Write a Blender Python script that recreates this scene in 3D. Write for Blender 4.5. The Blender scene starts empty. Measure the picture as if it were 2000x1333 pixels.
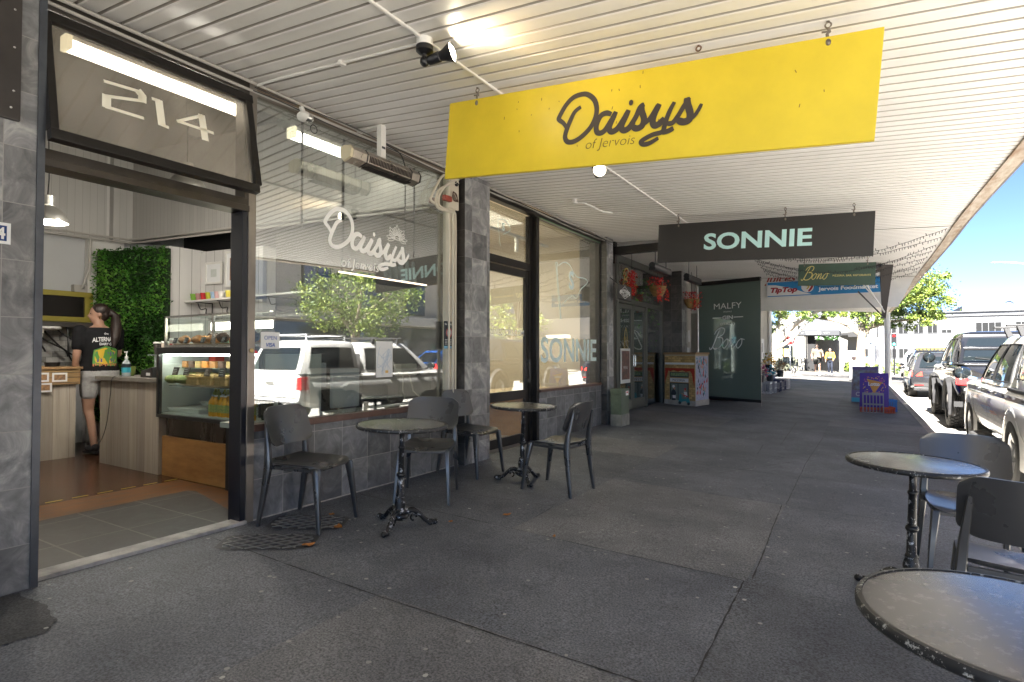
import bpy, bmesh, math, random
from mathutils import Vector, Matrix, noise
from mathutils.bvhtree import BVHTree
import numpy as np
R=math.radians; PI=math.pi
rnd=random.Random(7)
SC=bpy.context.scene
COL=SC.collection
# ---------------------------------------------------------------- camera
cam=bpy.data.cameras.new('camera'); camo=bpy.data.objects.new('camera',cam); COL.objects.link(camo)
camo.location=(0,0,1.25); camo.rotation_euler=(R(90+1.22),0,R(31.6))
cam.sensor_width=36; cam.lens=20.214; cam.clip_start=0.05; cam.clip_end=2000
SC.camera=camo
# ---------------------------------------------------------------- world, sun, exposure
SUN_TO=Vector((0.06,-0.80,0.86)).normalized()
w=bpy.data.worlds.new("World"); SC.world=w; w.use_nodes=True
nt=w.node_tree; bg=nt.nodes['Background']
sky=nt.nodes.new('ShaderNodeTexSky'); sky.sky_type='NISHITA'; sky.sun_disc=False
sky.sun_elevation=math.asin(SUN_TO.z); sky.sun_rotation=math.atan2(SUN_TO.x,SUN_TO.y)
sky.air_density=0.33; sky.dust_density=0.0; sky.ozone_density=2.5
nt.links.new(sky.outputs[0],bg.inputs[0]); bg.inputs[1].default_value=0.05
sl=bpy.data.lights.new('sun','SUN'); sl.energy=5.0; sl.angle=R(0.5); sl.color=(1,0.955,0.89)
so=bpy.data.objects.new('sun',sl); COL.objects.link(so)
so.rotation_euler=SUN_TO.to_track_quat('Z','Y').to_euler()
SC.view_settings.view_transform='Standard'; SC.view_settings.look='None'
SC.view_settings.exposure=3.18; SC.view_settings.gamma=1
try:
    SC.cycles.max_bounces=10; SC.cycles.transparent_max_bounces=16; SC.cycles.diffuse_bounces=5; SC.cycles.sample_clamp_indirect=6
    SC.cycles.caustics_reflective=False; SC.cycles.caustics_refractive=False
except Exception: pass
# ---------------------------------------------------------------- materials
MATS={}
def mat(name,col,rough=.6,metal=0,nz=0,nscale=8,bump=0,bscale=60,emit=0,spec=.5,alpha=1,ncol=None,stretch=None,coat=0):
    if name in MATS: return MATS[name]
    m=bpy.data.materials.new(name); m.use_nodes=True; t=m.node_tree; b=t.nodes['Principled BSDF']
    b.inputs['Base Color'].default_value=(*col,1); b.inputs['Roughness'].default_value=rough; b.inputs['Metallic'].default_value=metal
    b.inputs['Specular IOR Level'].default_value=spec; b.inputs['Alpha'].default_value=alpha
    if coat: b.inputs['Coat Weight'].default_value=coat; b.inputs['Coat Roughness'].default_value=.04
    if emit: b.inputs['Emission Color'].default_value=(*col,1); b.inputs['Emission Strength'].default_value=emit
    if nz or bump:
        tc=t.nodes.new('ShaderNodeTexCoord'); src=tc.outputs['Object']
        if stretch:
            mp=t.nodes.new('ShaderNodeMapping'); mp.inputs['Scale'].default_value=stretch; t.links.new(src,mp.inputs[0]); src=mp.outputs[0]
    if nz:
        n=t.nodes.new('ShaderNodeTexNoise'); n.inputs['Scale'].default_value=nscale; n.inputs['Detail'].default_value=6; n.inputs['Roughness'].default_value=.62
        t.links.new(src,n.inputs[0])
        r=t.nodes.new('ShaderNodeValToRGB'); r.color_ramp.elements[0].position=.3; r.color_ramp.elements[1].position=.7
        c0=ncol if ncol else tuple(c*(1-nz) for c in col)
        r.color_ramp.elements[0].color=(*c0,1); c1=col if ncol else tuple(min(1,c*(1+nz*.7)) for c in col); r.color_ramp.elements[1].color=(*c1,1)
        t.links.new(n.outputs[0],r.inputs[0]); t.links.new(r.outputs[0],b.inputs['Base Color'])
        mr=t.nodes.new('ShaderNodeMapRange'); mr.inputs[3].default_value=max(0.02,rough-.12); mr.inputs[4].default_value=min(1,rough+.12)
        t.links.new(n.outputs[0],mr.inputs[0]); t.links.new(mr.outputs[0],b.inputs['Roughness'])
    if bump:
        n2=t.nodes.new('ShaderNodeTexNoise'); n2.inputs['Scale'].default_value=bscale; n2.inputs['Detail'].default_value=4; t.links.new(src,n2.inputs[0])
        bp=t.nodes.new('ShaderNodeBump'); bp.inputs['Strength'].default_value=bump; bp.inputs['Distance'].default_value=.01
        t.links.new(n2.outputs[0],bp.inputs['Height']); t.links.new(bp.outputs[0],b.inputs['Normal'])
    MATS[name]=m; return m
def glass(name,tint=(.93,.96,.95),ior=1.6,rough=0.0,dust=0.0,dcol=(.6,.6,.58)):
    if name in MATS: return MATS[name]
    m=bpy.data.materials.new(name); m.use_nodes=True; t=m.node_tree; t.nodes.clear()
    o=t.nodes.new('ShaderNodeOutputMaterial'); tr=t.nodes.new('ShaderNodeBsdfTransparent'); tr.inputs[0].default_value=(*tint,1)
    gl=t.nodes.new('ShaderNodeBsdfGlossy'); gl.inputs['Roughness'].default_value=rough; gl.inputs[0].default_value=(1,1,1,1)
    mx=t.nodes.new('ShaderNodeMixShader'); F0=((ior-1)/(ior+1))**2
    ge=t.nodes.new('ShaderNodeNewGeometry'); dp=t.nodes.new('ShaderNodeVectorMath'); dp.operation='DOT_PRODUCT'; t.links.new(ge.outputs['Normal'],dp.inputs[0]); t.links.new(ge.outputs['Incoming'],dp.inputs[1])
    def mth(op,a_,b_=None):
        n_=t.nodes.new('ShaderNodeMath'); n_.operation=op
        for i_,q_ in enumerate((a_,b_)):
            if q_ is None: continue
            if isinstance(q_,(int,float)): n_.inputs[i_].default_value=q_
            else: t.links.new(q_,n_.inputs[i_])
        return n_.outputs[0]
    fres=mth('ADD',mth('MULTIPLY',mth('POWER',mth('SUBTRACT',1.0,mth('ABSOLUTE',dp.outputs['Value'])),5.0),1-F0),F0)
    t.links.new(fres,mx.inputs[0]); t.links.new(tr.outputs[0],mx.inputs[1]); t.links.new(gl.outputs[0],mx.inputs[2])
    out=mx
    if dust:
        df=t.nodes.new('ShaderNodeBsdfDiffuse'); df.inputs[0].default_value=(*dcol,1)
        tc=t.nodes.new('ShaderNodeTexCoord'); n=t.nodes.new('ShaderNodeTexNoise'); n.inputs['Scale'].default_value=3; n.inputs['Detail'].default_value=8
        t.links.new(tc.outputs['Object'],n.inputs[0]); ma=t.nodes.new('ShaderNodeMath'); ma.operation='MULTIPLY'; ma.inputs[1].default_value=dust*2
        t.links.new(n.outputs[0],ma.inputs[0]); m2=t.nodes.new('ShaderNodeMixShader'); t.links.new(ma.outputs[0],m2.inputs[0])
        t.links.new(mx.outputs[0],m2.inputs[1]); t.links.new(df.outputs[0],m2.inputs[2]); out=m2
    t.links.new(out.outputs[0],o.inputs[0]); MATS[name]=m; return m
def tiles(name,bw,bh,cols,grout,rough=.45,axes='YZ',offset=.5,vein=True,gsize=.004,off=(0,0),sq=1,spec=.5):
    """stone / brick tiles on a vertical or horizontal plane given by two object axes"""
    if name in MATS: return MATS[name]
    m=bpy.data.materials.new(name); m.use_nodes=True; t=m.node_tree; b=t.nodes['Principled BSDF']; b.inputs['Specular IOR Level'].default_value=spec
    tc=t.nodes.new('ShaderNodeTexCoord'); sp=t.nodes.new('ShaderNodeSeparateXYZ'); t.links.new(tc.outputs['Object'],sp.inputs[0])
    cb=t.nodes.new('ShaderNodeCombineXYZ')
    def ax(a):
        if a=='S':
            ad=t.nodes.new('ShaderNodeMath'); ad.operation='ADD'; t.links.new(sp.outputs[0],ad.inputs[0]); t.links.new(sp.outputs[1],ad.inputs[1]); return ad.outputs[0]
        return sp.outputs['XYZ'.index(a)]
    for i in (0,1):
        ad=t.nodes.new('ShaderNodeMath'); ad.operation='ADD'; ad.inputs[1].default_value=off[i]+50*(bw if i==0 else bh)*2
        t.links.new(ax(axes[i]),ad.inputs[0]); t.links.new(ad.outputs[0],cb.inputs[i])
    br=t.nodes.new('ShaderNodeTexBrick'); br.offset=offset; br.inputs['Scale'].default_value=1
    br.inputs['Brick Width'].default_value=bw; br.inputs['Row Height'].default_value=bh; br.inputs['Mortar Size'].default_value=gsize; br.inputs['Mortar Smooth'].default_value=.1
    br.inputs['Color1'].default_value=(0,0,0,1); br.inputs['Color2'].default_value=(1,1,1,1); br.inputs['Mortar'].default_value=(.5,.5,.5,1)
    t.links.new(cb.outputs[0],br.inputs['Vector'])
    n=t.nodes.new('ShaderNodeTexNoise'); n.inputs['Scale'].default_value=5; n.inputs['Detail'].default_value=9; n.inputs['Roughness'].default_value=.65; n.inputs['Distortion'].default_value=1.2
    # shift the noise per tile so veins break at the joints
    mad=t.nodes.new('ShaderNodeVectorMath'); mad.operation='MULTIPLY_ADD'; mad.inputs[1].default_value=(7,5,9)
    t.links.new(br.outputs['Color'],mad.inputs[0]); t.links.new(tc.outputs['Object'],mad.inputs[2]); t.links.new(mad.outputs[0],n.inputs[0])
    ramp=t.nodes.new('ShaderNodeValToRGB'); e=ramp.color_ramp.elements
    e[0].position=.36; e[0].color=(*cols[0],1); e[1].position=.70; e[1].color=(*cols[-1],1)
    for i,c in enumerate(cols[1:-1]):
        k=e.new(.32+.4*(i+1)/(len(cols)-1)); k.color=(*c,1)
    t.links.new(n.outputs[0],ramp.inputs[0])
    hs=t.nodes.new('ShaderNodeHueSaturation'); mr=t.nodes.new('ShaderNodeMapRange'); mr.inputs[3].default_value=.68; mr.inputs[4].default_value=1.4
    sc=t.nodes.new('ShaderNodeSeparateColor'); t.links.new(br.outputs['Color'],sc.inputs[0]); t.links.new(sc.outputs[0],mr.inputs[0]); t.links.new(mr.outputs[0],hs.inputs['Value'])
    t.links.new(ramp.outputs[0],hs.inputs['Color'])
    mx=t.nodes.new('ShaderNodeMix'); mx.data_type='RGBA'; t.links.new(br.outputs['Fac'],mx.inputs[0]); t.links.new(hs.outputs[0],mx.inputs[6]); mx.inputs[7].default_value=(*grout,1)
    t.links.new(mx.outputs[2],b.inputs['Base Color'])
    rr=t.nodes.new('ShaderNodeMapRange'); rr.inputs[3].default_value=rough-.15; rr.inputs[4].default_value=rough+.2; t.links.new(n.outputs[0],rr.inputs[0]); t.links.new(rr.outputs[0],b.inputs['Roughness'])
    bp=t.nodes.new('ShaderNodeBump'); bp.inputs['Strength'].default_value=.35; bp.inputs['Distance'].default_value=.006
    ad=t.nodes.new('ShaderNodeMath'); ad.operation='SUBTRACT'; t.links.new(n.outputs[0],ad.inputs[0]); t.links.new(br.outputs['Fac'],ad.inputs[1])
    t.links.new(ad.outputs[0],bp.inputs['Height']); t.links.new(bp.outputs[0],b.inputs['Normal'])
    MATS[name]=m; return m
def asphalt(name,c0,c1,speck=.0,rough=.8):
    m=bpy.data.materials.new(name); m.use_nodes=True; t=m.node_tree; b=t.nodes['Principled BSDF']; b.inputs['Roughness'].default_value=rough
    tc=t.nodes.new('ShaderNodeTexCoord'); g=tc.outputs['Object']
    def N(s,d,r=.6):
        n=t.nodes.new('ShaderNodeTexNoise'); n.inputs['Scale'].default_value=s; n.inputs['Detail'].default_value=d; n.inputs['Roughness'].default_value=r; t.links.new(g,n.inputs[0]); return n.outputs[0]
    big=N(.9,6,.7); fine=N(95,3,.7); mid=N(14,5)
    r=t.nodes.new('ShaderNodeValToRGB'); r.color_ramp.elements[0].position=.38; r.color_ramp.elements[1].position=.62
    r.color_ramp.elements[0].color=(*c0,1); r.color_ramp.elements[1].color=(*c1,1); t.links.new(big,r.inputs[0])
    mr=t.nodes.new('ShaderNodeMapRange'); mr.inputs[1].default_value=.35; mr.inputs[2].default_value=.65; mr.inputs[3].default_value=.42; mr.inputs[4].default_value=1.6; t.links.new(fine,mr.inputs[0])
    mm=t.nodes.new('ShaderNodeMapRange'); mm.inputs[3].default_value=.85; mm.inputs[4].default_value=1.15; t.links.new(mid,mm.inputs[0])
    mu=t.nodes.new('ShaderNodeMath'); mu.operation='MULTIPLY'; t.links.new(mr.outputs[0],mu.inputs[0]); t.links.new(mm.outputs[0],mu.inputs[1])
    hs=t.nodes.new('ShaderNodeHueSaturation'); t.links.new(mu.outputs[0],hs.inputs['Value']); t.links.new(r.outputs[0],hs.inputs['Color'])
    out=hs.outputs[0]
    if speck:
        for s,th,cc in ((3.3,.05,(.45,.45,.42)),(9,.055,(.3,.3,.28))):
            v=t.nodes.new('ShaderNodeTexVoronoi'); v.inputs['Scale'].default_value=s; t.links.new(g,v.inputs[0])
            n3=N(40,2)
            ad=t.nodes.new('ShaderNodeMath'); ad.operation='MULTIPLY_ADD'; ad.inputs[1].default_value=.05; t.links.new(n3,ad.inputs[0]); t.links.new(v.outputs['Distance'],ad.inputs[2])
            lt=t.nodes.new('ShaderNodeMath'); lt.operation='LESS_THAN'; lt.inputs[1].default_value=th*s*.22+.028; t.links.new(ad.outputs[0],lt.inputs[0])
            sp=t.nodes.new('ShaderNodeSeparateColor'); t.links.new(v.outputs['Color'],sp.inputs[0]); gt=t.nodes.new('ShaderNodeMath'); gt.operation='GREATER_THAN'; gt.inputs[1].default_value=.62; t.links.new(sp.outputs[0],gt.inputs[0])
            am=t.nodes.new('ShaderNodeMath'); am.operation='MULTIPLY'; t.links.new(lt.outputs[0],am.inputs[0]); t.links.new(gt.outputs[0],am.inputs[1])
            mx=t.nodes.new('ShaderNodeMix'); mx.data_type='RGBA'; t.links.new(am.outputs[0],mx.inputs[0]); t.links.new(out,mx.inputs[6]); mx.inputs[7].default_value=(*cc,1); out=mx.outputs[2]
    t.links.new(out,b.inputs['Base Color'])
    bp=t.nodes.new('ShaderNodeBump'); bp.inputs['Strength'].default_value=.55; bp.inputs['Distance'].default_value=.004; t.links.new(fine,bp.inputs['Height']); t.links.new(bp.outputs[0],b.inputs['Normal'])
    MATS[name]=m; return m
def planks(name,cols,wd,axis='X',rough=.6,gap=.006,gapcol=(.03,.025,.02),grain=(1,1,12),dark_h=None,var=.22):
    """board pattern: boards of width wd across `axis`, wood grain stretched"""
    if name in MATS: return MATS[name]
    m=bpy.data.materials.new(name); m.use_nodes=True; t=m.node_tree; b=t.nodes['Principled BSDF']; b.inputs['Roughness'].default_value=rough
    tc=t.nodes.new('ShaderNodeTexCoord'); sp=t.nodes.new('ShaderNodeSeparateXYZ'); t.links.new(tc.outputs['Object'],sp.inputs[0])
    dv=t.nodes.new('ShaderNodeMath'); dv.operation='DIVIDE'; dv.inputs[1].default_value=wd; t.links.new(sp.outputs['XYZ'.index(axis)],dv.inputs[0])
    fl=t.nodes.new('ShaderNodeMath'); fl.operation='FLOOR'; t.links.new(dv.outputs[0],fl.inputs[0]); fr=t.nodes.new('ShaderNodeMath'); fr.operation='FRACT'; t.links.new(dv.outputs[0],fr.inputs[0])
    wn=t.nodes.new('ShaderNodeTexWhiteNoise'); wn.noise_dimensions='1D'; t.links.new(fl.outputs[0],wn.inputs['W'])
    mp=t.nodes.new('ShaderNodeMapping'); mp.inputs['Scale'].default_value=tuple(10/g for g in grain); t.links.new(tc.outputs['Object'],mp.inputs[0])
    ad=t.nodes.new('ShaderNodeVectorMath'); ad.operation='MULTIPLY_ADD'; ad.inputs[1].default_value=(13,17,11); t.links.new(wn.outputs['Color'],ad.inputs[0]); t.links.new(mp.outputs[0],ad.inputs[2])
    n=t.nodes.new('ShaderNodeTexNoise'); n.inputs['Scale'].default_value=1.6; n.inputs['Detail'].default_value=8; n.inputs['Roughness'].default_value=.7; n.inputs['Distortion'].default_value=.6; t.links.new(ad.outputs[0],n.inputs[0])
    r=t.nodes.new('ShaderNodeValToRGB'); e=r.color_ramp.elements; e[0].position=.3; e[1].position=.7; e[0].color=(*cols[0],1); e[1].color=(*cols[1],1); t.links.new(n.outputs[0],r.inputs[0])
    mr=t.nodes.new('ShaderNodeMapRange'); mr.inputs[3].default_value=1-var; mr.inputs[4].default_value=1+var*.8; t.links.new(wn.outputs['Value'],mr.inputs[0])
    hs=t.nodes.new('ShaderNodeHueSaturation'); t.links.new(mr.outputs[0],hs.inputs['Value']); t.links.new(r.outputs[0],hs.inputs['Color'])
    lt=t.nodes.new('ShaderNodeMath'); lt.operation='LESS_THAN'; lt.inputs[1].default_value=gap/wd; t.links.new(fr.outputs[0],lt.inputs[0])
    mx=t.nodes.new('ShaderNodeMix'); mx.data_type='RGBA'; t.links.new(lt.outputs[0],mx.inputs[0]); t.links.new(hs.outputs[0],mx.inputs[6]); mx.inputs[7].default_value=(*gapcol,1)
    t.links.new(mx.outputs[2],b.inputs['Base Color'])
    sb=t.nodes.new('ShaderNodeMath'); sb.operation='SUBTRACT'; t.links.new(n.outputs[0],sb.inputs[0]); t.links.new(lt.outputs[0],sb.inputs[1])
    bp=t.nodes.new('ShaderNodeBump'); bp.inputs['Strength'].default_value=.4; bp.inputs['Distance'].default_value=.004; t.links.new(sb.outputs[0],bp.inputs['Height']); t.links.new(bp.outputs[0],b.inputs['Normal'])
    MATS[name]=m; return m
def worn(name,base,chip,rough=.3,metal=0,amount=.5,scale=30,spec=.5):
    """paint with chips of another colour"""
    m=mat(name,base,rough,metal,spec=spec); t=m.node_tree; b=t.nodes['Principled BSDF']
    tc=t.nodes.new('ShaderNodeTexCoord'); n=t.nodes.new('ShaderNodeTexNoise'); n.inputs['Scale'].default_value=scale; n.inputs['Detail'].default_value=8; n.inputs['Roughness'].default_value=.75; t.links.new(tc.outputs['Object'],n.inputs[0])
    r=t.nodes.new('ShaderNodeValToRGB'); r.color_ramp.elements[0].position=amount; r.color_ramp.elements[1].position=amount+.03; r.color_ramp.elements[0].color=(*base,1); r.color_ramp.elements[1].color=(*chip,1)
    t.links.new(n.outputs[0],r.inputs[0]); t.links.new(r.outputs[0],b.inputs['Base Color'])
    n2=t.nodes.new('ShaderNodeTexNoise'); n2.inputs['Scale'].default_value=4; n2.inputs['Detail'].default_value=9; t.links.new(tc.outputs['Object'],n2.inputs[0])
    mr=t.nodes.new('ShaderNodeMapRange'); mr.inputs[3].default_value=max(.03,rough-.14); mr.inputs[4].default_value=rough+.2; t.links.new(n2.outputs[0],mr.inputs[0]); t.links.new(mr.outputs[0],b.inputs['Roughness'])
    return m
# ---------------------------------------------------------------- mesh builder
class MB:
    def __init__(s): s.v=[]; s.f=[]; s.m=[]; s.cur=0
    def add(s,vs,fs):
        o=len(s.v); s.v.extend([tuple(p) for p in vs]); s.f.extend([tuple(i+o for i in f) for f in fs]); s.m.extend([s.cur]*len(fs)); return s
    def mi(s,i): s.cur=i; return s
    def box(s,x0,x1,y0,y1,z0,z1):
        return s.add([(x0,y0,z0),(x1,y0,z0),(x1,y1,z0),(x0,y1,z0),(x0,y0,z1),(x1,y0,z1),(x1,y1,z1),(x0,y1,z1)],[(0,3,2,1),(4,5,6,7),(0,1,5,4),(1,2,6,5),(2,3,7,6),(3,0,4,7)])
    def hexa(s,p): return s.add(p,[(0,3,2,1),(4,5,6,7),(0,1,5,4),(1,2,6,5),(2,3,7,6),(3,0,4,7)])
    def obox(s,c,size,rot=(0,0,0)):
        M=Matrix.Rotation(rot[2],3,'Z')@Matrix.Rotation(rot[1],3,'Y')@Matrix.Rotation(rot[0],3,'X'); a,b,d=[k/2 for k in size]; c=Vector(c)
        return s.hexa([c+M@Vector(q) for q in [(-a,-b,-d),(a,-b,-d),(a,b,-d),(-a,b,-d),(-a,-b,d),(a,-b,d),(a,b,d),(-a,b,d)]])
    def bar(s,p,q,w,t=None,up=(0,0,1)):
        """rectangular bar from p to q, w across, t along up"""
        t=t or w; p=Vector(p); q=Vector(q); d=(q-p).normalized(); u=Vector(up)
        if abs(d.dot(u))>.98: u=Vector((1,0,0))
        x=d.cross(u).normalized()*w/2; y=x.cross(d).normalized()*t/2
        return s.hexa([p-x-y,p+x-y,p+x+y,p-x+y,q-x-y,q+x-y,q+x+y,q-x+y])
    def ring(s,c,x,y,r,n,ry=None): 
        ry=r if ry is None else ry
        return [c+x*(r*math.cos(2*PI*i/n))+y*(ry*math.sin(2*PI*i/n)) for i in range(n)]
    def tube(s,pts,r,n=10,cap=True,ry=None):
        pts=[Vector(p) for p in pts]; k=len(pts); rs=r if isinstance(r,(list,tuple)) else [r]*k
        vs=[]; px=None
        for i,p in enumerate(pts):
            d=(pts[min(i+1,k-1)]-pts[max(i-1,0)]); d=d.normalized() if d.length>1e-9 else Vector((0,0,1))
            if px is None:
                u=Vector((0,0,1)) if abs(d.z)<.9 else Vector((1,0,0)); px=u.cross(d).normalized()
            else:
                px=(px-d*px.dot(d)); px=px.normalized() if px.length>1e-6 else Vector((1,0,0))
            py=d.cross(px); rr=rs[i]; vs+=s.ring(p,px,py,rr,n,None if ry is None else ry*rr)
        fs=[]
        for i in range(k-1):
            for j in range(n):
                a=i*n+j; b=i*n+(j+1)%n; fs.append((a,b,b+n,a+n))
        if cap: fs.append(tuple(range(n))[::-1]); fs.append(tuple((k-1)*n+j for j in range(n)))
        return s.add(vs,fs)
    def cyl(s,p,q,r,n=16,r2=None): return s.tube([p,q],[r,r if r2 is None else r2],n)
    def lathe(s,prof,c=(0,0,0),n=24,axis='Z',a0=0,a1=2*PI):
        c=Vector(c); full=abs(a1-a0-2*PI)<1e-6; k=n if full else n+1; vs=[]
        for (r,h) in prof:
            for j in range(k):
                a=a0+(a1-a0)*j/n
                q={'Z':(r*math.cos(a),r*math.sin(a),h),'Y':(r*math.cos(a),h,r*math.sin(a)),'X':(h,r*math.cos(a),r*math.sin(a))}[axis]; vs.append(c+Vector(q))
        fs=[]
        for i in range(len(prof)-1):
            for j in range(n):
                a=i*k+j; b=i*k+(j+1)%k; fs.append((a,b,b+k,a+k))
        return s.add(vs,fs)
    def ell(s,c,r,n=12,m=8,M=None):
        vs=[];fs=[];c=Vector(c)
        for i in range(m+1):
            th=PI*i/m
            for j in range(n):
                a=2*PI*j/n; q=Vector((r[0]*math.sin(th)*math.cos(a),r[1]*math.sin(th)*math.sin(a),r[2]*math.cos(th)))
                if M: q=M@q
                vs.append(c+q)
        for i in range(m):
            for j in range(n):
                a=i*n+j;b=i*n+(j+1)%n; fs.append((a,a+n,b+n,b))
        return s.add(vs,fs)
    def loft(s,secs,closed=True,cap=True):
        n=len(secs[0]); vs=[p for q in secs for p in q]; fs=[]
        for i in range(len(secs)-1):
            for j in range(n if closed else n-1):
                a=i*n+j;b=i*n+(j+1)%n; fs.append((a,b,b+n,a+n))
        if cap and closed: fs.append(tuple(range(n))[::-1]); fs.append(tuple((len(secs)-1)*n+j for j in range(n)))
        return s.add(vs,fs)
    def prism(s,poly,o,u,v,th):
        """2-D polygon (list of (a,b)) at o + a*u + b*v, thick th along u x v"""
        o=Vector(o);u=Vector(u);v=Vector(v);nn=u.cross(v).normalized()*th; n=len(poly)
        a=[o+u*p[0]+v*p[1] for p in poly]; b=[q+nn for q in a]
        return s.add(a+b,[tuple(range(n))[::-1],tuple(range(n,2*n))]+[(i,(i+1)%n,(i+1)%n+n,i+n) for i in range(n)])
    def poly(s,poly,o,u,v):
        o=Vector(o);u=Vector(u);v=Vector(v); return s.add([o+u*p[0]+v*p[1] for p in poly],[tuple(range(len(poly)))])
    def shift(s,d,frm=0):
        s.v=[s.v[i] if i<frm else (s.v[i][0]+d[0],s.v[i][1]+d[1],s.v[i][2]+d[2]) for i in range(len(s.v))]; return s
    def xf(s,M,frm=0):
        s.v=[s.v[i] if i<frm else tuple(M@Vector(s.v[i])) for i in range(len(s.v))]; return s
    def grid(s,fn,nu,nv):
        vs=[fn(i/nu,j/nv) for j in range(nv+1) for i in range(nu+1)]
        return s.add(vs,[(j*(nu+1)+i,j*(nu+1)+i+1,(j+1)*(nu+1)+i+1,(j+1)*(nu+1)+i) for j in range(nv) for i in range(nu)])
    def mesh(s,name,mats,smooth=False,angle=35):
        me=bpy.data.meshes.new(name); me.from_pydata(s.v,[],s.f)
        mats=mats if isinstance(mats,(list,tuple)) else [mats]
        for m in mats: me.materials.append(m)
        if len(mats)>1: me.polygons.foreach_set('material_index',s.m)
        me.update()
        bm=bmesh.new(); bm.from_mesh(me); bmesh.ops.recalc_face_normals(bm,faces=bm.faces); bm.to_mesh(me); bm.free()
        if smooth:
            me.shade_smooth(); me.set_sharp_from_angle(angle=R(angle))
        return me
def tag(o,label=None,cat=None,group=None,kind=None):
    if label: o['label']=label
    if cat: o['category']=cat
    if group: o['group']=group
    if kind: o['kind']=kind
    return o
def raw(name,mb,mats,parent=None,smooth=False,bevel=0,angle=35):
    o=bpy.data.objects.new(name,mb.mesh(name,mats,smooth,angle)); COL.objects.link(o)
    if parent: o.parent=parent
    if bevel:
        b=o.modifiers.new('bevel','BEVEL'); b.width=bevel; b.segments=2; b.limit_method='ANGLE'; b.angle_limit=R(40)
    return o
def thing(name,label,cat,loc=(0,0,0),rz=0,group=None,kind=None):
    o=bpy.data.objects.new(name,None); o.empty_display_size=.1; COL.objects.link(o); o.location=loc; o.rotation_euler=(0,0,rz)
    return tag(o,label,cat,group,kind)
def part(root,name,mb,mats,smooth=False,bevel=0,angle=35,world=False,label=None):
    """child of a thing; world=True when the mesh was written in scene coordinates (root unrotated)"""
    if world:
        l=Vector(root.location); p=root.parent
        if p: l=l+Vector(p.location)
        mb.shift(-l)
    o=raw(name,mb,mats,root,smooth,bevel,angle)
    if label: o['label']=label
    return o
def single(name,mb,mats,label,cat,group=None,smooth=False,bevel=0,kind=None,loc=None,angle=35):
    """a thing that is one mesh; loc: move the origin there"""
    if loc: mb.shift(-Vector(loc))
    o=raw(name,mb,mats,None,smooth,bevel,angle)
    if loc: o.location=loc
    return tag(o,label,cat,group,kind)
def struct(name,mb,mats,smooth=False,kind='structure'):
    o=raw(name,mb,mats,None,smooth); o['kind']=kind; return o
def copy_tree(o,parent=None):
    c=o.copy(); COL.objects.link(c)
    if parent: c.parent=parent
    for ch in list(o.children): copy_tree(ch,c)
    return c
_fc={}
def text2d(s,bold=0,shear=0,space=1,res=4):
    k=(s,bold,shear,space)
    if k in _fc: return _fc[k]
    cu=bpy.data.curves.new('t','FONT'); cu.body=s; cu.offset=bold; cu.shear=shear; cu.space_character=space; cu.resolution_u=res; cu.fill_mode='BOTH' if False else 'FRONT'
    cu.dimensions='2D'; cu.align_x='CENTER'; cu.align_y='CENTER'
    o=bpy.data.objects.new('t',cu); COL.objects.link(o); dg=bpy.context.evaluated_depsgraph_get(); dg.update()
    me=bpy.data.meshes.new_from_object(o.evaluated_get(dg)); vs=[(v.co.x,v.co.y) for v in me.vertices]; fs=[tuple(p.vertices) for p in me.polygons]
    bpy.data.objects.remove(o); bpy.data.meshes.remove(me); bpy.data.curves.remove(cu)
    xs=[v[0] for v in vs]; ys=[v[1] for v in vs]; cx=(min(xs)+max(xs))/2; cy=(min(ys)+max(ys))/2
    vs=[(x-cx,y-cy) for x,y in vs]; _fc[k]=(vs,fs,max(xs)-min(xs),max(ys)-min(ys)); return _fc[k]
def put_text(mb,s,c,u,v,width=None,height=None,bold=0,shear=0,space=1,off=.002,arc=0):
    """text centred at c, u = reading direction, v = up"""
    vs,fs,W,Hh=text2d(s,bold,shear,space); u=Vector(u).normalized(); v=Vector(v).normalized(); n=u.cross(v).normalized()
    sx=(width/W) if width else height/Hh; sy=(height/Hh) if height else sx
    c=Vector(c)+n*off
    mb.add([c+u*(x*sx)+v*(y*sy+arc*(x*2/W)**2) for x,y in vs],fs)
    return mb
def smooth_path(pts,k=6):
    out=[]; n=len(pts)
    for i in range(n-1):
        p0=Vector(pts[max(i-1,0)]);p1=Vector(pts[i]);p2=Vector(pts[i+1]);p3=Vector(pts[min(i+2,n-1)])
        for j in range(k):
            t=j/k; out.append(.5*((2*p1)+(-p0+p2)*t+(2*p0-5*p1+4*p2-p3)*t*t+(-p0+3*p1-3*p2+p3)*t**3))
    out.append(Vector(pts[-1])); return out
def stroke(mb,pts,wd,o,u,v,off=0.002,taper=.6,k=6):
    """flat brush stroke through 2-D points on the plane o,u,v"""
    o=Vector(o);u=Vector(u);v=Vector(v);n=u.cross(v).normalized()
    P=smooth_path([(p[0],p[1]) for p in pts],k) if len(pts)>2 else [Vector(p) for p in pts]; L=len(P); vs=[]
    for i,p in enumerate(P):
        d=P[min(i+1,L-1)]-P[max(i-1,0)]; d=d.normalized() if d.length>0 else Vector((1,0)); q=Vector((-d.y,d.x))
        e=min(i,L-1-i)/max(1,(L-1)*.12); ww=wd/2*(taper+(1-taper)*min(1,e))
        for sg in (-1,1): r=p+q*ww*sg; vs.append(o+u*r.x+v*r.y+n*(off+i*2e-6))
    mb.add(vs,[(2*i,2*i+1,2*i+3,2*i+2) for i in range(L-1)])
    return mb
def disc(mb,c,r,u,v,n=16,off=.002,ry=None):
    c=Vector(c);u=Vector(u);v=Vector(v);nn=u.cross(v).normalized()*off; ry=ry or r
    mb.add([c+u*(r*math.cos(2*PI*i/n))+v*(ry*math.sin(2*PI*i/n))+nn for i in range(n)],[tuple(range(n))]); return mb
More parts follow.
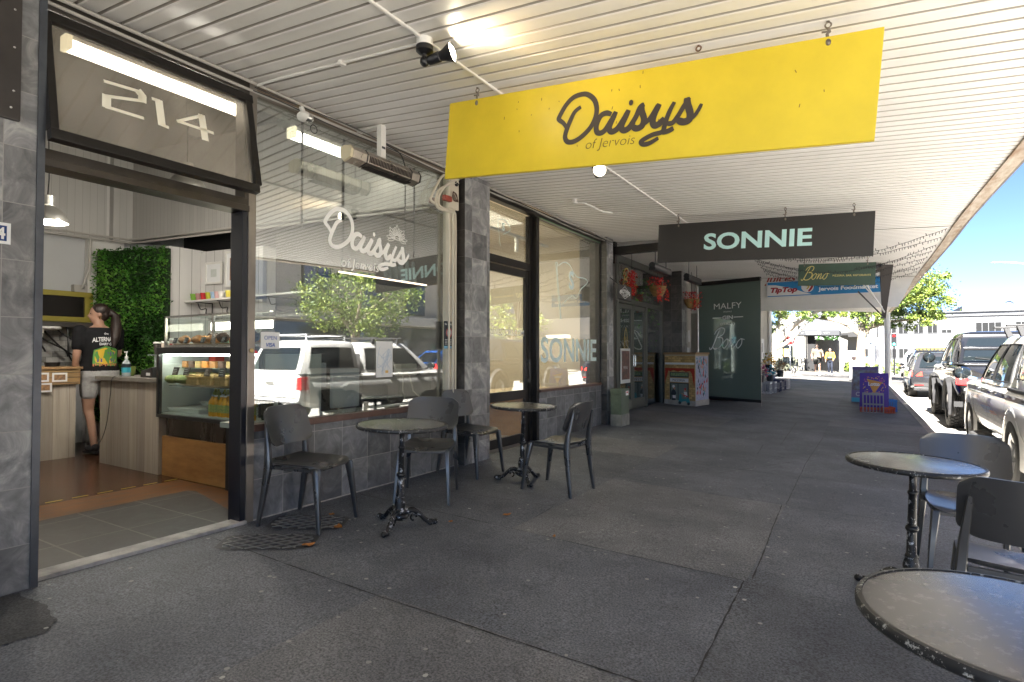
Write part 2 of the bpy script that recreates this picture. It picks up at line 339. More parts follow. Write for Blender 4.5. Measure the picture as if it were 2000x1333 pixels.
def remesh(name,mb,mats,parent,vox=.012,smooth_it=6,label=None):
    """fuse overlapping limbs into one continuous skin"""
    me=mb.mesh(name,mats); o=bpy.data.objects.new('tmp',me); COL.objects.link(o)
    r=o.modifiers.new('r','REMESH'); r.mode='VOXEL'; r.voxel_size=vox
    sm=o.modifiers.new('s','SMOOTH'); sm.iterations=smooth_it; sm.factor=.5
    dg=bpy.context.evaluated_depsgraph_get(); dg.update(); m2=bpy.data.meshes.new_from_object(o.evaluated_get(dg)); bpy.data.objects.remove(o)
    m2.name=name; m2.materials.clear(); m2.materials.append(mats); m2.shade_smooth()
    q=bpy.data.objects.new(name,m2); COL.objects.link(q)
    if parent: q.parent=parent
    if label: q['label']=label
    return q
def gz(x,y=0): return -.03*(x+3.92)      # footpath falls gently to the kerb
def kx(y):                               # the kerb line bends slightly
    return 1.07 if y<12 else 1.07-.17*min(1,(y-12)/17) 
RZ=-.27
def rz(x,y):                             # road level, falling away past the corner
    return RZ-.018*max(0,y-42)
# ---------------------------------------------------------------- shared materials
M_asph=asphalt('footpath_asphalt',(.085,.092,.108),(.15,.158,.176),speck=1,rough=.68)
M_asphB=asphalt('footpath_asphalt_dark',(.075,.080,.092),(.13,.137,.15),speck=1,rough=.70)
M_asphC=asphalt('footpath_asphalt_warm',(.11,.113,.122),(.18,.182,.188),speck=1,rough=.66)
M_asph2=asphalt('patch_asphalt',(.035,.036,.04),(.07,.071,.075),speck=1)
M_road=asphalt('road_asphalt',(.30,.29,.265),(.38,.365,.33))
M_conc=mat('kerb_concrete',(.42,.40,.36),.85,nz=.3,nscale=5,bump=.2,bscale=40)
M_side=mat('pale_concrete',(.52,.49,.43),.85,nz=.25,nscale=3,bump=.2,bscale=40)
M_slate=tiles('slate_tiles',.30,.30,[(.115,.12,.132),(.18,.187,.20),(.30,.307,.317)],(.42,.41,.39),rough=.38,offset=0,gsize=.0022,off=(.07,0))
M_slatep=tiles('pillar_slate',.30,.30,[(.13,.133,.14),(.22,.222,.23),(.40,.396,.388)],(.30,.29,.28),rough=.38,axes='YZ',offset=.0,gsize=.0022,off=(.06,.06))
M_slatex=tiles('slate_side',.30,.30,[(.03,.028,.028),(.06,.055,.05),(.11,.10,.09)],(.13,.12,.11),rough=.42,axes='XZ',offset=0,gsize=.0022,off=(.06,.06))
M_alu=mat('dark_bronze_aluminium',(.035,.032,.03),.38,.6,nz=.15,nscale=20)
M_alub=mat('grey_brown_aluminium',(.20,.185,.17),.35,.7,nz=.2,nscale=6)
M_blk=mat('black_paint',(.012,.012,.014),.35)
M_blkm=mat('matt_black',(.015,.015,.016),.7)
M_white=mat('white_paint',(.72,.71,.68),.5,nz=.06,nscale=5)
M_soffit=mat('awning_paint',(.87,.85,.82),.42,nz=.085,nscale=1.1)
M_cream=mat('cream_paint',(.62,.57,.47),.5,nz=.1,nscale=4)
M_steel=mat('brushed_steel',(.55,.54,.52),.28,1,nz=.15,nscale=30,stretch=(1,1,20))
M_chrome=mat('chrome',(.8,.8,.8),.08,1)
M_rust=mat('rusty_iron',(.16,.09,.06),.7,.3,nz=.5,nscale=30)
M_glassw=glass('window_glass',(.9,.93,.92),ior=2.7,dust=.015)
M_glassc=glass('clear_glass',(.93,.97,.96),ior=1.45)
M_glasst=glass('dusty_glass',(.80,.78,.74),ior=1.5,dust=.24,dcol=(.62,.58,.52))
M_vinyl=mat('white_vinyl',(.93,.93,.90),.6)
M_teal=mat('pale_teal_vinyl',(.78,.94,.94),.6)
# ================================================================ GROUND, KERB, ROAD
def build_ground():
    mb=MB(); ys=[-12+i*1.0 for i in range(44)]   # -12..31
    YB=[-12,-6,-2,.7,2.30,3.66,5.64,7.0,8.15,10.45,12.2,13.4,16.7,19.8,24,31]; XB=[-3.97,-2.25,-.62,None]
    tone=[[0,0,1],[1,0,2],[0,0,1],[0,2,0],[0,0,1],[0,2,0],[1,0,0],[2,0,1],[0,0,0],[2,0,1],[0,0,2],[1,0,0],[0,0,1],[0,2,0],[0,0,0]]
    for j,(y0,y1) in enumerate(zip(YB[:-1],YB[1:])):
        for i in range(3):
            mb.mi(tone[j][i]); n=max(1,int((y1-y0)/1)); 
            for k in range(n):
                ya=y0+(y1-y0)*k/n; yb=y0+(y1-y0)*(k+1)/n; X=lambda q,y: (kx(y)-.15) if XB[q] is None else (XB[q] if q else (-3.97 if y1<=8.2 else -4.6))
                mb.add([(X(i,ya),ya,gz(X(i,ya))),(X(i+1,ya),ya,gz(X(i+1,ya))),(X(i+1,yb),yb,gz(X(i+1,yb))),(X(i,yb),yb,gz(X(i,yb)))],[(0,1,2,3)])
    struct('footpath',mb,[M_asph,M_asphB,M_asphC])
    mb=MB(); secs=[]
    for y in ys+[31.3]:
        k=kx(y); secs.append([(k-.15,y,gz(k-.15)-.3),(k-.15,y,gz(k-.15)+.004),(k-.02,y,gz(k)+.002),(k,y,gz(k)-.015),(k+.005,y,RZ-.05)])
    mb.loft(secs); struct('kerb',mb,M_conc)
    # kerb joints
    # road: main street with the side street fanning left past the corner
    mb=MB()
    X0=[-90,-40,-15,-5,-3,-1,.6,1.6,2.6,5,9,14,25,60,120]; Y0=[-80,-30,-12,0,10,20,31,31.35,34,38,42,46,50,60,70,80,95,120,160,300,900]
    def zf(x,y):
        if y>31.2 and x<2.6:
            f=max(0,min(1,(x+4)/6.6)); return -.07*(1-f)+RZ*f-.018*max(0,y-44)
        if x<1.6 and y<31.2: return RZ-.02
        return rz(x,y)
    vs=[(x,y,zf(x,y)) for y in Y0 for x in X0]; n=len(X0)
    fs=[(j*n+i,j*n+i+1,(j+1)*n+i+1,(j+1)*n+i) for j in range(len(Y0)-1) for i in range(n-1)]
    mb.add(vs,fs); struct('road',mb,M_road)
    # concrete channel along the kerb
    mb=MB(); secs=[[(kx(y)+.0,y,RZ+.004),(kx(y)+.33,y,RZ+.004)] for y in ys]; mb.loft(secs,closed=False,cap=False); struct('gutter_channel',mb,M_side)
    # far corner pavement
    mb=MB(); mb.loft([[(x,44.2+.15*max(0,x+1),-.35),(x,44.2+.15*max(0,x+1),.02-.03*(x+4)-.03),(x,62,-.28-.03*(x+4)),(x,62,-1.2)] for x in (-30,-4,-2,0,.9)]); struct('far_pavement',mb,mat('far_concrete',(.17,.16,.14),.85,nz=.25,nscale=3))
    mb=MB(); sx_=[-60,-15,-5,-3,-1,.6,1.6,2.58]; sy_=[31.36,34,38,42,44.3]; mb.add([(x,y,zf(x,y)+.012) for y in sy_ for x in sx_],[(j*8+i,j*8+i+1,(j+1)*8+i+1,(j+1)*8+i) for j in range(4) for i in range(7)]); struct('side_street',mb,asphalt('side_asphalt',(.07,.068,.065),(.11,.105,.10)))
    # painted lines
    mb=MB()
    for (x0,x1,y) in ((-2.6,-1.2,33.3),(-2.4,-1.3,32.4),(-5,-3.6,33.8)): mb.add([(x0,y,zf(x0,33)+.03),(x1,y,zf(x1,33)+.03),(x1,y+.28,zf(x1,33)+.03),(x0,y+.28,zf(x0,33)+.03)],[(0,1,2,3)])
    for i in range(9): x=6.6; y=-6+i*9; mb.add([(x,y,RZ+.006-.018*max(0,y-42)),(x+.12,y,RZ+.006-.018*max(0,y-42)),(x+.12,y+3,RZ+.006-.018*max(0,y+3-42)),(x,y+3,RZ+.006-.018*max(0,y+3-42))],[(0,1,2,3)])
    struct('road_markings',mb,mat('road_paint',(.7,.7,.66),.7,nz=.2,nscale=20))
    mb=MB(); 
    for (x0,y0,x1,y1) in ((-3.4,43.7,.2,44.0),(1.5,31.5,2.6,29)):
        d=Vector((x1-x0,y1-y0,0)).normalized(); q=Vector((-d.y,d.x,0))*.06
        a=Vector((x0,y0,zf(x0,y0)+.02));b=Vector((x1,y1,zf(x1,y1)+.02)); mb.add([a-q,b-q,b+q,a+q],[(0,1,2,3)])
    struct('yellow_lines',mb,mat('yellow_paint',(.65,.45,.08),.7))
    # asphalt joints: wandering dark seams
    mb=MB()
    def seam(pts,wd=.012,amp=.012,mb=mb):
        P=[Vector(p) for p in pts]; Q=[]
        for a,b in zip(P[:-1],P[1:]):
            n=max(2,int((b-a).length/.05)); Q+=[a.lerp(b,i/n) for i in range(n)]
        Q.append(P[-1]); V=[]
        for i,p in enumerate(Q):
            d=(Q[min(i+1,len(Q)-1)]-Q[max(i-1,0)]).normalized(); q=Vector((-d.y,d.x))
            c=p+q*((noise.noise((p.x*2,p.y*2,1)))*amp+rnd.uniform(-.002,.002)); w_=wd*rnd.uniform(.15,.9)
            for sg in (-.5,.5): r=c+q*w_*sg; V.append((r.x,r.y,gz(r.x)+.0025))
        mb.add(V,[(2*i,2*i+1,2*i+3,2*i+2) for i in range(len(Q)-1)])
    for s in ([(-.62,-2),(-.62,2.41),(-.63,3.64)],[(-.59,3.69),(-.65,5.63)],[(-3.85,3.67),(-2.73,3.66),(-1.53,3.64),(-.63,3.65)],[(-3.8,2.28),(-2.3,2.27),(-.62,2.30)],
              [(-2.3,5.8),(-1.32,5.62),(-.65,5.67)],[(-2.57,6.05),(-1.42,6.6),(-.68,8.1)],[(-.62,5.67),(-.64,7.93),(-.6,10.4)],[(-3.27,4.23),(-2.27,4.36),(-2.24,3.94)],[(-3.9,11.5),(-2.99,11.72),(-1.11,12.33),(.8,12.5)],
              [(-1.15,12.3),(-1.07,9.18)],[(-1.23,8.16),(-1.28,9.01)],[(-1.23,8.16),(.88,8.2)],[(-.62,.7),(.9,.72)],[(-.6,5.64),(.9,5.66)],[(-3.9,7.0),(-.64,7.0)],[(-3.7,16.5),(.7,16.8)],[(-3.5,19.5),(.7,19.8)],[(-2.25,13.4),(-2.2,19)]): seam(s,.013,.004)
    struct('pavement_seams',mb,mat('tar_seam',(.012,.012,.013),.6))
    # relaid asphalt patches, slightly proud
    for nm,poly in (('asphalt_patch',[(-3.79,.75),(-3.25,.78),(-3.19,1.14),(-3.28,1.22),(-3.55,1.25),(-3.79,1.22)]),):
        mb=MB(); P=[]
        for a,b in zip(poly,poly[1:]+poly[:1]):
            for i in range(8): x=a[0]+(b[0]-a[0])*i/8+rnd.uniform(-.012,.012); y=a[1]+(b[1]-a[1])*i/8+rnd.uniform(-.012,.012); P.append((x,y,gz(x)+.004))
        mb.add(P,[tuple(range(len(P)))]); struct(nm,mb,M_asph2 )
    return zf
ZF=build_ground()
# ================================================================ AWNINGS
def zin(y): return 3.30
def slope(y):
    t=max(0,min(1,(y-4.5)/5)); return .088-.034*t
def zc(x,y): return 3.30-slope(y)*(x+3.92)
def xe(y): return 1.05 if y<12 else 1.05-.012*(y-12)
def build_awning(name,label,y0,y1,pitch=.122,xin=-3.93,extra=None,fasc=M_white,group='street awnings over the footpath'):
    root=thing(name,label,'awning',(xin,y0,3.3),group=group)
    mb=MB(); vs=[];fs=[]; n=int(round((y1-y0)/pitch))
    prof=[(0,0),(.003,.016),(.013,.018),(.020,0),(.030,-.004),(.036,.0),(.118,.0)]
    P=[]
    for i in range(n):
        for (a,h) in prof: P.append((y0+i*pitch+a*pitch/.122,h))
    for (y,h) in P:
        vs.append((xin,y,zc(xin,y)+h)); vs.append((xe(y),y,zc(xe(y),y)+h))
    fs=[(2*i,2*i+1,2*i+3,2*i+2) for i in range(len(P)-1)]
    mb.add(vs,fs); mb.m=[1 if (i%len(prof)) in (0,1,2) else 0 for i in range(len(mb.f))]; part(root,'soffit',mb,[M_soffit,mat('groove_shade',(.46,.43,.39),.7)],world=True)  # groove faces in a darker colour: shade between the ribs is painted in
    mb=MB(); ys=[y0+(y1-y0)*i/12 for i in range(13)]
    mb.loft([[(xe(y),y,zc(xe(y),y)-.02),(xe(y)+.11,y,zc(xe(y),y)-.03),(xe(y)+.11,y,zc(xe(y),y)+.30),(xe(y),y,zc(xe(y),y)+.30)] for y in ys]); part(root,'fascia',mb,mat('weathered_fascia',(.60,.55,.47),.7,nz=.5,nscale=3,ncol=(.30,.19,.11),stretch=(6,1,6)),world=True)
    mb=MB(); mb.loft([[(xe(y)+.112,y,zc(xe(y),y)+.05),(xe(y)+.20,y,zc(xe(y),y)+.05),(xe(y)+.22,y,zc(xe(y),y)+.2),(xe(y)+.112,y,zc(xe(y),y)+.2)] for y in ys]); part(root,'gutter',mb,mat('old_gutter',(.13,.11,.095),.6,nz=.4,nscale=10),world=True)
    mb=MB(); mb.loft([[(xin,y,zc(xin,y)+.32),(xe(y)+.1,y,zc(xe(y),y)+.31),(xe(y)+.1,y,zc(xe(y),y)+.34),(xin,y,zc(xin,y)+.36)] for y in ys]); part(root,'roof',mb,mat('roof_iron',(.4,.4,.4),.5,.3),world=True)
    return root
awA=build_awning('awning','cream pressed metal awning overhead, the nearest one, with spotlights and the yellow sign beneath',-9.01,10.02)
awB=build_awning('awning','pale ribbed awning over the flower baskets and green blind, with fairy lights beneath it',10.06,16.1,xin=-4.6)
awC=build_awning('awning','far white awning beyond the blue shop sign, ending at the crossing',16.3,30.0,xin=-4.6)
mb=MB()
for i in range(60):
    y=-9+i*.32
mb.tube([(-2.25,y,zc(-2.25,y)-.008) for y in [-9+j*.5 for j in range(39)]],.014,8,ry=.6)
part(awA,'ceiling_batten',mb,M_soffit,smooth=True,world=True)
mb=MB().box(-3.92,-2.35,9.93,10.06,3.06,3.2).box(-4.5,-3.9,9.93,10.06,2.9,3.3); part(awA,'end_beam',mb,M_alu,world=True)
mb=MB(); mb.hexa([(-4.6,16.14,2.36),(.66,16.14,2.34),(.66,16.24,2.34),(-4.6,16.24,2.36),(-4.6,16.14,3.32),(.98,16.14,3.02),(.98,16.24,3.02),(-4.6,16.24,3.32)]); part(awC,'end_board',mb,M_white,world=True)
mb=MB()
put_text(mb,'juices',(-1.85,16.13,3.13),(1,0,0),(0,0,1),width=.75,bold=.02,shear=.4); part(awC,'lettering',mb,mat('red_lettering',(.35,.06,.05),.6),world=True)
mb=MB()
mb.tube([(-3.87,y,3.262+.006*math.sin(y*3)) for y in [-2+j*.3 for j in range(40)]],.012,8)
mb.tube([(-3.90,y,3.225+.008*math.sin(y*2.1)) for y in [-2+j*.3 for j in range(40)]],.011,8)
part(awA,'conduit',mb,mat('grey_conduit',(.42,.40,.37),.5),smooth=True,world=True)
mb=MB(); mb.tube([(-3.86,y,3.20+.01*math.sin(y*5)) for y in [2.6+j*.1 for j in range(75)]],.004,6); mb.tube([(-3.84,y,3.235+.012*math.sin(y*3.7+1)) for y in [2.6+j*.1 for j in range(75)]],.004,6)
part(awA,'loose_cable',mb,M_blk,world=True)
mb=MB(); mb.tube([(-3.87,2.64,3.262),(-3.6,2.65,3.255),(-3,2.66,zc(-3,2.66)-.012),(-2.3,2.67,zc(-2.3,2.66)-.012)],.009,8); mb.box(-3.0,-2.97,2.64,2.69,zc(-3,2.6)-.03,zc(-3,2.6)); part(awA,'conduit',mb,M_soffit,smooth=True,world=True)
# small wall camera arm under awning
mb=MB(); q=(-3.2,6.75,zc(-3.2,6.7)); mb.cyl((q[0],q[1],q[2]),(q[0],q[1],q[2]-.05),.04,12).tube([(q[0],q[1],q[2]-.04),(q[0]+.12,q[1]+.05,q[2]-.05),(q[0]+.25,q[1]+.35,q[2]-.12),(q[0]+.3,q[1]+.55,q[2]-.1)],.014,8)
single('ceiling_hook',mb,M_white,'white ceiling boss with a curved cable arm above the teal flag window','bracket',smooth=True,loc=q)
# ================================================================ BUILDING SHELLS
def wallbox(root,name,m,*b,bevel=0,label=None):
    mb=MB()
    for q in b: mb.box(*q)
    return part(root,name,mb,m,world=True,bevel=bevel,label=label)
# ---- cafe building (214)
cafe=thing('shop_building','slate tiled cafe shopfront with open doorway and huge window, nearest on the left','building',(-3.92,3,0),group='shops along the footpath')
wallbox(cafe,'pillar',M_slatep,(-4.3,-3.80,.2,1.28,0,3.4),label='slate pillar left of the open doorway')
wallbox(cafe,'wall',M_slatep,(-4.3,-3.83,-9,.2,0,3.4))
wallbox(cafe,'corner_strip',mat('blue_grey_steel',(.10,.11,.13),.35,.7,nz=.2),(-4.0,-3.79,1.28,1.315,.0,3.2))
wallbox(cafe,'stall_riser',M_slate,(-4.02,-3.92,2.66,5.2,0,.66))
wallbox(cafe,'window_sill',mat('reddish_brown_sill',(.12,.065,.05),.45,nz=.3,nscale=12),(-4.02,-3.895,2.66,5.05,.662,.715),bevel=.004)
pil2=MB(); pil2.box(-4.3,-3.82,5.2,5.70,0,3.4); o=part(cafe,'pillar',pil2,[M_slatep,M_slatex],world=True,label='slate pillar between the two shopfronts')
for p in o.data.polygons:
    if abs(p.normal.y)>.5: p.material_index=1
wallbox(cafe,'upper_wall',mat('render_wall',(.35,.33,.3),.8),(-4.3,-3.93,-9,31,3.66,7.5),(-4.3,-3.96,1.28,5.2,3.285,3.66))
fr=MB(); fr.box(-4.0,-3.90,2.60,2.662,0,3.28); part(cafe,'door_jamb',fr,mat('worn_bronze_jamb',(.26,.235,.21),.33,.6,nz=.35,nscale=2.5,stretch=(1,1,.6)),world=True,bevel=.003)
fr=MB(); fr.box(-4.05,-3.905,2.555,2.598,0,2.30); part(cafe,'door_jamb',fr,mat('navy_black',(.012,.014,.022),.3),world=True,bevel=.003)
mb=MB(); mb.lathe([(0,0),(.016,0),(.016,.006),(.010,.01),(0,.01)],(-3.898,2.632,1.27),16,'X'); part(cafe,'lock',mb,mat('brass',(.55,.42,.2),.3,1),smooth=True,world=True)
fr=MB(); fr.box(-4.05,-3.885,1.315,2.598,2.30,2.345).box(-4.05,-3.90,1.315,2.598,2.345,2.40).box(-4.02,-3.9,1.315,2.6,3.19,3.28).box(-4.02,-3.9,1.315,1.35,2.4,3.19).box(-4.02,-3.9,2.565,2.6,2.4,3.19)
part(cafe,'door_header',fr,mat('bronze_header',(.065,.058,.052),.35,.6,nz=.3,nscale=5),world=True,bevel=.003)
fr=MB(); fr.box(-4.0,-3.915,2.662,5.05,3.22,3.285); part(cafe,'window_frame',fr,mat('brown_head',(.16,.12,.09),.5),world=True)
fr=MB(); fr.box(-3.99,-3.90,5.02,5.13,.72,3.26); part(cafe,'window_frame',fr,M_cream,world=True,bevel=.004)
fr=MB(); fr.box(-3.955,-3.947,2.662,5.02,.715,3.22); part(cafe,'window_pane',fr,M_glassw,world=True)
thr=MB(); thr.box(-4.02,-3.88,1.315,2.6,-.03,.022); part(cafe,'threshold',thr,mat('worn_threshold',(.42,.41,.40),.8,nz=.45,nscale=8,bump=.5),world=True,bevel=.006)
# grout edge along base of riser
mb=MB(); mb.box(-3.92,-3.905,2.66,5.2,-.02,.006); part(cafe,'grout_line',mb,mat('grout',(.5,.48,.45),.9,nz=.4,nscale=20),world=True)
# transom hopper window tilted out
tr=thing('transom_window','tilted open transom window with white 214 numbers over the doorway','window',(-3.9,1.95,3.15))
d=Vector((.15,0,-.75)).normalized(); nn=Vector((.75,0,.15)).normalized(); o0=Vector((-3.9,0,3.16))
def TP(y,s,n=0): return Vector((o0.x,y,o0.z))+d*s+nn*n
def tbox(mb,y0,y1,s0,s1,n0,n1): mb.hexa([TP(y0,s0,n0),TP(y1,s0,n0),TP(y1,s1,n0),TP(y0,s1,n0),TP(y0,s0,n1),TP(y1,s0,n1),TP(y1,s1,n1),TP(y0,s1,n1)])
mb=MB()
for q in ((1.315,2.6,0,.06),(1.315,2.57,.71,.77),(1.315,1.355,.06,.71),(2.54,2.59,.06,.71)): tbox(mb,*q,-.02,.035)
part(tr,'frame',mb,M_alu,world=True,bevel=.003)
mb=MB(); tbox(mb,1.355,2.54,.06,.71,.0,.006); part(tr,'pane',mb,M_glasst,world=True)
mb=MB()
DG=[[(1.616,.301),(1.802,.287),(1.822,.31),(1.818,.345),(1.617,.395),(1.611,.466),(1.811,.462)],[(1.885,.304),(1.92,.303),(1.925,.466),(1.96,.47)],[(2.265,.402),(2.032,.402),(2.199,.3),(2.206,.47)]]
for q in DG:
    for a,b in zip(q[:-1],q[1:]):
        A=TP(*a,.0075);B=TP(*b,.0075); vert=abs(b[1]-a[1])>abs(b[0]-a[0]); wd=.024 if vert else .010
        D=(B-A).normalized(); q2=D.cross(nn).normalized()*wd; mb.add([A-q2-D*.008,B-q2+D*.008,B+q2+D*.008,A+q2-D*.008],[(0,1,2,3)])
part(tr,'numbers',mb,mat('number_vinyl',(.85,.82,.70),.6,emit=.0),world=True)
mb=MB(); mb.bar((-3.95,1.33,2.75),(-3.79,1.335,2.5),.012).bar((-3.95,1.33,2.45),(-3.82,1.335,2.62),.012).bar((-3.95,2.57,2.5),(-3.80,2.57,2.46),.02); part(tr,'stay',mb,M_blk,world=True)
# ---------------------------------------------------------------- logo helpers
LOGO=[([(-1.54,2.832),(-1.584,2.808),(-1.616,2.758),(-1.643,2.701),(-1.654,2.657),(-1.637,2.625),(-1.596,2.617),(-1.541,2.635),(-1.48,2.679),(-1.444,2.732),(-1.431,2.79),(-1.444,2.849),(-1.48,2.891),(-1.522,2.91),(-1.589,2.906),(-1.646,2.867),(-1.693,2.803),(-1.697,2.782),(-1.665,2.752),(-1.643,2.718)],.026),
([(-1.333,2.738),(-1.368,2.753),(-1.406,2.741),(-1.433,2.691),(-1.43,2.646),(-1.4,2.635),(-1.368,2.655),(-1.333,2.708)],.025),
([(-1.302,2.748),(-1.328,2.702),(-1.348,2.657),(-1.334,2.629),(-1.299,2.636),(-1.265,2.672),(-1.245,2.706)],.027),
([(-1.22,2.74),(-1.248,2.69),(-1.268,2.646),(-1.254,2.621),(-1.223,2.626),(-1.187,2.661)],.028),
([(-1.121,2.752),(-1.148,2.738),(-1.176,2.685),(-1.215,2.635)],.024),([(-1.14,2.755),(-1.138,2.714),(-1.124,2.663),(-1.138,2.624),(-1.171,2.615),(-1.198,2.634)],.028),
([(-1.127,2.632),(-1.095,2.652),(-1.063,2.692),(-1.036,2.733)],.020),([(-1.028,2.733),(-1.055,2.69),(-1.071,2.641),(-1.06,2.61),(-1.031,2.615),(-1.0,2.642)],.028),
([(-.94,2.724),(-.966,2.681),(-.987,2.634),(-1.0,2.59),(-1.016,2.562),(-1.069,2.557),(-1.117,2.543),(-1.144,2.527),(-1.128,2.509),(-1.09,2.51),(-1.037,2.53)],.021),
([(-1.016,2.559),(-.979,2.56),(-.946,2.571)],.022),([(-.99,2.608),(-.953,2.603),(-.918,2.639),(-.887,2.684),(-.852,2.729)],.021),
([(-.867,2.733),(-.864,2.694),(-.85,2.64),(-.857,2.601),(-.893,2.596),(-.923,2.615)],.030),([(-.877,2.592),(-.833,2.611),(-.803,2.645),(-.784,2.678)],.016)]
def logo(mb,o,u,v,s):
    """script wordmark; o = its middle (-1.24,2.71) , s = scale"""
    for k,(p,w_) in enumerate(LOGO): stroke(mb,[((a+1.24)*s,(b-2.71)*s) for a,b in p],w_*s*(1.25 if k==0 else 1.4),o,u,v,off=.002+.0002*k,taper=.75)
    O=Vector(o)+Vector(u)*(.036*s)+Vector(v)*(.07*s); disc(mb,O,.014*s,u,v,14,.0055,ry=.018*s)
def bono(mb,o,u,v,s):
    """flowing script word about 1 unit wide"""
    S=[([(.22,.90),(.14,.6),(.08,.3),(.02,.08),(-.06,.03),(-.10,.12)],.05),([(.0,.66),(.08,.84),(.26,.93),(.42,.86),(.40,.66),(.18,.52)],.042),([(.18,.52),(.40,.50),(.46,.30),(.34,.09),(.14,.05),(.06,.14)],.05),
       ([(.62,.46),(.52,.34),(.50,.16),(.60,.08),(.70,.24),(.68,.42),(.62,.46),(.78,.38)],.038),([(.80,.44),(.84,.40),(.80,.10),(.90,.38),(.98,.44),(.98,.30),(.96,.12),(1.04,.14),(1.10,.26)],.036),
       ([(1.24,.46),(1.14,.34),(1.12,.16),(1.22,.08),(1.32,.24),(1.30,.42),(1.24,.46),(1.42,.42)],.038)]
    for k,(p,w_) in enumerate(S): stroke(mb,[((a-.7)*s+(b-.3)*.25*s,(b-.35)*s) for a,b in p],w_*s,o,u,v,off=.002+.0002*k)
# cafe window graphics: reading direction is +Y seen from the street
wl=MB(); logo(wl,(-3.947,3.88,2.29),(0,1.0,0),(0,0,1),1.16)
put_text(wl,'of Jervois',(-3.947,3.76,2.05),(0,1,0),(0,0,1),width=.46,shear=.15,bold=.0)
fl=Vector((-3.944,4.235,2.385))
for i in range(15):
    a=PI*(-.08+1.16*i/14); L=.13+.02*math.sin(i*2); c_=(math.cos(a)*.03,math.sin(a)*.03); e_=(math.cos(a)*L,math.sin(a)*L*.9); q=(-math.sin(a)*.016,math.cos(a)*.016)
    stroke(wl,[c_,(c_[0]*.5+e_[0]*.5+q[0],c_[1]*.5+e_[1]*.5+q[1]),e_,(c_[0]*.5+e_[0]*.5-q[0],c_[1]*.5+e_[1]*.5-q[1]),c_],.0045,fl,(0,1,0),(0,0,1),.002,1)
stroke(wl,[(-.04,-.005),(0,.008),(.04,-.005),(0,-.014),(-.04,-.005)],.006,fl,(0,1,0),(0,0,1))
part(cafe,'window_lettering',wl,M_vinyl,world=True)
def sticker(nm,lab,y0,y1,z0,z1,base,draw,x=-3.944,cat='notice'):
    t=thing(nm,lab,cat,(x,y0,z0),group='notices on the cafe window'); mb=MB().box(x-.0005,x+.0012,y0,y1,z0,z1); part(t,'sheet',mb,base,world=True); draw(t,x+.0015); return t
P_white=mat('paper_white',(.74,.75,.76),.55); P_dark=mat('poster_dark',(.03,.04,.05),.4); P_blue=mat('print_blue',(.05,.12,.42),.5); P_red=mat('print_red',(.6,.04,.05),.5)
def d1(t,x):
    mb=MB(); put_text(mb,'OPEN',(x,2.823,1.37),(0,1,0),(0,0,1),width=.11); put_text(mb,'VISA',(x,2.823,1.315),(0,1,0),(0,0,1),width=.08,bold=.03,shear=.2); part(t,'lettering',mb,P_blue,world=True)
sticker('open_notice','white open and card payment notice on the left of the cafe window',2.74,2.905,1.285,1.415,P_white,d1)
def d2(t,x):
    mb=MB(); put_text(mb,'No smoking',(x,5.01,1.565),(0,1,0),(0,0,1),width=.15,bold=.02)
    for k in range(4): mb.box(x,x+.0004,4.94,5.07,1.395-.016*k,1.401-.016*k)
    part(t,'lettering',mb,P_white,world=True)
    mb=MB(); disc(mb,(x,5.01,1.475),.052,(0,1,0),(0,0,1),20,.0003); part(t,'white_disc',mb,P_white,world=True)
    mb=MB(); stroke(mb,[(.045*math.cos(a*PI/8),.05*math.sin(a*PI/8)) for a in range(17)],.010,(x+.001,5.01,1.475),(0,1,0),(0,0,1),k=1,taper=1); stroke(mb,[(-.032,.034),(.032,-.034)],.008,(x+.0012,5.01,1.475),(0,1,0),(0,0,1)); part(t,'prohibition_ring',mb,P_red,world=True)
    mb=MB().box(x,x+.0004,4.985,5.035,1.472,1.48); mb.box(x,x+.0004,4.925,5.095,1.302,1.33); part(t,'symbol',mb,mat('sky_blue_print',(.25,.55,.75),.5),world=True)
sticker('no_smoking_notice','dark no smoking notice beside the pillar on the cafe window',4.92,5.10,1.30,1.60,P_dark,d2,x=-3.896)
def d3(t,x):
    mb=MB()
    for k in range(7): stroke(mb,[(rnd.uniform(0,.2),rnd.uniform(0,.3)) for _ in range(4)],.004,(x,3.97,1.04),(0,1,0),(0,0,1))
    part(t,'map_lines',mb,mat('map_grey_blue',(.4,.5,.62),.5),world=True)
    mb=MB().box(x,x+.0004,4.08,4.12,1.06,1.085); part(t,'colour_block',mb,mat('ochre_print',(.7,.45,.12),.5),world=True)
sticker('map_poster','white map poster taped inside the cafe window',3.96,4.18,1.02,1.365,P_white,d3)
# ---------------------------------------------------------------- second shop (teal lettering)
s2=thing('shop_building','slate and bronze shopfront with teal lettered window and glass door','building',(-4,7.5,0),group='shops along the footpath')
wallbox(s2,'stall_riser',M_slate,(-4.1,-3.97,7.2,9.45,0,.69))
wallbox(s2,'window_sill',mat('reddish_brown_sill',(.12,.065,.05),.45),(-4.1,-3.945,7.2,9.45,.692,.73),bevel=.003)
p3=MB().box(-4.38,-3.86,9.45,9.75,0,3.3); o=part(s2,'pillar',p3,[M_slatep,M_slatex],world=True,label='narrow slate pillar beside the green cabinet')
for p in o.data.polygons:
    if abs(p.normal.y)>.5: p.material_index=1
wallbox(s2,'window_frame',M_alu,(-4.06,-3.98,7.14,7.22,0,3.24),(-4.06,-3.98,9.41,9.45,.73,3.24),(-4.06,-3.96,5.7,9.45,3.2,3.29),bevel=.003)
wallbox(s2,'door_frame',M_alu,(-4.12,-4.05,7.06,7.14,0,3.2),(-4.12,-4.05,5.70,5.76,0,3.2),(-4.13,-4.04,5.76,7.06,2.42,2.52),bevel=.003)
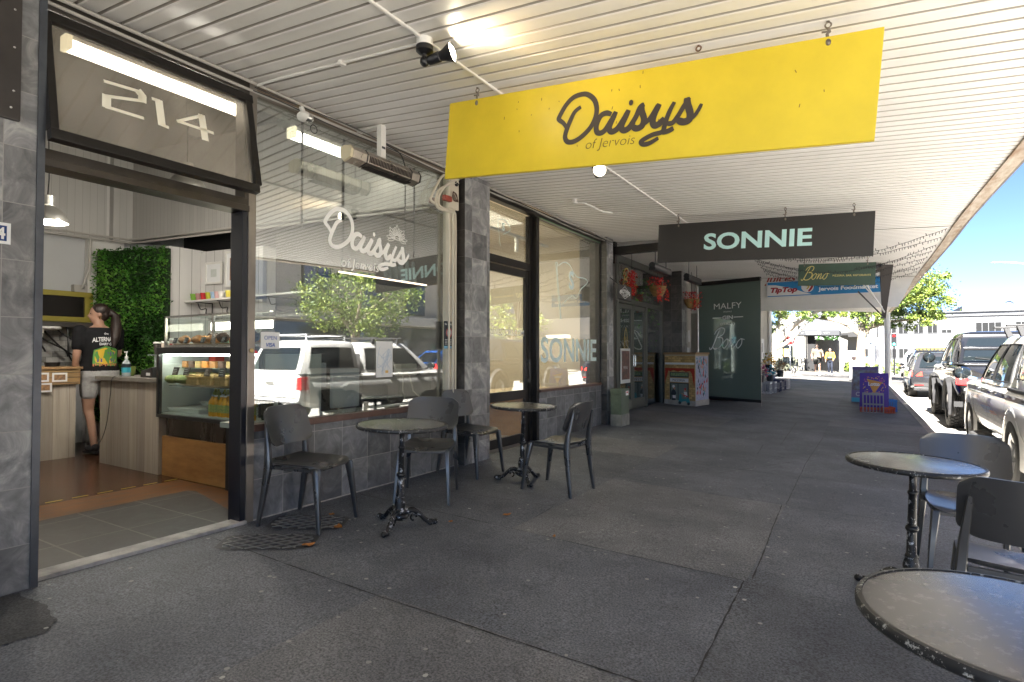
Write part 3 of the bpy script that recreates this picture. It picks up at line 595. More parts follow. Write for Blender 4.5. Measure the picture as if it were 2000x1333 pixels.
wallbox(s2,'head_trim',mat('green_bead',(.12,.22,.13),.5),(-3.98,-3.955,7.22,9.41,3.19,3.2))
dr=MB()
for q in ((-4.11,-4.065,5.78,5.86,.02,2.41),(-4.11,-4.065,6.97,7.05,.02,2.41),(-4.11,-4.065,5.86,6.97,2.31,2.41),(-4.11,-4.065,5.86,6.97,.62,.74),(-4.11,-4.065,5.86,6.97,.02,.14)): dr.box(*q)
dd=part(s2,'door',dr,M_alu,world=True,bevel=.003)
mb=MB().box(-.0,.012,-.03,.03,-.17,.17).box(.012,.05,-.012,.012,-.15,-.12).box(.012,.05,-.012,.012,.12,.15).box(.045,.06,-.015,.015,-.17,.17); hh=raw('handle',mb,M_blk,dd); hh.location=Vector((-4.063,7.0,1.0))-Vector(s2.location)
g2=MB().box(-4.092,-4.085,5.86,6.97,.74,2.31).box(-4.092,-4.085,5.86,6.97,.14,.62); g_=raw('door_glass',g2.shift(-Vector(s2.location)),M_glassw,dd)
wallbox(s2,'transom_pane',M_glassw,(-4.092,-4.085,5.76,7.06,2.52,3.2))
wallbox(s2,'window_pane',M_glassw,(-4.03,-4.022,7.22,9.41,.73,3.2))
wl=MB(); xw=-4.021
put_text(wl,'SONNIE',(xw,8.34,1.30),(0,1,0),(0,0,1),width=2.02,height=.38,bold=.02)
fo=Vector((xw,0,0))
for P_ in ([(7.80,2.62),(7.83,2.64),(7.87,2.62),(7.86,2.5),(7.98,1.85),(7.96,1.83),(7.88,2.2),(7.83,2.55),(7.80,2.62)],[(7.9,2.6),(8.1,2.68),(8.3,2.66),(8.45,2.55),(8.6,2.5),(8.87,2.51),(8.98,2.45),(8.7,2.3),(8.55,2.15),(8.4,2.18),(8.2,2.1),(8.0,2.0)]):
    stroke(wl,P_,.014,fo,(0,1,0),(0,0,1),k=4)
put_text(wl,'S',(xw,8.36,2.42),(0,1,0),(0,0,1),height=.3,bold=.04)
part(s2,'window_lettering',wl,M_teal,world=True); wl=MB()
stroke(wl,[(6.28,3.02),(6.33,2.72),(6.35,2.66)],.008,(-4.084,0,0),(0,1,0),(0,0,1)); stroke(wl,[(6.30,3.0),(6.45,3.03),(6.6,2.93),(6.4,2.82)],.008,(-4.084,0,0),(0,1,0),(0,0,1))
put_text(wl,'S',(-4.084,6.42,2.93),(0,1,0),(0,0,1),height=.11,bold=.03)
part(s2,'transom_lettering',wl,M_teal,world=True)
wl=MB(); put_text(wl,'SONNIESTORE.COM',(-4.083,6.45,1.53),(0,1,0),(0,0,1),width=1.0,bold=.01); part(s2,'door_lettering',wl,M_vinyl,world=True)
M_beige=mat('warm_beige_wall',(.62,.56,.46),.8,nz=.05,nscale=1)
wallbox(s2,'interior_walls',M_beige,(-8.2,-8.1,5.72,9.9,0,3.6),(-8.1,-4.15,5.60,5.69,0,3.6),(-8.1,-4.4,9.76,9.86,0,3.6),(-8.2,-4.13,5.6,9.9,3.45,3.55))
wallbox(s2,'interior_floor',mat('pale_floor',(.42,.36,.28),.4),(-8.2,-4.12,5.6,9.9,-.04,.015))
wallbox(s2,'partition',M_beige,(-6.2,-6.1,5.9,8.4,0,1.9))
tt=thing('track_light','white ceiling track with a cylinder spotlight inside the teal lettered shop','lamp',(-5,7,3.2))
mb=MB().box(-4.62,-4.56,5.8,8.6,3.04,3.08).cyl((-4.59,6.8,3.08),(-4.59,6.8,3.45),.006,6); part(tt,'track',mb,M_white,world=True)
for y in (6.55,7.6): mb=MB().cyl((-4.59,y,3.04),(-4.59,y,2.82),.03,14); part(tt,'spot_head',mb,M_white,smooth=True,world=True)
l=bpy.data.lights.new('shop_light','AREA'); l.energy=20; l.size=1.6; l.color=(1,.88,.68); lo=bpy.data.objects.new('shop_light',l); COL.objects.link(lo); lo.location=(-5.4,7.6,3.40); lo.parent=tt; lo.location=(-.6,.4,.2)
# stock seen behind the door glass: blue stacked chairs and red umbrella
ch=thing('stacked_chairs','stack of blue metal chairs behind the glass door','chair',(-5.0,6.9,0))
for k in range(4):
    mb=MB(); z=.45+.1*k
    mb.box(-5.2,-4.8,6.75,7.15,z,z+.02).box(-5.2,-4.8,7.13,7.17,z+.02,z+.42)
    for q in ((-5.18,6.77),(-4.82,6.77),(-5.18,7.13),(-4.82,7.13)): mb.bar((q[0],q[1],z),(q[0]*1.0,q[1],max(.015,z-.44)),.02)
    part(ch,'chair',mb,mat('bright_blue_metal',(.02,.17,.5),.35),world=True)
single('fabric_bundle',MB().ell((-4.95,6.45,1.15),(.14,.22,.22)).ell((-4.93,6.36,.95),(.08,.12,.2)).cyl((-4.95,6.45,1.2),(-4.95,6.5,0.015),.02),mat('glossy_red',(.5,.03,.03),.3),'shiny red bundle on a stand behind the glass door','display',smooth=True,loc=(-4.95,6.45,0))
ct=thing('shop_counter','pale wooden display counter inside the teal lettered window','counter',(-4.9,8.2,0))
part(ct,'top',MB().box(-5.4,-4.3,7.3,9.3,.60,.64),mat('pale_ply',(.62,.5,.34),.5,nz=.2,nscale=6,stretch=(1,6,1)),world=True,bevel=.004)
part(ct,'body',MB().box(-5.35,-4.35,7.35,9.25,.015,.60),mat('orange_ply',(.5,.3,.13),.5,nz=.2,nscale=6),world=True)
# ---------------------------------------------------------------- third shop (restaurant)
s3=thing('shop_building','restaurant front with dark glazed doors, gold lettering and hanging flowers','building',(-4.38,12,0),group='shops along the footpath')
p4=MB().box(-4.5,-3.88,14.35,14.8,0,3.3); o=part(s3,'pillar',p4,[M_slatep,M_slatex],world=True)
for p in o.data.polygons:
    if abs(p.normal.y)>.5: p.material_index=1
M_gfr=mat('greenish_dark_frame',(.10,.105,.095),.45)
wallbox(s3,'side_panel',mat('charcoal_board',(.07,.065,.06),.6),(-4.40,-4.36,9.75,11.15,0,3.3))
wallbox(s3,'door_frame',M_gfr,(-4.42,-4.34,11.15,11.28,0,3.3),(-4.42,-4.34,11.28,14.35,2.32,2.42),(-4.42,-4.34,13.0,13.1,0,2.32),(-4.42,-4.34,14.25,14.35,0,3.3),(-4.42,-4.34,11.28,14.25,3.15,3.3),bevel=.004)
for (a,b) in ((11.3,12.12),(12.14,12.98)):
    dr=MB()
    for q in ((a,a+.09,.03,2.3),(b-.09,b,.03,2.3),(a+.09,b-.09,2.2,2.3),(a+.09,b-.09,.03,.25)): dr.box(-4.40,-4.355,*q)
    e=part(s3,'door',dr,M_gfr,world=True,bevel=.003)
    g_=raw('door_glass',MB().box(-4.382,-4.376,a+.09,b-.09,.25,2.2).shift(-Vector(s3.location)),M_glassw,e)
    g_=raw('handle',MB().tube([(-4.35,(b-.05 if a<12 else a+.05),.95),(-4.31,(b-.05 if a<12 else a+.05),.97),(-4.31,(b-.05 if a<12 else a+.05),1.2),(-4.35,(b-.05 if a<12 else a+.05),1.22)],.01,8).shift(-Vector(s3.location)),M_steel,e)
wallbox(s3,'window_pane',M_glassw,(-4.382,-4.376,13.1,14.25,.06,2.32),(-4.382,-4.376,11.28,14.25,2.42,3.15))
wl=MB(); stroke(wl,[(11.7,1.05),(11.58,1.4),(11.7,1.8),(11.82,1.4),(11.7,1.05)],.02,(-4.35,0,0),(0,1,0),(0,0,1),k=3); stroke(wl,[(11.7,1.2),(11.64,1.4),(11.7,1.6),(11.76,1.4),(11.7,1.2)],.015,(-4.35,0,0),(0,1,0),(0,0,1),k=3)
bono(wl,(-4.37,12.0,2.72),(0,1,0),(0,0,1),.62)
part(s3,'gold_lettering',wl,mat('gold_paint',(.55,.38,.06),.4),world=True)
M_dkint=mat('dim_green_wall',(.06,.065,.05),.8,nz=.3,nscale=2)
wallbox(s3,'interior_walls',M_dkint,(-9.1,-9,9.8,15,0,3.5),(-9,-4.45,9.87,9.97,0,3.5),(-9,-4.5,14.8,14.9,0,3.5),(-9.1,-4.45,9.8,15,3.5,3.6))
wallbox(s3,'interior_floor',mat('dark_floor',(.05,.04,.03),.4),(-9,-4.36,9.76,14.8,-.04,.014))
# wall of the food market and beyond
s4=thing('shop_building','weathered white food market front beyond the green blind','building',(-4,22,0),group='shops along the footpath')
M_wth=mat('weathered_white',(.52,.50,.46),.7,nz=.35,nscale=2.2,stretch=(1,1,.35))
wallbox(s4,'wall',M_wth,(-4.5,-3.95,14.85,15.5,0,3.3),(-4.5,-4.0,15.5,17.4,0,.6),(-4.5,-4.0,15.5,17.4,2.6,3.3),(-4.5,-3.9,17.4,18.0,0,3.3),(-4.5,-3.95,24.5,31,0,3.6),(-4.5,-4.0,18,24.5,2.5,3.4),(-12,-4.5,30.6,31,0,7))
wallbox(s4,'window_pane',M_glassw,(-4.2,-4.19,15.5,17.4,.6,2.6),(-4.2,-4.19,18,24.5,.2,2.5))
wallbox(s4,'interior_walls',mat('pale_interior',(.5,.5,.45),.8),(-7,-6.9,15,30,0,3.3),(-7,-4.5,14.9,15.0,0,3.3),(-7,-4.4,15,30,3.3,3.4),(-7,-4.4,15,30,-.05,.01))
wallbox(s4,'downpipe',M_white,(-3.94,-3.84,26.2,26.45,0,3.3),(-3.94,-3.86,29.5,29.8,0,3.3),bevel=.02)
ps=MB()
for (y0,y1,z0,z1) in ((14.87,15.05,1.0,1.35),(15.1,15.32,.9,1.4),(14.9,15.1,1.5,1.8),(15.2,15.38,1.55,1.85),(27.5,28.4,.9,1.9)): ps.box(-3.95,-3.945,y0,y1,z0,z1)
part(s4,'paper_notices',ps,P_white,world=True)
ps=MB()
for (y0,z0,h) in ((27.7,1.3,.4),(28.1,1.05,.2),(14.92,1.12,.1),(15.15,1.1,.16)): ps.box(-3.944,-3.942,y0,y0+.18,z0,z0+h)
part(s4,'printed_blocks',ps,P_dark,world=True)
# ================================================================ PEOPLE
def figure(name,label,loc,rz,H=1.75,skin=(.45,.27,.19),shirt=None,bottom=None,hair=None,shoe=None,arms=None,legs=None,head_turn=0,lean=0,group=None,hairlen='short',wide=1.0,vox=.012,extra=None,shorts=True,glasses=False,sleeve=.55,chest2=None):
    s=H/1.75; root=thing(name,label,'person',loc,rz,group)
    V=lambda x,y,z: Vector((x*s,y*s,z*s))
    sh=[V(-.185*wide,0,1.43),V(.185*wide,0,1.43)]
    arms=arms or [[(-.24,.0,1.15),(-.25,.06,.90)],[(.24,0,1.15),(.25,.06,.90)]]
    legs=legs or [[(-.095,.01,.50),(-.10,-.03,.09)],[(.095,.01,.50),(.10,-.03,.09)]]
    hips=[V(-.092*wide,0,.90),V(.092*wide,0,.90)]
    secs=[(.84,.15,.115),(.90,.178,.135),(.97,.178,.132),(1.05,.16,.118),(1.14,.15,.108),(1.25,.162,.115),(1.36,.178,.118),(1.43,.165,.10),(1.475,.10,.075),(1.50,.062,.06)]
    def torso(mb,z0,z1,g=0):
        L=[]
        for (z,rx,ry) in secs:
            if z0<=z<=z1: L.append([V((rx*wide+g)*math.cos(a),(ry*wide**.6+g)*math.sin(a)-.01+.01*math.sin(z*9),z) for a in [2*PI*i/24 for i in range(24)]])
        mb.loft(L)
    def limb(mb,pts,rs,k=14):
        mb.tube(smooth_path(pts,4) if len(pts)>2 else pts,[rs[0]+(rs[-1]-rs[0])*i/(4*(len(pts)-1)) for i in range(4*(len(pts)-1)+1)] if len(pts)>2 else rs,k)
        for p,r in ((pts[0],rs[0]),(pts[-1],rs[-1])): mb.ell(p,(r,r,r),12,8)
    body=MB(); torso(body,.8,1.6)
    hands=[]
    for i in (0,1):
        e=V(*arms[i][0]); w_=V(*arms[i][1])
        limb(body,[sh[i],e],[.052*s,.042*s]); limb(body,[e,w_],[.041*s,.028*s])
        # hand: palm, four fingers, thumb
        d_=(w_-e).normalized(); fwd=Vector((0,1,0)); side=d_.cross(fwd).normalized() if abs(d_.dot(fwd))<.95 else Vector((1,0,0)); nrm=side.cross(d_).normalized()
        pc=w_+d_*.05*s; M=Matrix((side,nrm,d_)).transposed(); body.ell(pc,(.022*s,.036*s,.052*s),12,8,Matrix((side,nrm,d_)).transposed())
        for k in range(4):
            o_=w_+d_*.085*s+nrm*(.024-.016*k)*s; ln=[.066,.078,.074,.058][k]*s; inn=side*(-1 if i else 1)*(-.012*s)
            body.tube([o_,o_+d_*ln*.5,o_+d_*ln*.85+inn],[.0085*s,.0078*s,.006*s],8)
        body.tube([w_+d_*.03*s+nrm*.025*s,w_+d_*.06*s+nrm*.05*s,w_+d_*.09*s+nrm*.055*s],[.011*s,.010*s,.007*s],8)
        k_=V(*legs[i][0]); a_=V(*legs[i][1])
        limb(body,[hips[i],k_],[.088*s*wide**.5,.057*s]); limb(body,[k_,k_.lerp(a_,.35)+Vector((0,-.012*s,0)),a_],[.054*s,.036*s])
        body.ell(a_+V(0,.05,-.045),(.038*s,.10*s,.035*s),12,8)
    body.cyl(V(0,-.005,1.44),V(0,.012,1.56),.056*s,16,.05*s)
    hc=V(0,.02,1.635); Rz=Matrix.Rotation(head_turn,3,'Z')
    def hp(x,y,z): return hc+Rz@V(x,y,z)
    body.ell(hc+Rz@V(0,-.005,.025),(.073*s,.092*s,.095*s),18,12,Rz); body.ell(hp(0,.025,-.045),(.055*s,.062*s,.068*s),16,10,Rz); body.ell(hp(0,.045,-.085),(.03*s,.03*s,.026*s),12,8,Rz)
    body.ell(hp(0,.095,-.022),(.012*s,.018*s,.02*s),10,6,Rz); body.ell(hp(0,.084,.0),(.009*s,.012*s,.026*s),8,6,Rz); body.ell(hp(0,.083,-.055),(.022*s,.010*s,.008*s),10,6,Rz)
    for sx in (-1,1): body.ell(hp(.075*sx,-.005,-.01),(.009*s,.019*s,.030*s),8,8,Rz)
    skm=mat('skin_%.2f'%skin[0],skin,.5,nz=.05,nscale=9)
    b=remesh('body',body,skm,root,vox,5)
    ey=MB()
    for sx in (-1,1): ey.ell(hp(.030*sx,.080,.008),(.012*s,.006*s,.007*s),8,6,Rz); ey.box(0,0,0,0,0,0) if False else None
    raw('eyes',ey,mat('eye_dark',(.03,.02,.015),.2),root,True)
    if glasses:
        g=MB().ell(hp(-.032,.088,.008),(.027*s,.008*s,.018*s),12,6,Rz).ell(hp(.032,.088,.008),(.027*s,.008*s,.018*s),12,6,Rz); g.bar(hp(-.07,.07,.012),hp(-.076,-.0,.01),.004).bar(hp(.07,.07,.012),hp(.076,0,.01),.004); raw('sunglasses',g,M_blk,root,True)
    # shirt
    mb=MB(); torso(mb,.90 if not lean else .9,1.48,.018)
    for i in (0,1):
        e=V(*arms[i][0]); q=sh[i].lerp(e,sleeve if sleeve<=1 else 1); limb(mb,[sh[i],q],[.074*s,.064*s])
        if sleeve>1: limb(mb,[e,e.lerp(V(*arms[i][1]),sleeve-1)],[.056*s,.048*s])
    so_=remesh('shirt',mb,shirt,root,vox,3)
    mb=MB(); torso(mb,.83,.98,.022)
    f=.52 if shorts else 1
    for i in (0,1):
        k_=V(*legs[i][0]); a_=V(*legs[i][1]); limb(mb,[hips[i],hips[i].lerp(k_,f)],[.102*s*wide**.5,(.088 if shorts else .066)*s])
        if not shorts: limb(mb,[k_,k_.lerp(a_,.97)],[.066*s,.052*s])
    remesh('shorts' if shorts else 'trousers',mb,bottom,root,vox,3)
    for i in (0,1):
        a_=V(*legs[i][1]); fs=MB(); fs.ell(a_+V(0,.045,-.04),(.047*s,.125*s,.045*s),14,8); fs.ell(a_+V(0,-.03,-.02),(.044*s,.05*s,.04*s),12,8); fs.box(a_.x-.043*s,a_.x+.043*s,a_.y-.08*s,a_.y+.155*s,a_.z-.088*s,a_.z-.068*s); raw('shoe',fs,shoe,root,True)
    mb=MB()
    if hairlen!='none':
        mb.ell(hc+Rz@V(0,-.02,.045),(.083*s,.095*s,.092*s),18,12,Rz); mb.ell(hc+Rz@V(0,-.05,-.0),(.074*s,.06*s,.085*s),14,10,Rz)
        if hairlen=='pony':
            mb.ell(hp(0,-.115,.035),(.035*s,.04*s,.04*s)); mb.tube([hp(0,-.12,.04),hp(-.02,-.17,-.02),hp(-.07,-.17,-.15),hp(-.14,-.15,-.29),hp(-.18,-.13,-.40)],[.034*s,.048*s,.06*s,.05*s,.012*s],14)
        h_=remesh('hair',mb,hair,root,vox*.8,3)
    return root,so_,hp,s
def cloth(name,c,n=.25,sc=14): return mat(name,c,.85,nz=n,nscale=sc,bump=.3,bscale=25,spec=.2)
H_dark=mat('dark_brown_hair',(.022,.012,.009),.45,nz=.5,nscale=60,stretch=(1,1,.15),bump=.5,bscale=90)
# ---- cafe worker, back to us
wk,shirt_o,hp,s_=figure('person','woman with a dark ponytail, black printed T-shirt and denim shorts standing behind the counter','x' and (-8.22,3.44,.02),R(96),H=1.84,
    shirt=cloth('black_cotton',(.012,.012,.014)),bottom=cloth('washed_denim',(.42,.42,.42),.2,25),hair=H_dark,shoe=mat('black_canvas',(.02,.02,.025),.7),
    arms=[[(-.245,-.01,1.14),(-.22,.08,.89)],[(.25,.06,1.16),(.22,.30,1.12)]],legs=[[(-.09,.03,.50),(-.085,-.09,.09)],[(.10,.05,.52),(.09,.02,.09)]],head_turn=R(68),hairlen='pony',wide=1.12,skin=(.40,.23,.16),sleeve=.62)
def decal(root,surf,name,mb,m,label=None):
    """wrap flat shapes (x,z in the figure's own axes) on the back of a garment"""
    me=surf.data; bv=BVHTree.FromPolygons([v.co.copy() for v in me.vertices],[tuple(p.vertices) for p in me.polygons])
    bm=bmesh.new(); t=mb.mesh('t',m); bm.from_mesh(t); bmesh.ops.triangulate(bm,faces=bm.faces)
    for _ in range(3):
        E=[e for e in bm.edges if e.calc_length()>.02]
        if not E: break
        bmesh.ops.subdivide_edges(bm,edges=E,cuts=1)
    for v in bm.verts:
        h=bv.ray_cast(Vector((v.co.x,-.8,v.co.z)),Vector((0,1,0)))
        v.co.y=(h[0].y if h[0] else -.1)-.003+v.co.y
    bm.to_mesh(t); o=bpy.data.objects.new(name,t); COL.objects.link(o); o.parent=root; return o
mb=MB(); uu=(1,0,0); vv=(0,0,1)
put_text(mb,'the',(.0,0,1.475),uu,vv,width=.05,off=0); put_text(mb,'ALTERNATIVE',(.0,0,1.405),uu,vv,width=.30,height=.055,bold=.03,off=0,arc=-.015); put_text(mb,'DAIRY CO',(.0,0,1.345),uu,vv,width=.16,height=.032,bold=.03,off=0)
decal(wk,shirt_o,'shirt_lettering',mb,P_white)
def quadset(L,off=0):
    m=MB()
    for (x0,x1,z0,z1) in L: m.add([(x0,off,z0),(x1,off,z0),(x1,off,z1),(x0,off,z1)],[(0,1,2,3)])
    return m
m=MB(); m.poly([(-.14,1.10),(-.10,1.08),(.10,1.07),(.15,1.11),(.15,1.27),(.10,1.30),(-.02,1.32),(-.13,1.27)],(0,0,0),uu,vv); decal(wk,shirt_o,'shirt_print',m,mat('print_green',(.10,.30,.06),.7))
m=MB(); m.poly([(-.12,1.12),(-.02,1.09),(-.02,1.30),(-.12,1.26)],(0,-.001,0),uu,vv).poly([(-.02,1.09),(.12,1.13),(.12,1.25),(-.02,1.30)],(0,-.001,0),uu,vv); decal(wk,shirt_o,'shirt_print',m,mat('print_yellow',(.70,.47,.04),.7))
m=quadset([(x,x+.018,1.20,1.245) for x in (-.105,-.07,.005,.04,.08)]+[(x,x+.016,1.12,1.165) for x in (-.1,-.065,.01,.05,.085)],-.002); decal(wk,shirt_o,'shirt_print',m,mat('print_violet',(.12,.10,.25),.7))
m=quadset([(-.14+.02*i,-.128+.02*i,1.07+.008*(i%3),1.10+.006*(i%2)) for i in range(14)],-.003); decal(wk,shirt_o,'shirt_print',m,mat('print_orange',(.55,.2,.08),.7))
eb=MB().lathe([(.012,-.004),(.016,0),(.012,.004),(.008,0),(.012,-.004)],(0,0,0),14,'X'); e_=raw('earring',eb,mat('gold',(.8,.55,.2),.2,1),wk,True); e_.location=hp(-.088,-.005,-.048)
# ================================================================ CAFE INTERIOR
M_bead=planks('beadboard',[(.46,.45,.43),(.50,.49,.47)],.09,'Y',.5,gap=.004,gapcol=(.30,.29,.27),grain=(3,3,30),var=.04)
M_beads=planks('beadboard_long',[(.38,.37,.35),(.42,.41,.39)],.075,'X',.5,gap=.004,gapcol=(.25,.24,.22),grain=(3,3,30),var=.04)
M_wplank=planks('white_planks',[(.62,.61,.6),(.70,.69,.68)],.17,'X',.5,var=.06,gap=.006,gapcol=(.15,.14,.13),grain=(2,2,25))
M_wash=planks('whitewashed_boards',[(.30,.26,.21),(.46,.42,.36)],.165,'X',.75,gap=.004,gapcol=(.2,.16,.12),grain=(.8,.8,18))
M_washy=planks('whitewashed_boards_side',[(.30,.26,.21),(.46,.42,.36)],.165,'Y',.75,gap=.004,gapcol=(.2,.16,.12),grain=(.8,.8,18))
M_floor=planks('dark_floorboards',[(.016,.007,.004),(.11,.045,.02)],.14,'X',.22,gap=.014,gapcol=(.01,.008,.006),grain=(1,22,1))
M_floor2=mat('worn_orange_floor',(.19,.075,.018),.4,nz=.6,nscale=4,ncol=(.035,.018,.009),stretch=(3,1,1))
M_tilef=tiles('entrance_tiles',.62,.42,[(.016,.014,.012),(.026,.023,.020),(.042,.037,.032)],(.11,.10,.085),rough=.45,axes='XY',offset=0,gsize=.007,off=(.1,.05))
mb=MB().box(-9.5,-3.99,.9,5.2,-.05,.005); struct('floor',mb,M_floor)
mb=MB().poly([(-5.75,1.0),(-4.0,1.0),(-4.0,3.1),(-5.75,3.12)],(0,0,.009),(1,0,0),(0,1,0)); struct('floor_strip',mb,M_floor2)
mb=MB().poly([(-5.2,1.0),(-4.0,1.0),(-4.0,2.66),(-4.3,2.72),(-5.15,2.94),(-5.22,2.9)],(0,0,.014),(1,0,0),(0,1,0)); struct('tiled_entrance',mb,M_tilef)
mb=MB()
for k in range(11): y=1.1+.19*k; mb.box(-5.80,-5.785,y,y+.12,.012,.014)
struct('floor_tape',mb,mat('yellow_tape',(.5,.4,.06),.6))
wi=cafe
wallbox(wi,'interior_wall',mat('pale_grey_wall',(.50,.51,.52),.7,nz=.05,nscale=2),(-9.5,-9.4,.9,5.2,0,4.3)); 
wallbox(wi,'bulkhead',M_bead,(-9.4,-9.22,.9,3.93,2.86,4.2),(-9.4,-9.18,4.0,4.3,2.88,4.2))
wallbox(wi,'pilaster',M_white,(-9.4,-9.3,3.74,4.2,0,4.2))
def skew(X): return 4.25+.135*(X+9.2)
mb=MB(); mb.hexa([(-9.2,skew(-9.2),2.90),(-4.02,skew(-4.02),2.90),(-4.02,skew(-4.02)+.06,2.90),(-9.2,skew(-9.2)+.06,2.90),(-9.2,skew(-9.2),4.2),(-4.02,skew(-4.02),4.2),(-4.02,skew(-4.02)+.06,4.2),(-9.2,skew(-9.2)+.06,4.2)]); part(wi,'bulkhead',mb,M_beads,world=True)
mb=MB()
for dz in (0,.05): mb.tube([(-9.16,3.0,2.84+dz),(-9.16,4.2,2.86+dz),(-8.9,skew(-8.9)-.03,2.86+dz),(-4.1,skew(-4.1)-.03,2.86+dz)],.014,8)
mb.box(-9.2,-4.02,5.1,5.12,2.9,2.91) if False else None
mb.tube([(-9.17,3.72,2.85),(-9.2,3.72,2.45),(-9.25,3.66,2.15)],.016,8); mb.box(-9.4,-9.3,3.58,3.74,2.1,2.2); part(wi,'conduit',mb,mat('grey_conduit',(.42,.40,.37),.5),smooth=True,world=True)
def sk2(X): return 4.66+.13*(X+8.1)
mb=MB(); mb.hexa([(-8.1,sk2(-8.1),0),(-6.9,sk2(-6.9),0),(-6.9,5.11,0),(-8.1,5.11,0),(-8.1,sk2(-8.1),2.70),(-6.9,sk2(-6.9),2.70),(-6.9,5.11,2.70),(-8.1,5.11,2.70)]); part(wi,'plank_wall',mb,M_wplank,world=True)
wallbox(wi,'side_wall',mat('brown_grey_wall',(.11,.10,.09),.8,nz=.2,nscale=2),(-6.88,-4.02,5.0,5.11,0,2.9))
wallbox(wi,'plank_wall',planks('white_planks_side',[(.62,.61,.6),(.70,.69,.68)],.17,'Y',.5,var=.06,gap=.006,gapcol=(.15,.14,.13),grain=(2,2,25)),(-8.2,-8.105,4.22,5.2,0,2.72))
wallbox(wi,'dark_backdrop',M_blkm,(-9.5,-4.0,5.12,5.19,0,4.3))
wallbox(wi,'interior_wall',mat('grey_side_wall',(.3,.29,.27),.8),(-9.5,-4.0,.85,.95,0,4.3))
wallbox(wi,'ceiling',mat('dark_ceiling',(.16,.15,.14),.8),(-9.5,-3.99,.9,5.2,4.2,4.3))
wallbox(wi,'wall_tiles',tiles('subway_tiles',.15,.075,[(.36,.36,.35),(.42,.42,.41),(.46,.46,.45)],(.2,.2,.19),rough=.3,axes='YZ',offset=.5,gsize=.003),(-9.4,-9.385,2.0,3.74,.9,1.66))
wallbox(wi,'black_panel',M_blk,(-4.96,-4.06,3.1,3.12,0,.62))
# counters
c1=thing('service_counter','low whitewashed board counter with timber top box at the left of the cafe','counter',(-8.5,2.6,0))
part(c1,'body',MB().box(-9.0,-8.12,1.4,3.16,0,.88),M_washy,world=True); part(c1,'top_box',MB().box(-9.05,-8.08,1.4,3.19,.88,1.06),planks('warm_timber',[(.25,.15,.06),(.40,.26,.12)],.06,'Z',.5,grain=(1,14,1)),world=True,bevel=.004); part(c1,'top',MB().box(-9.07,-8.06,1.4,3.21,1.062,1.09),mat('timber_edge',(.36,.22,.10),.5,nz=.3,nscale=5),world=True,bevel=.004)
mb=MB()
for (y,z) in ((2.80,.97),(2.98,.965),(2.83,.85)): mb.box(-8.08,-8.078,y-.075,y+.075,z-.05,z+.055)
mb=MB()
for (y,z) in ((2.80,.97),(2.98,.965),(2.83,.85)):
    part(c1,'photo_card',MB().box(-8.08,-8.078,y-.075,y+.075,z-.05,z+.055),P_white,world=True); part(c1,'photo',MB().box(-8.078,-8.0765,y-.055,y+.055,z-.03,z+.035),mat('food_photo',(.5,.28,.12),.5,nz=.8,nscale=30,ncol=(.12,.08,.06)),world=True)
if 0: part(c1,'photo',mb,mat('food_photo',(.5,.28,.12),.5,nz=.8,nscale=30,ncol=(.12,.08,.06)),world=True)
c2=thing('service_counter','whitewashed board counter with grey top between the worker and the display fridge','counter',(-6.8,3.4,0))
part(c2,'body',MB().box(-7.45,-6.19,3.14,3.8,0,.945),M_wash,world=True); part(c2,'top',MB().box(-7.5,-6.17,3.10,3.85,.947,.99),mat('grey_worn_top',(.20,.185,.165),.5,nz=.3,nscale=6,stretch=(1,5,1)),world=True,bevel=.004)
mb=MB().tube(smooth_path([(-7.02,3.2,.992),(-7.05,3.09,.985),(-7.09,3.085,.8),(-7.17,3.09,.5),(-7.28,3.09,.3),(-7.42,3.05,.12)],6),.004,6); single('power_cable',mb,M_blk,'thin black cable hanging down the front of the counter','cable',loc=(-7.1,3.1,.5))
def bottle(name,label,loc,h,r,liquid,lid,lab=None,group=None,cat='bottle',labz=(.25,.7)):
    t=thing(name,label,cat,loc,0,group); part(t,'body',MB().lathe([(0,0),(r*.95,0),(r,.01),(r,h*.62),(r*.85,h*.72),(r*.36,h*.84),(r*.33,h*.93),(0,h*.93)],n=16),liquid,smooth=True)
    part(t,'cap',MB().lathe([(0,h*.93),(r*.42,h*.93),(r*.42,h),(0,h)],n=14),lid,smooth=True)
    if lab: part(t,'label',MB().lathe([(r*1.02,h*labz[0]*.8),(r*1.02,h*labz[1]*.8)],n=16),lab,smooth=True)
    return t
t=bottle('pump_bottle','clear sanitiser pump bottle with blue label beside the green mug',(-7.0,3.2,.992),.22,.043,mat('clear_gel',(.55,.6,.62),.15,alpha=.6),M_white,mat('teal_label',(.03,.32,.42),.5)); part(t,'pump',MB().cyl((0,0,.2),(0,0,.27),.006).box(-.035,.012,-.008,.008,.265,.28).cyl((0,0,.2),(0,0,.225),.018),M_white,smooth=True)
part(t,'label_band',MB().lathe([(.0445,.10),(.0445,.14)],n=16),P_dark)
t=thing('mug','olive green mug on the counter beside the pump bottle','cup',(-7.17,3.32,.992)); part(t,'body',MB().lathe([(0,0),(.035,0),(.052,.03),(.055,.11),(.05,.11),(.046,.03),(0,.01)],n=20),mat('olive_glaze',(.16,.22,.05),.25),smooth=True); part(t,'handle',MB().tube([(-.05,0,.09),(-.085,0,.085),(-.088,0,.05),(-.052,0,.03)],.007,8),MATS['olive_glaze'],smooth=True)
t=thing('card_terminal','black payment terminal with white sticker on the counter end','terminal',(-6.55,3.24,.992)); part(t,'body',MB().hexa([(-.13,-.05,0),(.13,-.05,0),(.13,.07,0),(-.13,.07,0),(-.12,-.045,.07),(.10,-.045,.11),(.10,.06,.12),(-.12,.06,.08)]),M_blk,bevel=.008); part(t,'sticker',MB().box(.0,.08,-.053,-.0505,.02,.05),P_white)
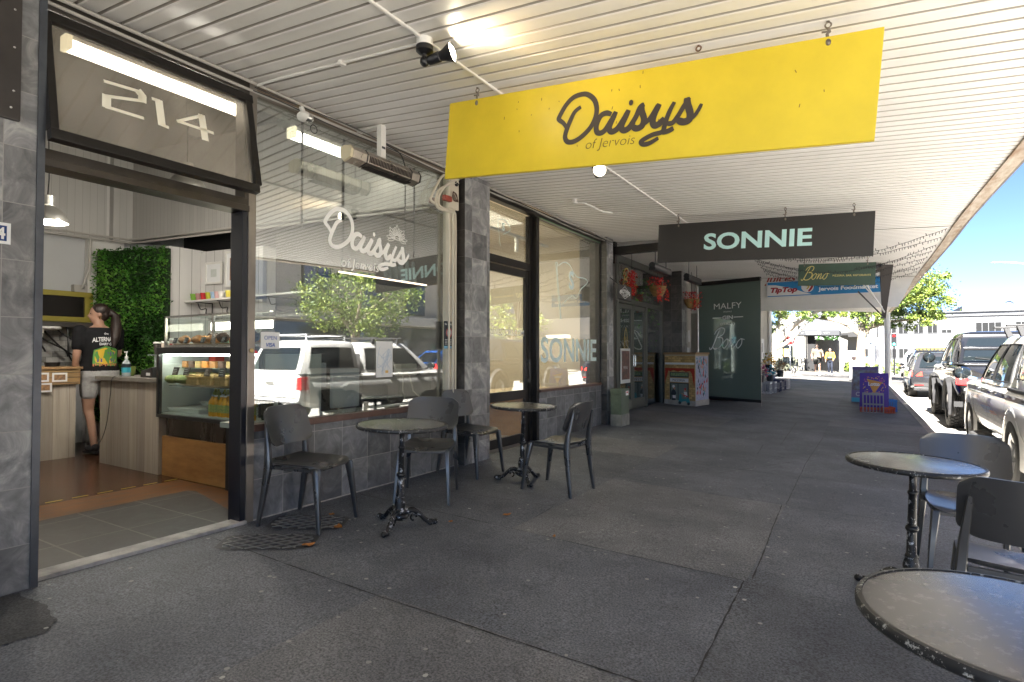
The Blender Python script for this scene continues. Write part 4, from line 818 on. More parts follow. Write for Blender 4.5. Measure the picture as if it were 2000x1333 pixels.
t=thing('cup_riser','clear acrylic riser holding takeaway cups on the counter','stand',(-6.7,3.45,.992)); part(t,'shelf',MB().box(-.2,.28,-.08,.08,.235,.243),mat('acrylic',(.7,.75,.75),.1,alpha=.5)); part(t,'leg',MB().box(-.05,-.044,-.08,.08,0,.235).box(.22,.226,-.08,.08,0,.235),MATS['acrylic'])
single('card_box',MB().box(-6.86,-6.66,3.36,3.46,.992,1.05),mat('blue_card',(.02,.07,.35),.5),'blue box of cards under the cup riser','box',bevel=.004)
for i,(x,hh,c,lb) in enumerate(((-6.83,.13,(.04,.035,.035),'black takeaway cup with white lid, leftmost on the riser'),(-6.67,.135,(.62,.52,.44),'cream paper cup stack in the middle of the riser'),(-6.50,.165,(.66,.58,.52),'tallest cream paper cup stack with red logo on the riser'))):
    t=thing('takeaway_cup',lb,'cup',(x,3.45,1.236),0,'takeaway cups on the riser'); part(t,'cup',MB().lathe([(0,0),(.034,0),(.048,hh),(.045,hh),(0,.01)],n=18),mat('cup%d'%i,c,.7),smooth=True); part(t,'lid',MB().lathe([(.05,hh-.008),(.05,hh+.004),(.044,hh+.012),(0,hh+.012)],n=18),M_white,smooth=True)
    if i: part(t,'logo_patch',MB().lathe([(.037,.02),(.039,.05)],n=8,a0=R(-120),a1=R(-30)),P_dark)
    if i==2: part(t,'red_mark',MB().lathe([(.0415,.07),(.0455,.12)],n=8,a0=R(-110),a1=R(-50)),P_red)
bottle('juice_bottle','small orange juice bottle at the end of the counter beside the terminal',(-6.38,3.4,.992),.2,.035,mat('orange_juice',(.65,.28,.03),.2),mat('gold_cap',(.6,.45,.12),.3,.8),mat('fruit_label',(.55,.5,.12),.5,nz=.6,nscale=40,ncol=(.12,.3,.08)))
t=thing('tall_cup','turquoise tall cup on the timber counter top','cup',(-8.25,2.66,1.09)); part(t,'cup',MB().lathe([(0,0),(.035,0),(.045,.15),(.042,.15),(0,.02)],n=16),mat('turquoise',(.1,.5,.46),.4),smooth=True); part(t,'ornament',MB().lathe([(.03,.15),(.04,.17),(.03,.2),(.018,.22),(0,.22)],n=12),mat('brass2',(.3,.22,.12),.3,.8),smooth=True)
t=thing('pan','small black pan on the timber counter behind the worker','pan',(-8.4,3.02,1.09)); part(t,'bowl',MB().lathe([(0,0),(.07,0),(.08,.05),(.075,.05),(0,.01)],n=16),M_blk,smooth=True); part(t,'handle',MB().bar((-.05,-.03,.04),(-.12,-.12,.09),.012),M_steel)
# wall screen with yellow frame
t=thing('wall_screen','dark screen in a thick olive yellow frame on the back wall','screen',(-9.3,3.2,1.9)); part(t,'frame',MB().box(-9.38,-9.27,2.3,3.80,1.68,1.75).box(-9.38,-9.27,2.3,3.80,2.03,2.10).box(-9.38,-9.27,3.70,3.80,1.75,2.03),mat('olive_yellow',(.30,.25,.03),.5),world=True,bevel=.005); part(t,'screen',MB().box(-9.37,-9.30,2.3,3.70,1.75,2.03),mat('screen_black',(.012,.010,.009),.2),world=True)
t=thing('coffee_grinder_rack','dark equipment rail and hoses below the yellow framed screen','equipment',(-9.2,3.2,1.5)); part(t,'rail',MB().box(-9.3,-9.05,2.4,3.75,1.60,1.665),mat('dark_rail',(.05,.045,.04),.4),world=True,bevel=.004)
mb=MB()
for a,b,c in ((2.9,3.2,.25),(3.0,3.45,.3),(3.3,3.6,.2),(3.45,3.5,.35),(3.15,3.6,.42)): mb.tube(smooth_path([(-9.15,a,1.6),(-9.1,(a+b)/2-.03,1.6-c*.6),(-9.1,b-.05,1.6-c),(-9.12,b,1.6-c*1.3)],5),.011,8)
part(t,'hose',mb,M_blk,smooth=True,world=True); part(t,'lamp_pan',MB().lathe([(0,0),(.11,0),(.13,-.03),(.05,-.05),(0,-.05)],(-9.05,3.22,1.60),18),M_white,smooth=True,world=True)
mb=MB(); mb.grid(lambda a,b:(-9.02+.012*math.sin(a*14+b*2),2.86+a*(.30-.16*b)+.05*b,1.60-.42*b-.12*b*(1-abs(a-.6))),24,14); single('tea_towel',mb,tiles('check_cloth',.07,.07,[(.45,.43,.38),(.5,.48,.43),(.52,.5,.46)],(.05,.05,.06),rough=.8,axes='YZ',offset=0,gsize=.006),'white tea towel with dark check lines hanging from the rail','cloth',smooth=True,loc=(-9.02,2.95,1.5))
# leaf wall
pw=thing('plant_wall','tall panel of dense artificial green leaves behind the worker','plant',(-8.6,4.0,0))
A=Vector((-9.18,3.80,0));B=Vector((-8.06,4.19,0)); dv=(B-A).normalized(); nv=Vector((dv.y,-dv.x,0))
part(pw,'backing',MB().hexa([A+Vector((0,0,.3)),B+Vector((0,0,.3)),B-nv*.04+Vector((0,0,.3)),A-nv*.04+Vector((0,0,.3)),A+Vector((0,0,2.68)),B+Vector((0,0,2.68)),B-nv*.04+Vector((0,0,2.68)),A-nv*.04+Vector((0,0,2.68))]),mat('leaf_backing',(.01,.03,.006),.9),world=True)
def leaves(pts_fn,n,size,jit=1,cs=2.2):
    mb=MB(); vs=[];fs=[];mi=[]
    for i in range(n):
        p,nr=pts_fn(); L=size*rnd.uniform(.6,1.3)
        a=Vector((rnd.gauss(0,1),rnd.gauss(0,1),rnd.gauss(0,1)))*jit+nr*1.2; a.normalize(); b=a.cross(Vector((rnd.gauss(0,1),rnd.gauss(0,1),rnd.gauss(0,1)))).normalized()
        o=len(vs); c_=p+a*L*.55; cn_=noise.noise(p*cs); vs+= [p,c_+b*L*.28,p+a*L,c_-b*L*.28]; fs.append((o,o+1,o+2,o+3)); mi.append(0 if cn_+rnd.gauss(0,.22)<-.08 else (2 if cn_+rnd.gauss(0,.25)>.22 else 1))
    mb.v=[tuple(v) for v in vs]; mb.f=fs; mb.m=mi; return mb
def leafm(nm,c): 
    m=mat(nm,c,.5,spec=.3); b=m.node_tree.nodes['Principled BSDF']
    try: b.inputs['Subsurface Weight'].default_value=.0; b.inputs['Transmission Weight'].default_value=0
    except Exception: pass
    return m
LG=[leafm('leaf_deep',(.018,.07,.008)),leafm('leaf_mid',(.05,.17,.02)),leafm('leaf_light',(.12,.28,.04))]
def pf():
    t_=rnd.random(); z=rnd.uniform(.3,2.70); q=A.lerp(B,t_)+Vector((0,0,z)); return q+nv*rnd.uniform(-.01,.05)+dv*rnd.uniform(-.04,.04)*(1 if .05<t_<.95 else 1.5),nv
part(pw,'foliage',leaves(pf,9000,.045),LG,world=True)
# shelf, cups, frames
sh_=thing('wall_shelf','white shelf on scrolled black iron brackets on the plank wall','shelf',(-7.5,4.6,1.95))
part(sh_,'board',MB().box(-8.09,-5.6,4.42,4.64,1.955,1.98),M_white,world=True,bevel=.003)
for x in (-7.85,-7.35,-6.3):
    mb=MB().bar((x,4.45,1.95),(x,sk2(x)-.0,1.95),.012).bar((x,sk2(x)-.006,1.95),(x,sk2(x)-.006,1.74),.012).tube(smooth_path([(x,4.48,1.94),(x,4.52,1.86),(x,4.60,1.87),(x,4.60,1.80),(x,sk2(x)-.01,1.77)],5),.007,6); part(sh_,'bracket',mb,M_blk,world=True)
for nm,u_,c in (('green',377,(.2,.42,.05)),('dusty pink',387,(.4,.2,.2)),('red',397,(.5,.02,.03)),('lime yellow',407,(.5,.48,.03)),('pale blue',416,(.35,.5,.68)),('blush pink',424,(.62,.4,.4)),('white',432,(.75,.73,.7)),('lemon yellow',446,(.75,.65,.1)),('cherry red',462,(.5,.03,.03)),('mint',476,(.3,.6,.45))):
    a_=R(31.6)+math.atan((1000-u_)/1123); y=4.52; x=-y*math.tan(a_)
    t=single('cup',MB().lathe([(0,0),(.032,0),(.046,.10),(.043,.10),(.03,.005),(0,.005)],n=16),mat('cup_'+nm.replace(' ','_'),c,.4),f'{nm} cup in the row on the white shelf','cup','coloured cups on the shelf',smooth=True); t.location=(x,y,1.981)
for nm,x0,x1,z0,z1,c,lb in (('picture_frame',-7.95,-7.62,2.22,2.53,(.6,.62,.62),'small white picture frame with pale drawing above the shelf'),('picture_frame',-7.56,-7.08,2.16,2.66,(.08,.06,.05),'larger white picture frame with dark orange photo above the shelf')):
    t=thing(nm,lb,'picture frame',((x0+x1)/2,sk2((x0+x1)/2)-.03,(z0+z1)/2),math.atan(.13)); w2=(x1-x0)/2;h2=(z1-z0)/2
    part(t,'frame',MB().box(-w2,w2,-.02,.0,-h2,-h2+.03).box(-w2,w2,-.02,.0,h2-.03,h2).box(-w2,-w2+.03,-.02,0,-h2+.03,h2-.03).box(w2-.03,w2,-.02,0,-h2+.03,h2-.03),M_white,bevel=.003)
    part(t,'mount',MB().box(-w2+.03,w2-.03,-.01,0,-h2+.03,h2-.03),P_white); k=.35 if h2<.2 else .62
    part(t,'picture',MB().box(-w2*k,w2*k,-.012,-.0105,-h2*k,h2*k),mat('art_'+str(int(h2*100)),c,.5,nz=.7,nscale=18,ncol=(.4,.14,.05) if h2>.2 else (.5,.55,.5)))
# display fridge
fg=thing('display_fridge','black framed glass display fridge filled with sandwiches and drinks','fridge',(-5.5,3.4,0))
part(fg,'plinth',MB().box(-6.16,-4.97,3.16,3.8,0.0,.405),mat('honey_ply',(.46,.25,.08),.4,nz=.5,nscale=3,ncol=(.25,.11,.03),stretch=(1,1,4)),world=True,bevel=.003)
part(fg,'kick_panel',MB().box(-6.12,-4.5,3.18,3.8,.407,.60),mat('dark_steel_band',(.10,.085,.075),.25,.9,nz=.5,nscale=1.5,stretch=(3,1,.3)),world=True)
part(fg,'case_frame',MB().box(-6.17,-4.45,3.10,3.8,.60,.635).box(-6.17,-4.45,3.10,3.8,1.245,1.31).box(-6.17,-6.13,3.10,3.14,.635,1.245).box(-4.49,-4.45,3.1,3.14,.635,1.245),M_blk,world=True,bevel=.004)
part(fg,'interior_panel',MB().box(-6.13,-4.49,3.72,3.76,.635,1.245).box(-6.15,-6.13,3.14,3.76,.635,1.245).box(-4.49,-4.47,3.14,3.76,.635,1.245).box(-6.13,-4.49,3.14,3.72,.636,.65),mat('fridge_white',(.62,.68,.66),.3),world=True)
part(fg,'glass_front',MB().box(-6.13,-4.49,3.11,3.116,.635,1.245),M_glassc,world=True)
part(fg,'light_strip',MB().box(-6.1,-4.52,3.16,3.19,1.225,1.243),mat('fridge_light',(1,1,.90),.5,emit=3.2),world=True)
part(fg,'shelf',MB().box(-6.12,-4.5,3.2,3.71,.915,.921).box(-6.12,-4.5,3.3,3.71,1.095,1.10),mat('shelf_glass',(.5,.7,.66),.1,alpha=.45),world=True)
part(fg,'upper_case_frame',MB().box(-6.12,-4.45,3.16,3.19,1.31,1.335).box(-6.14,-6.12,3.16,3.18,1.31,1.625).box(-5.30,-5.27,3.16,3.18,1.335,1.61).box(-6.14,-4.45,3.16,3.18,1.61,1.63).box(-6.14,-4.45,3.62,3.64,1.61,1.63),M_steel,world=True)
part(fg,'upper_glass',MB().box(-6.12,-4.45,3.165,3.17,1.335,1.61).box(-6.14,-6.135,3.18,3.62,1.335,1.61).box(-6.12,-4.45,3.18,3.62,1.622,1.627),M_glassc,world=True)
part(fg,'reflector',MB().box(-6.05,-5.0,3.6,3.61,1.5,1.58),mat('case_lamp',(1,.9,.7),.5,emit=1.5),world=True)
single('serving_board',MB().box(-6.08,-4.6,3.22,3.6,1.335,1.35),mat('serving_timber',(.35,.24,.13),.5,nz=.3,nscale=8),'wooden board of pastries in the upper glass case','board',bevel=.004)
M_crust=mat('baked_crust',(.42,.19,.06),.6,nz=.4,nscale=18,bump=.5,bscale=40); M_choc=mat('chocolate_crumb',(.09,.05,.035),.8,nz=.5,nscale=30,bump=.8,bscale=50); M_frost=mat('mint_icing',(.35,.62,.5),.5)
for i,(x,kd) in enumerate(((-6.02,0),(-5.90,0),(-5.78,0),(-5.66,0),(-5.54,0),(-5.44,2),(-5.34,1),(-5.22,1),(-5.10,3),(-4.98,3),(-4.86,1),(-5.72,1))):
    c_=(x,3.30+.12*(i%2),1.352); mb=MB()
    if kd==0: mb.ell((0,0,.035),(.075,.055,.042),14,8); mb.ell((.02,0,.055),(.045,.04,.03),10,6)
    elif kd==1:
        mb.ell((0,0,.05),(.07,.06,.05),10,6)
        for k in range(12): q=Vector((rnd.gauss(0,.04),rnd.gauss(0,.03),.06+rnd.random()*.04)); mb.ell(q,(.03,.008,.006),6,4,Matrix.Rotation(rnd.uniform(0,3),3,'Z')@Matrix.Rotation(rnd.uniform(-1,1),3,'Y'))
    else: mb.box(-.06,.06,-.05,.05,0,.04)
    t=single('pastry',mb,[M_crust,M_choc,M_frost,mat('fruit_slice',(.6,.22,.04),.5,nz=.4,nscale=30)][kd],['golden baked pastry on the board in the upper case','dark chocolate cake on the board in the upper case','mint green iced slice in the upper case','orange fruit slice in the upper case'][kd],'pastry','pastries in the upper glass case'+(' ' if False else ''),smooth=kd<2); t.location=c_
def tag_sign(x,y,z,sz,lab,grp):
    t=thing('price_tag',lab,'price tag',(x,y,z),0,grp); part(t,'card',MB().hexa([(-sz/2,0,0),(sz/2,0,0),(sz/2,.004,0),(-sz/2,.004,0),(-sz/2,.02,sz*.8),(sz/2,.02,sz*.8),(sz/2,.024,sz*.8),(-sz/2,.024,sz*.8)]),M_blk)
    mb=MB(); 
    for k in range(3): mb.box(-sz*.35,sz*rnd.uniform(.1,.35),-.0005+.02*(.25+.2*k),.0+.02*(.25+.2*k)+.0,sz*(.2+.18*k),sz*(.25+.18*k))
    mb.shift((0,-.004,0)); part(t,'chalk_writing',mb,P_white)
for x in (-6.05,-5.85,-5.55,-5.38,-5.2,-5.02): tag_sign(x,3.21,1.352,.07,'small black price tag in the row along the upper case','price tags in the upper case')
for x in (-5.88,-5.68,-5.32,-5.08): tag_sign(x-.04,3.15,1.03,.10,'black price tag standing behind the sandwiches','price tags in the lower case')
single('serving_board',MB().ell((-5.42,3.34,.93),(.70,.2,.010),30,6),MATS['serving_timber'],'oval wooden board carrying the sandwiches on the middle fridge shelf','board',smooth=True,loc=(-5.25,3.42,.922))
M_bread=mat('bread',(.58,.38,.17),.8,nz=.4,nscale=22,ncol=(.28,.22,.07)); M_wrap=mat('salad_roll',(.36,.38,.16),.7,nz=.6,nscale=25,ncol=(.12,.22,.04))
for i,x in enumerate((-6.0,-5.89,-5.78,-5.66,-5.54,-5.42,-5.31,-5.20,-5.08,-4.96,-4.84)):
    mb=MB()
    if i<3: mb.ell((0,0,.045),(.08,.07,.045),12,8)
    else: mb.hexa([(-.065,-.05,0),(.065,-.05,0),(.065,.05,0),(-.065,.05,0),(-.055,-.04,.10),(.055,-.04,.095),(.06,.05,.10),(-.06,.05,.1)]); mb.box(-.07,.07,-.055,.05,.03,.045).box(-.07,.07,-.055,.05,.07,.08)
    t=single('sandwich',mb,M_wrap if i<3 else M_bread,'leafy green filled roll on the fridge shelf' if i<3 else 'cut toasted sandwich standing on the oval board','sandwich','sandwiches in the fridge',smooth=i<3); t.location=(x-.05,3.20+.03*(i%2),.942)
for i in range(3):
    t=single('tray',MB().hexa([(-.26,-.12,.0),(.26,-.12,0),(.26,.2,0),(-.26,.2,0),(-.29,-.15,.05),(.29,-.15,.05),(.29,.22,.05),(-.29,.22,.05)]),mat('ceramic_white',(.65,.68,.66),.3),['round white dish at the left of the fridge floor','rectangular white tray in the middle of the fridge floor','white tray behind the juice bottles'][i],'tray','trays on the fridge floor',bevel=.01); t.location=((-5.82,3.32,.652),(-5.55,3.50,.706),(-5.0,3.5,.652))[i]
    if i==2: t.location.z=.655
for i in range(9):
    bottle('juice_bottle','tall yellow green juice bottle standing under the sandwich shelf',(-5.95+.085*i,3.60-.02*(i%2),.70),.18,.032,mat('lime_juice',(.45,.42,.08),.2,alpha=.85),M_white,None,'yellow green bottles under the sandwich shelf')
for i,(x,y) in enumerate(((-5.34,3.2),(-5.265,3.19),(-5.19,3.2),(-5.115,3.19),(-5.04,3.2),(-4.965,3.2),(-5.30,3.28),(-5.22,3.28),(-5.14,3.28),(-5.06,3.28))):
    bottle('juice_bottle','bright orange juice bottle with fruit label at the fridge door corner',(x,y,.652),.20,.036,mat('orange_juice_bright',(.75,.36,.02),.2),M_white,MATS['fruit_label'],'orange juice bottles in the fridge corner')
for i,x in enumerate((-6.0,-5.88,-5.76,-5.64,-5.5,-5.36,-5.22,-5.08)):
    t=single('cake_slice',MB().hexa([(-.045,-.04,0),(.045,-.04,0),(.05,.05,0),(-.05,.05,0),(-.045,-.04,.07),(.045,-.04,.065),(.05,.05,.07),(-.05,.05,.07)]),[M_crust,M_choc,M_bread,MATS['fruit_slice']][i%4],['golden slice on the top fridge shelf','dark chocolate slice on the top fridge shelf','pale sponge slice on the top fridge shelf','orange fruit topped slice on the top fridge shelf'][i%4],'cake','cake slices on the top fridge shelf',bevel=.006); t.location=(x-.04,3.35,1.101)
for i,x in enumerate((-5.98,-5.84,-5.7,-5.56,-5.4,-5.26,-5.12)):
    t=single('sandwich',MB().hexa([(-.06,-.05,0),(.06,-.05,0),(.06,.05,0),(-.06,.05,0),(-.05,-.04,.11),(.05,-.04,.105),(.055,.05,.11),(-.055,.05,.11)]).box(-.065,.065,-.055,.05,.04,.06),M_bread if i%2 else M_wrap,'sandwich in the back row of the middle fridge shelf','sandwich','back row of sandwiches in the fridge'); t.location=(x-.02,3.40,.942)
single('red_carton',MB().box(-6.0,-5.88,3.55,3.65,1.101,1.22),mat('carton_red',(.55,.05,.03),.5),'red and white carton on the top fridge shelf','carton')
# bottles inside the window, right of the fridge
wb=thing('window_bench','dark bench inside the cafe window sill','counter',(-4.2,3.6,0)); part(wb,'top',MB().box(-4.4,-4.0,2.70,5.0,.66,.70),mat('bench_green_white',(.35,.4,.35),.4),world=True)
for i,(y,x) in enumerate(((2.82,-4.22),(2.90,-4.28),(2.98,-4.22),(3.06,-4.28),(3.14,-4.22),(3.22,-4.28))):
    bottle('juice_bottle' if i<2 else 'dark_bottle',['yellow bottle inside the left of the cafe window','yellow bottle inside the left of the cafe window'][0] if i<2 else 'dark green glass bottle inside the left of the cafe window',(x,y,.70),.22,.032,MATS['orange_juice_bright'] if i<2 else mat('green_bottle',(.03,.05,.02),.15),M_blk,MATS['fruit_label'] if i<2 else mat('dark_label',(.08,.07,.05),.6),'bottles inside the cafe window')
single('cabinet',MB().box(-4.9,-4.85,3.75,4.15,.66,1.15).box(-4.4,-4.36,3.80,4.15,.72,1.10),mat('pale_blue_panel',(.42,.47,.52),.4),'pale blue grey panel standing behind the map poster','panel',bevel=.01)
single('junction_box',MB().box(-4.15,-4.05,4.42,4.66,1.02,1.14).tube([(-4.1,4.5,1.02),(-4.1,4.5,.85),(-4.15,4.6,.74)],.008,6).tube([(-4.1,4.6,1.02),(-4.1,4.66,.85),(-4.15,4.85,.76)],.008,6),M_cream,'cream socket box with cables inside the right of the cafe window','socket box',bevel=.004)
single('steel_upright',MB().box(-4.3,-4.27,3.43,3.47,.70,1.32),M_steel,'thin steel upright inside the cafe window','post')
cs=thing('coffee_machine_back','dark coffee machine back with glass shelf of bottles inside the cafe window','machine',(-6,4.4,1.0))
hs_=thing('high_shelf','dark high shelf with a warm light strip just inside the cafe window','shelf',(-4.3,4.4,2.0)); part(hs_,'board',MB().box(-4.5,-4.2,3.72,4.98,2.0,2.03),M_blkm,world=True); part(hs_,'led_strip',MB().box(-4.195,-4.185,3.72,4.98,2.005,2.02),mat('led_warm',(1,.72,.55),.5,emit=.7),world=True); part(hs_,'drop_rod',MB().cyl((-4.35,3.9,2.03),(-4.35,3.9,3.3),.008,6).cyl((-4.35,4.8,2.03),(-4.35,4.8,3.3),.008,6),M_blkm,world=True); part(cs,'machine_body',MB().box(-6.4,-5.2,4.1,4.65,.9,1.35),mat('machine_dark',(.05,.05,.055),.3,.5),world=True,bevel=.03); part(cs,'bench',MB().box(-6.8,-4.5,4.0,4.7,.0,.9),M_blkm,world=True)
for i in range(5): 
    t=single('glass_bottle',MB().lathe([(0,0),(.04,0),(.045,.12),(.02,.18),(.018,.24),(0,.24)],n=14),mat('pale_glass',(.5,.55,.55),.1,alpha=.5),'clear glass bottle on the high shelf inside the cafe window','bottle','bottles on the high shelf',smooth=True); t.location=(-4.3,4.48+.1*i,2.031)
# fluorescent battens and pendants
M_tube=mat('lit_diffuser',(1,.93,.78),.5,emit=2.2)
def batten(y0,y1,x,z,lab):
    t=thing('fluorescent_light',lab,'light',(x,(y0+y1)/2,z),0,'fluorescent lights inside the cafe window'); L=(y1-y0)/2
    part(t,'housing',MB().box(-.05,.05,-L,L,.045,.09),M_white,bevel=.006); part(t,'diffuser',MB().loft([[(-.055,y,.045),(-.04,y,-.01),(.04,y,-.01),(.055,y,.045)] for y in (-L+.02,L-.02)]),M_tube)
    part(t,'end_cap',MB().box(-.058,.058,-L-.012,-L+.02,-.014,.09).box(-.058,.058,L-.02,L+.012,-.014,.09),mat('cream_cap',(.7,.62,.42),.5,emit=.25),bevel=.006)
    part(t,'suspension_wire',MB().cyl((0,-L*.7,.09),(0,-L*.7,4.19-z),.003,6).cyl((0,L*.7,.09),(0,L*.7,4.19-z),.003,6),M_steel); return t
batten(1.68,2.94,-4.55,3.30,'long glowing fluorescent light seen through the 214 window'); batten(3.50,4.80,-4.6,3.30,'glowing fluorescent light inside the cafe window above the heater')
for (x,y,z,lab) in ((-6.9,2.42,2.55,'round silver pendant lamp hanging at the left of the cafe'),(-5.9,3.24,2.93,'silver pendant lamp half hidden behind the transom')):
    t=thing('pendant_lamp',lab,'lamp',(x,y,z),0,'silver pendant lamps in the cafe'); part(t,'shade',MB().lathe([(.17,0),(.165,.05),(.13,.11),(.075,.155),(.05,.165)],n=28),mat('spun_aluminium',(.62,.61,.58),.3,.8),smooth=True); part(t,'gear_box',MB().lathe([(.06,.165),(.06,.26),(0,.26)],n=20),mat('spun_aluminium',(.62,.61,.58),.3,.8),smooth=True)
    part(t,'bulb',MB().lathe([(0,.03),(.15,.03),(.15,.05),(0,.06)],n=24),mat('lamp_glow',(1,.95,.85),.5,emit=3)); part(t,'cord',MB().tube([(0,0,.26),(-.03,.02,.45),(-.05,.0,4.2-z)],.005,6),M_blk)
    l=bpy.data.lights.new('pendant_light','POINT'); l.energy=7; l.shadow_soft_size=.1; l.color=(1,.93,.82); lo=bpy.data.objects.new('pendant_light',l); COL.objects.link(lo); lo.parent=t; lo.location=(0,0,-.08)
# ================================================================ HANGING SIGNS
def hang_sign(name,label,y,x0,x1,zt0,zt1,h,m,th=.03,hooks=(),gap=.1):
    """board from x0 to x1 in the plane y, its top at zt0 (left) and zt1 (right)"""
    root=thing(name,label,'sign',((x0+x1)/2,y,(zt0+zt1)/2),group='signs hanging under the awning')
    ang=math.atan2(zt1-zt0,x1-x0); u=Vector((math.cos(ang),0,math.sin(ang))); v=Vector((-math.sin(ang),0,math.cos(ang)))
    L=math.hypot(x1-x0,zt1-zt0); o=Vector((x0,y,zt0))
    mb=MB(); a=[o-v*h,o-v*h+u*L,o+u*L,o]; mb.hexa([a[0],a[1],a[1]+Vector((0,th,0)),a[0]+Vector((0,th,0)),a[3],a[2],a[2]+Vector((0,th,0)),a[3]+Vector((0,th,0))]); part(root,'board',mb,m,world=True,bevel=.002)
    for hx in hooks:
        z0=zt0+(zt1-zt0)*(hx-x0)/(x1-x0); zt=zc(hx,y)+.01; mb=MB(); g=zt-z0
        mb.lathe([(.014,-.004),(.018,0),(.014,.004),(.010,0),(.014,-.004)],(hx,y+.012,zt-.03),14,'Y')
        mb.tube([(hx,y+.012,zt-.045),(hx+.006,y+.012,zt-.045-(g-.02)*.3),(hx-.005,y+.012,z0+.02),(hx,y+.012,z0-.035)],.008,8); mb.cyl((hx-.03,y+.012,z0+.035),(hx+.012,y+.012,z0+.03),.005,8); mb.ell((hx,y+.005,z0-.03),(.014,.014,.02)); mb.cyl((hx,y+.012,zt-.015),(hx,y+.012,zt+.01),.009,8)
        part(root,'hook',mb,mat('grey_shackle',(.22,.19,.16),.55,.5,nz=.4,nscale=40),smooth=True,world=True)
    return root,o,u,v
M_yel=mat('yellow_sign_paint',(.74,.565,.03),.42,nz=.08,nscale=3.5,bump=.04,bscale=7); M_blksign=mat('soft_black_sign',(.022,.020,.019),.5,nz=.1,nscale=3)
sg,o,u,v=hang_sign('hanging_sign','big bright yellow sign board with dark script wordmark, nearest under the awning',3.35,-2.60,.097,3.098,2.862,.556,M_yel,hooks=(-2.36,-.147))
mb=MB(); 
for p_,w_ in [(0,0)]: logo(mb,(-1.24,3.35,2.71),(1,0,0),(0,0,1),1.0)
part(sg,'wordmark',mb,mat('logo_charcoal',(.045,.035,.03),.5),world=True)
mb=MB(); put_text(mb,'of Jervois',(-1.345,3.35,2.558),(1,0,-.087),(.087,0,1),width=.325,shear=.18,bold=-.016); part(sg,'lettering',mb,mat('logo_thin',(.12,.08,.02),.5),world=True)
mb=MB()
for i in range(22): x=-2.5+2.5*rnd.random(); z=2.9+.1*(-x)-.06-.46*rnd.random(); mb.obox((x,3.3485,z),(.004,.001,rnd.uniform(.006,.02)),(0,rnd.uniform(-.4,.4),0))
part(sg,'screw_mark',mb,mat('rust_mark',(.25,.13,.03),.8),world=True)
s_,o,u,v=hang_sign('hanging_sign','black sign board with pale teal capital lettering, second under the awning',8.0,-2.478,.116,3.067,2.932,.533,M_blksign,hooks=(-2.2,-.85,-.1))
mb=MB(); put_text(mb,'SONNIE',o+u*1.29-v*.27,u,v,width=1.31,height=.225,bold=.028); part(s_,'lettering',mb,mat('teal_letter',(.52,.80,.80),.5),world=True)
s_,o,u,v=hang_sign('hanging_sign','dark green sign board with gold script word, third under the awning',12.5,-1.10,.18,2.99,2.93,.42,mat('deep_green',(.045,.085,.06),.5,nz=.1),hooks=(-1.0,.05))
mb=MB(); bono(mb,o+u*.31-v*.22,u,v,.30); put_text(mb,'PIZZERIA. BAR. RISTORANTE',o+u*.90-v*.235,u,v,width=.62,bold=.01); part(s_,'lettering',mb,mat('gold_letter',(.62,.52,.18),.5),world=True)
s_=thing('shop_sign','blue sign with white and red lettering mounted under the far awning end','sign',(-1,18.1,3.0),group='signs hanging under the awning'); part(s_,'frame',MB().box(-2.17,.385,16.08,16.135,2.68,3.085),P_white,world=True,bevel=.004); part(s_,'panel',MB().box(-2.14,.36,16.06,16.078,2.70,3.065),mat('sign_blue',(.015,.22,.52),.4),world=True)
mb=MB().poly([(-2.14,.02),(-2.14,.30),(-1.95,.29),(-1.6,.20),(-1.3,.08),(-1.15,.03),(-1.13,.02)],(0,16.057,2.70),(1,0,0),(0,0,1)); disc(mb,(-1.22,16.056,2.91),.14,(1,0,0),(0,0,1),24,.0)
part(s_,'white_swoosh',mb,P_white,world=True)
mb=MB(); put_text(mb,'TipTop',(-1.76,16.054,2.845),(1,0,0),(0,0,1),width=.62,height=.17,bold=.05,shear=.25); stroke(mb,[(-1.20,.07),(-1.12,.2),(-1.2,.30),(-1.32,.26)],.05,(0,16.054,2.72),(1,0,0),(0,0,1)); part(s_,'red_lettering',mb,mat('deep_red_letter',(.33,.015,.03),.5),world=True)
mb=MB(); stroke(mb,[(-1.24,.13),(-1.19,.2),(-1.28,.23)],.03,(0,16.053,2.72),(1,0,0),(0,0,1)); part(s_,'gold_swirl',mb,mat('gold_paint',(.55,.38,.06),.4),world=True)
mb=MB(); put_text(mb,'Jervois Foodmarket',(-.36,16.058,2.825),(1,0,0),(0,0,1),width=1.25,height=.125,bold=.035); part(s_,'white_lettering',mb,mat('soft_white_letter',(.8,.85,.9),.5),world=True)
# small black barber style hanging sign
s_=thing('hanging_sign','small black projecting sign with white diamond emblem above the green cabinet','sign',(-3.7,9.9,2.4)); part(s_,'board',MB().hexa([(-3.72,9.50,2.20),(-3.68,9.50,2.20),(-3.68,10.2,2.20),(-3.72,10.2,2.20),(-3.72,9.50,2.47),(-3.68,9.50,2.47),(-3.68,10.2,2.47),(-3.72,10.2,2.47)]),M_blksign,world=True,bevel=.004)
mb=MB(); put_text(mb,'BROTHERS',(-3.678,9.86,2.36),(0,1,0),(0,0,1),width=.5,height=.07,bold=.04,arc=-.03); put_text(mb,'CUTS',(-3.678,9.86,2.285),(0,1,0),(0,0,1),width=.24,height=.045,bold=.04,arc=.02); stroke(mb,[(9.58,2.325),(9.86,2.45),(10.14,2.325),(9.86,2.23),(9.58,2.325)],.01,(-3.68,0,0),(0,1,0),(0,0,1),k=1); part(s_,'lettering',mb,P_white,world=True)
part(s_,'bracket',MB().bar((-3.70,9.6,2.47),(-3.86,9.6,2.6),.015).bar((-3.7,10.1,2.47),(-4.2,10.1,2.6),.015),M_blk,world=True)
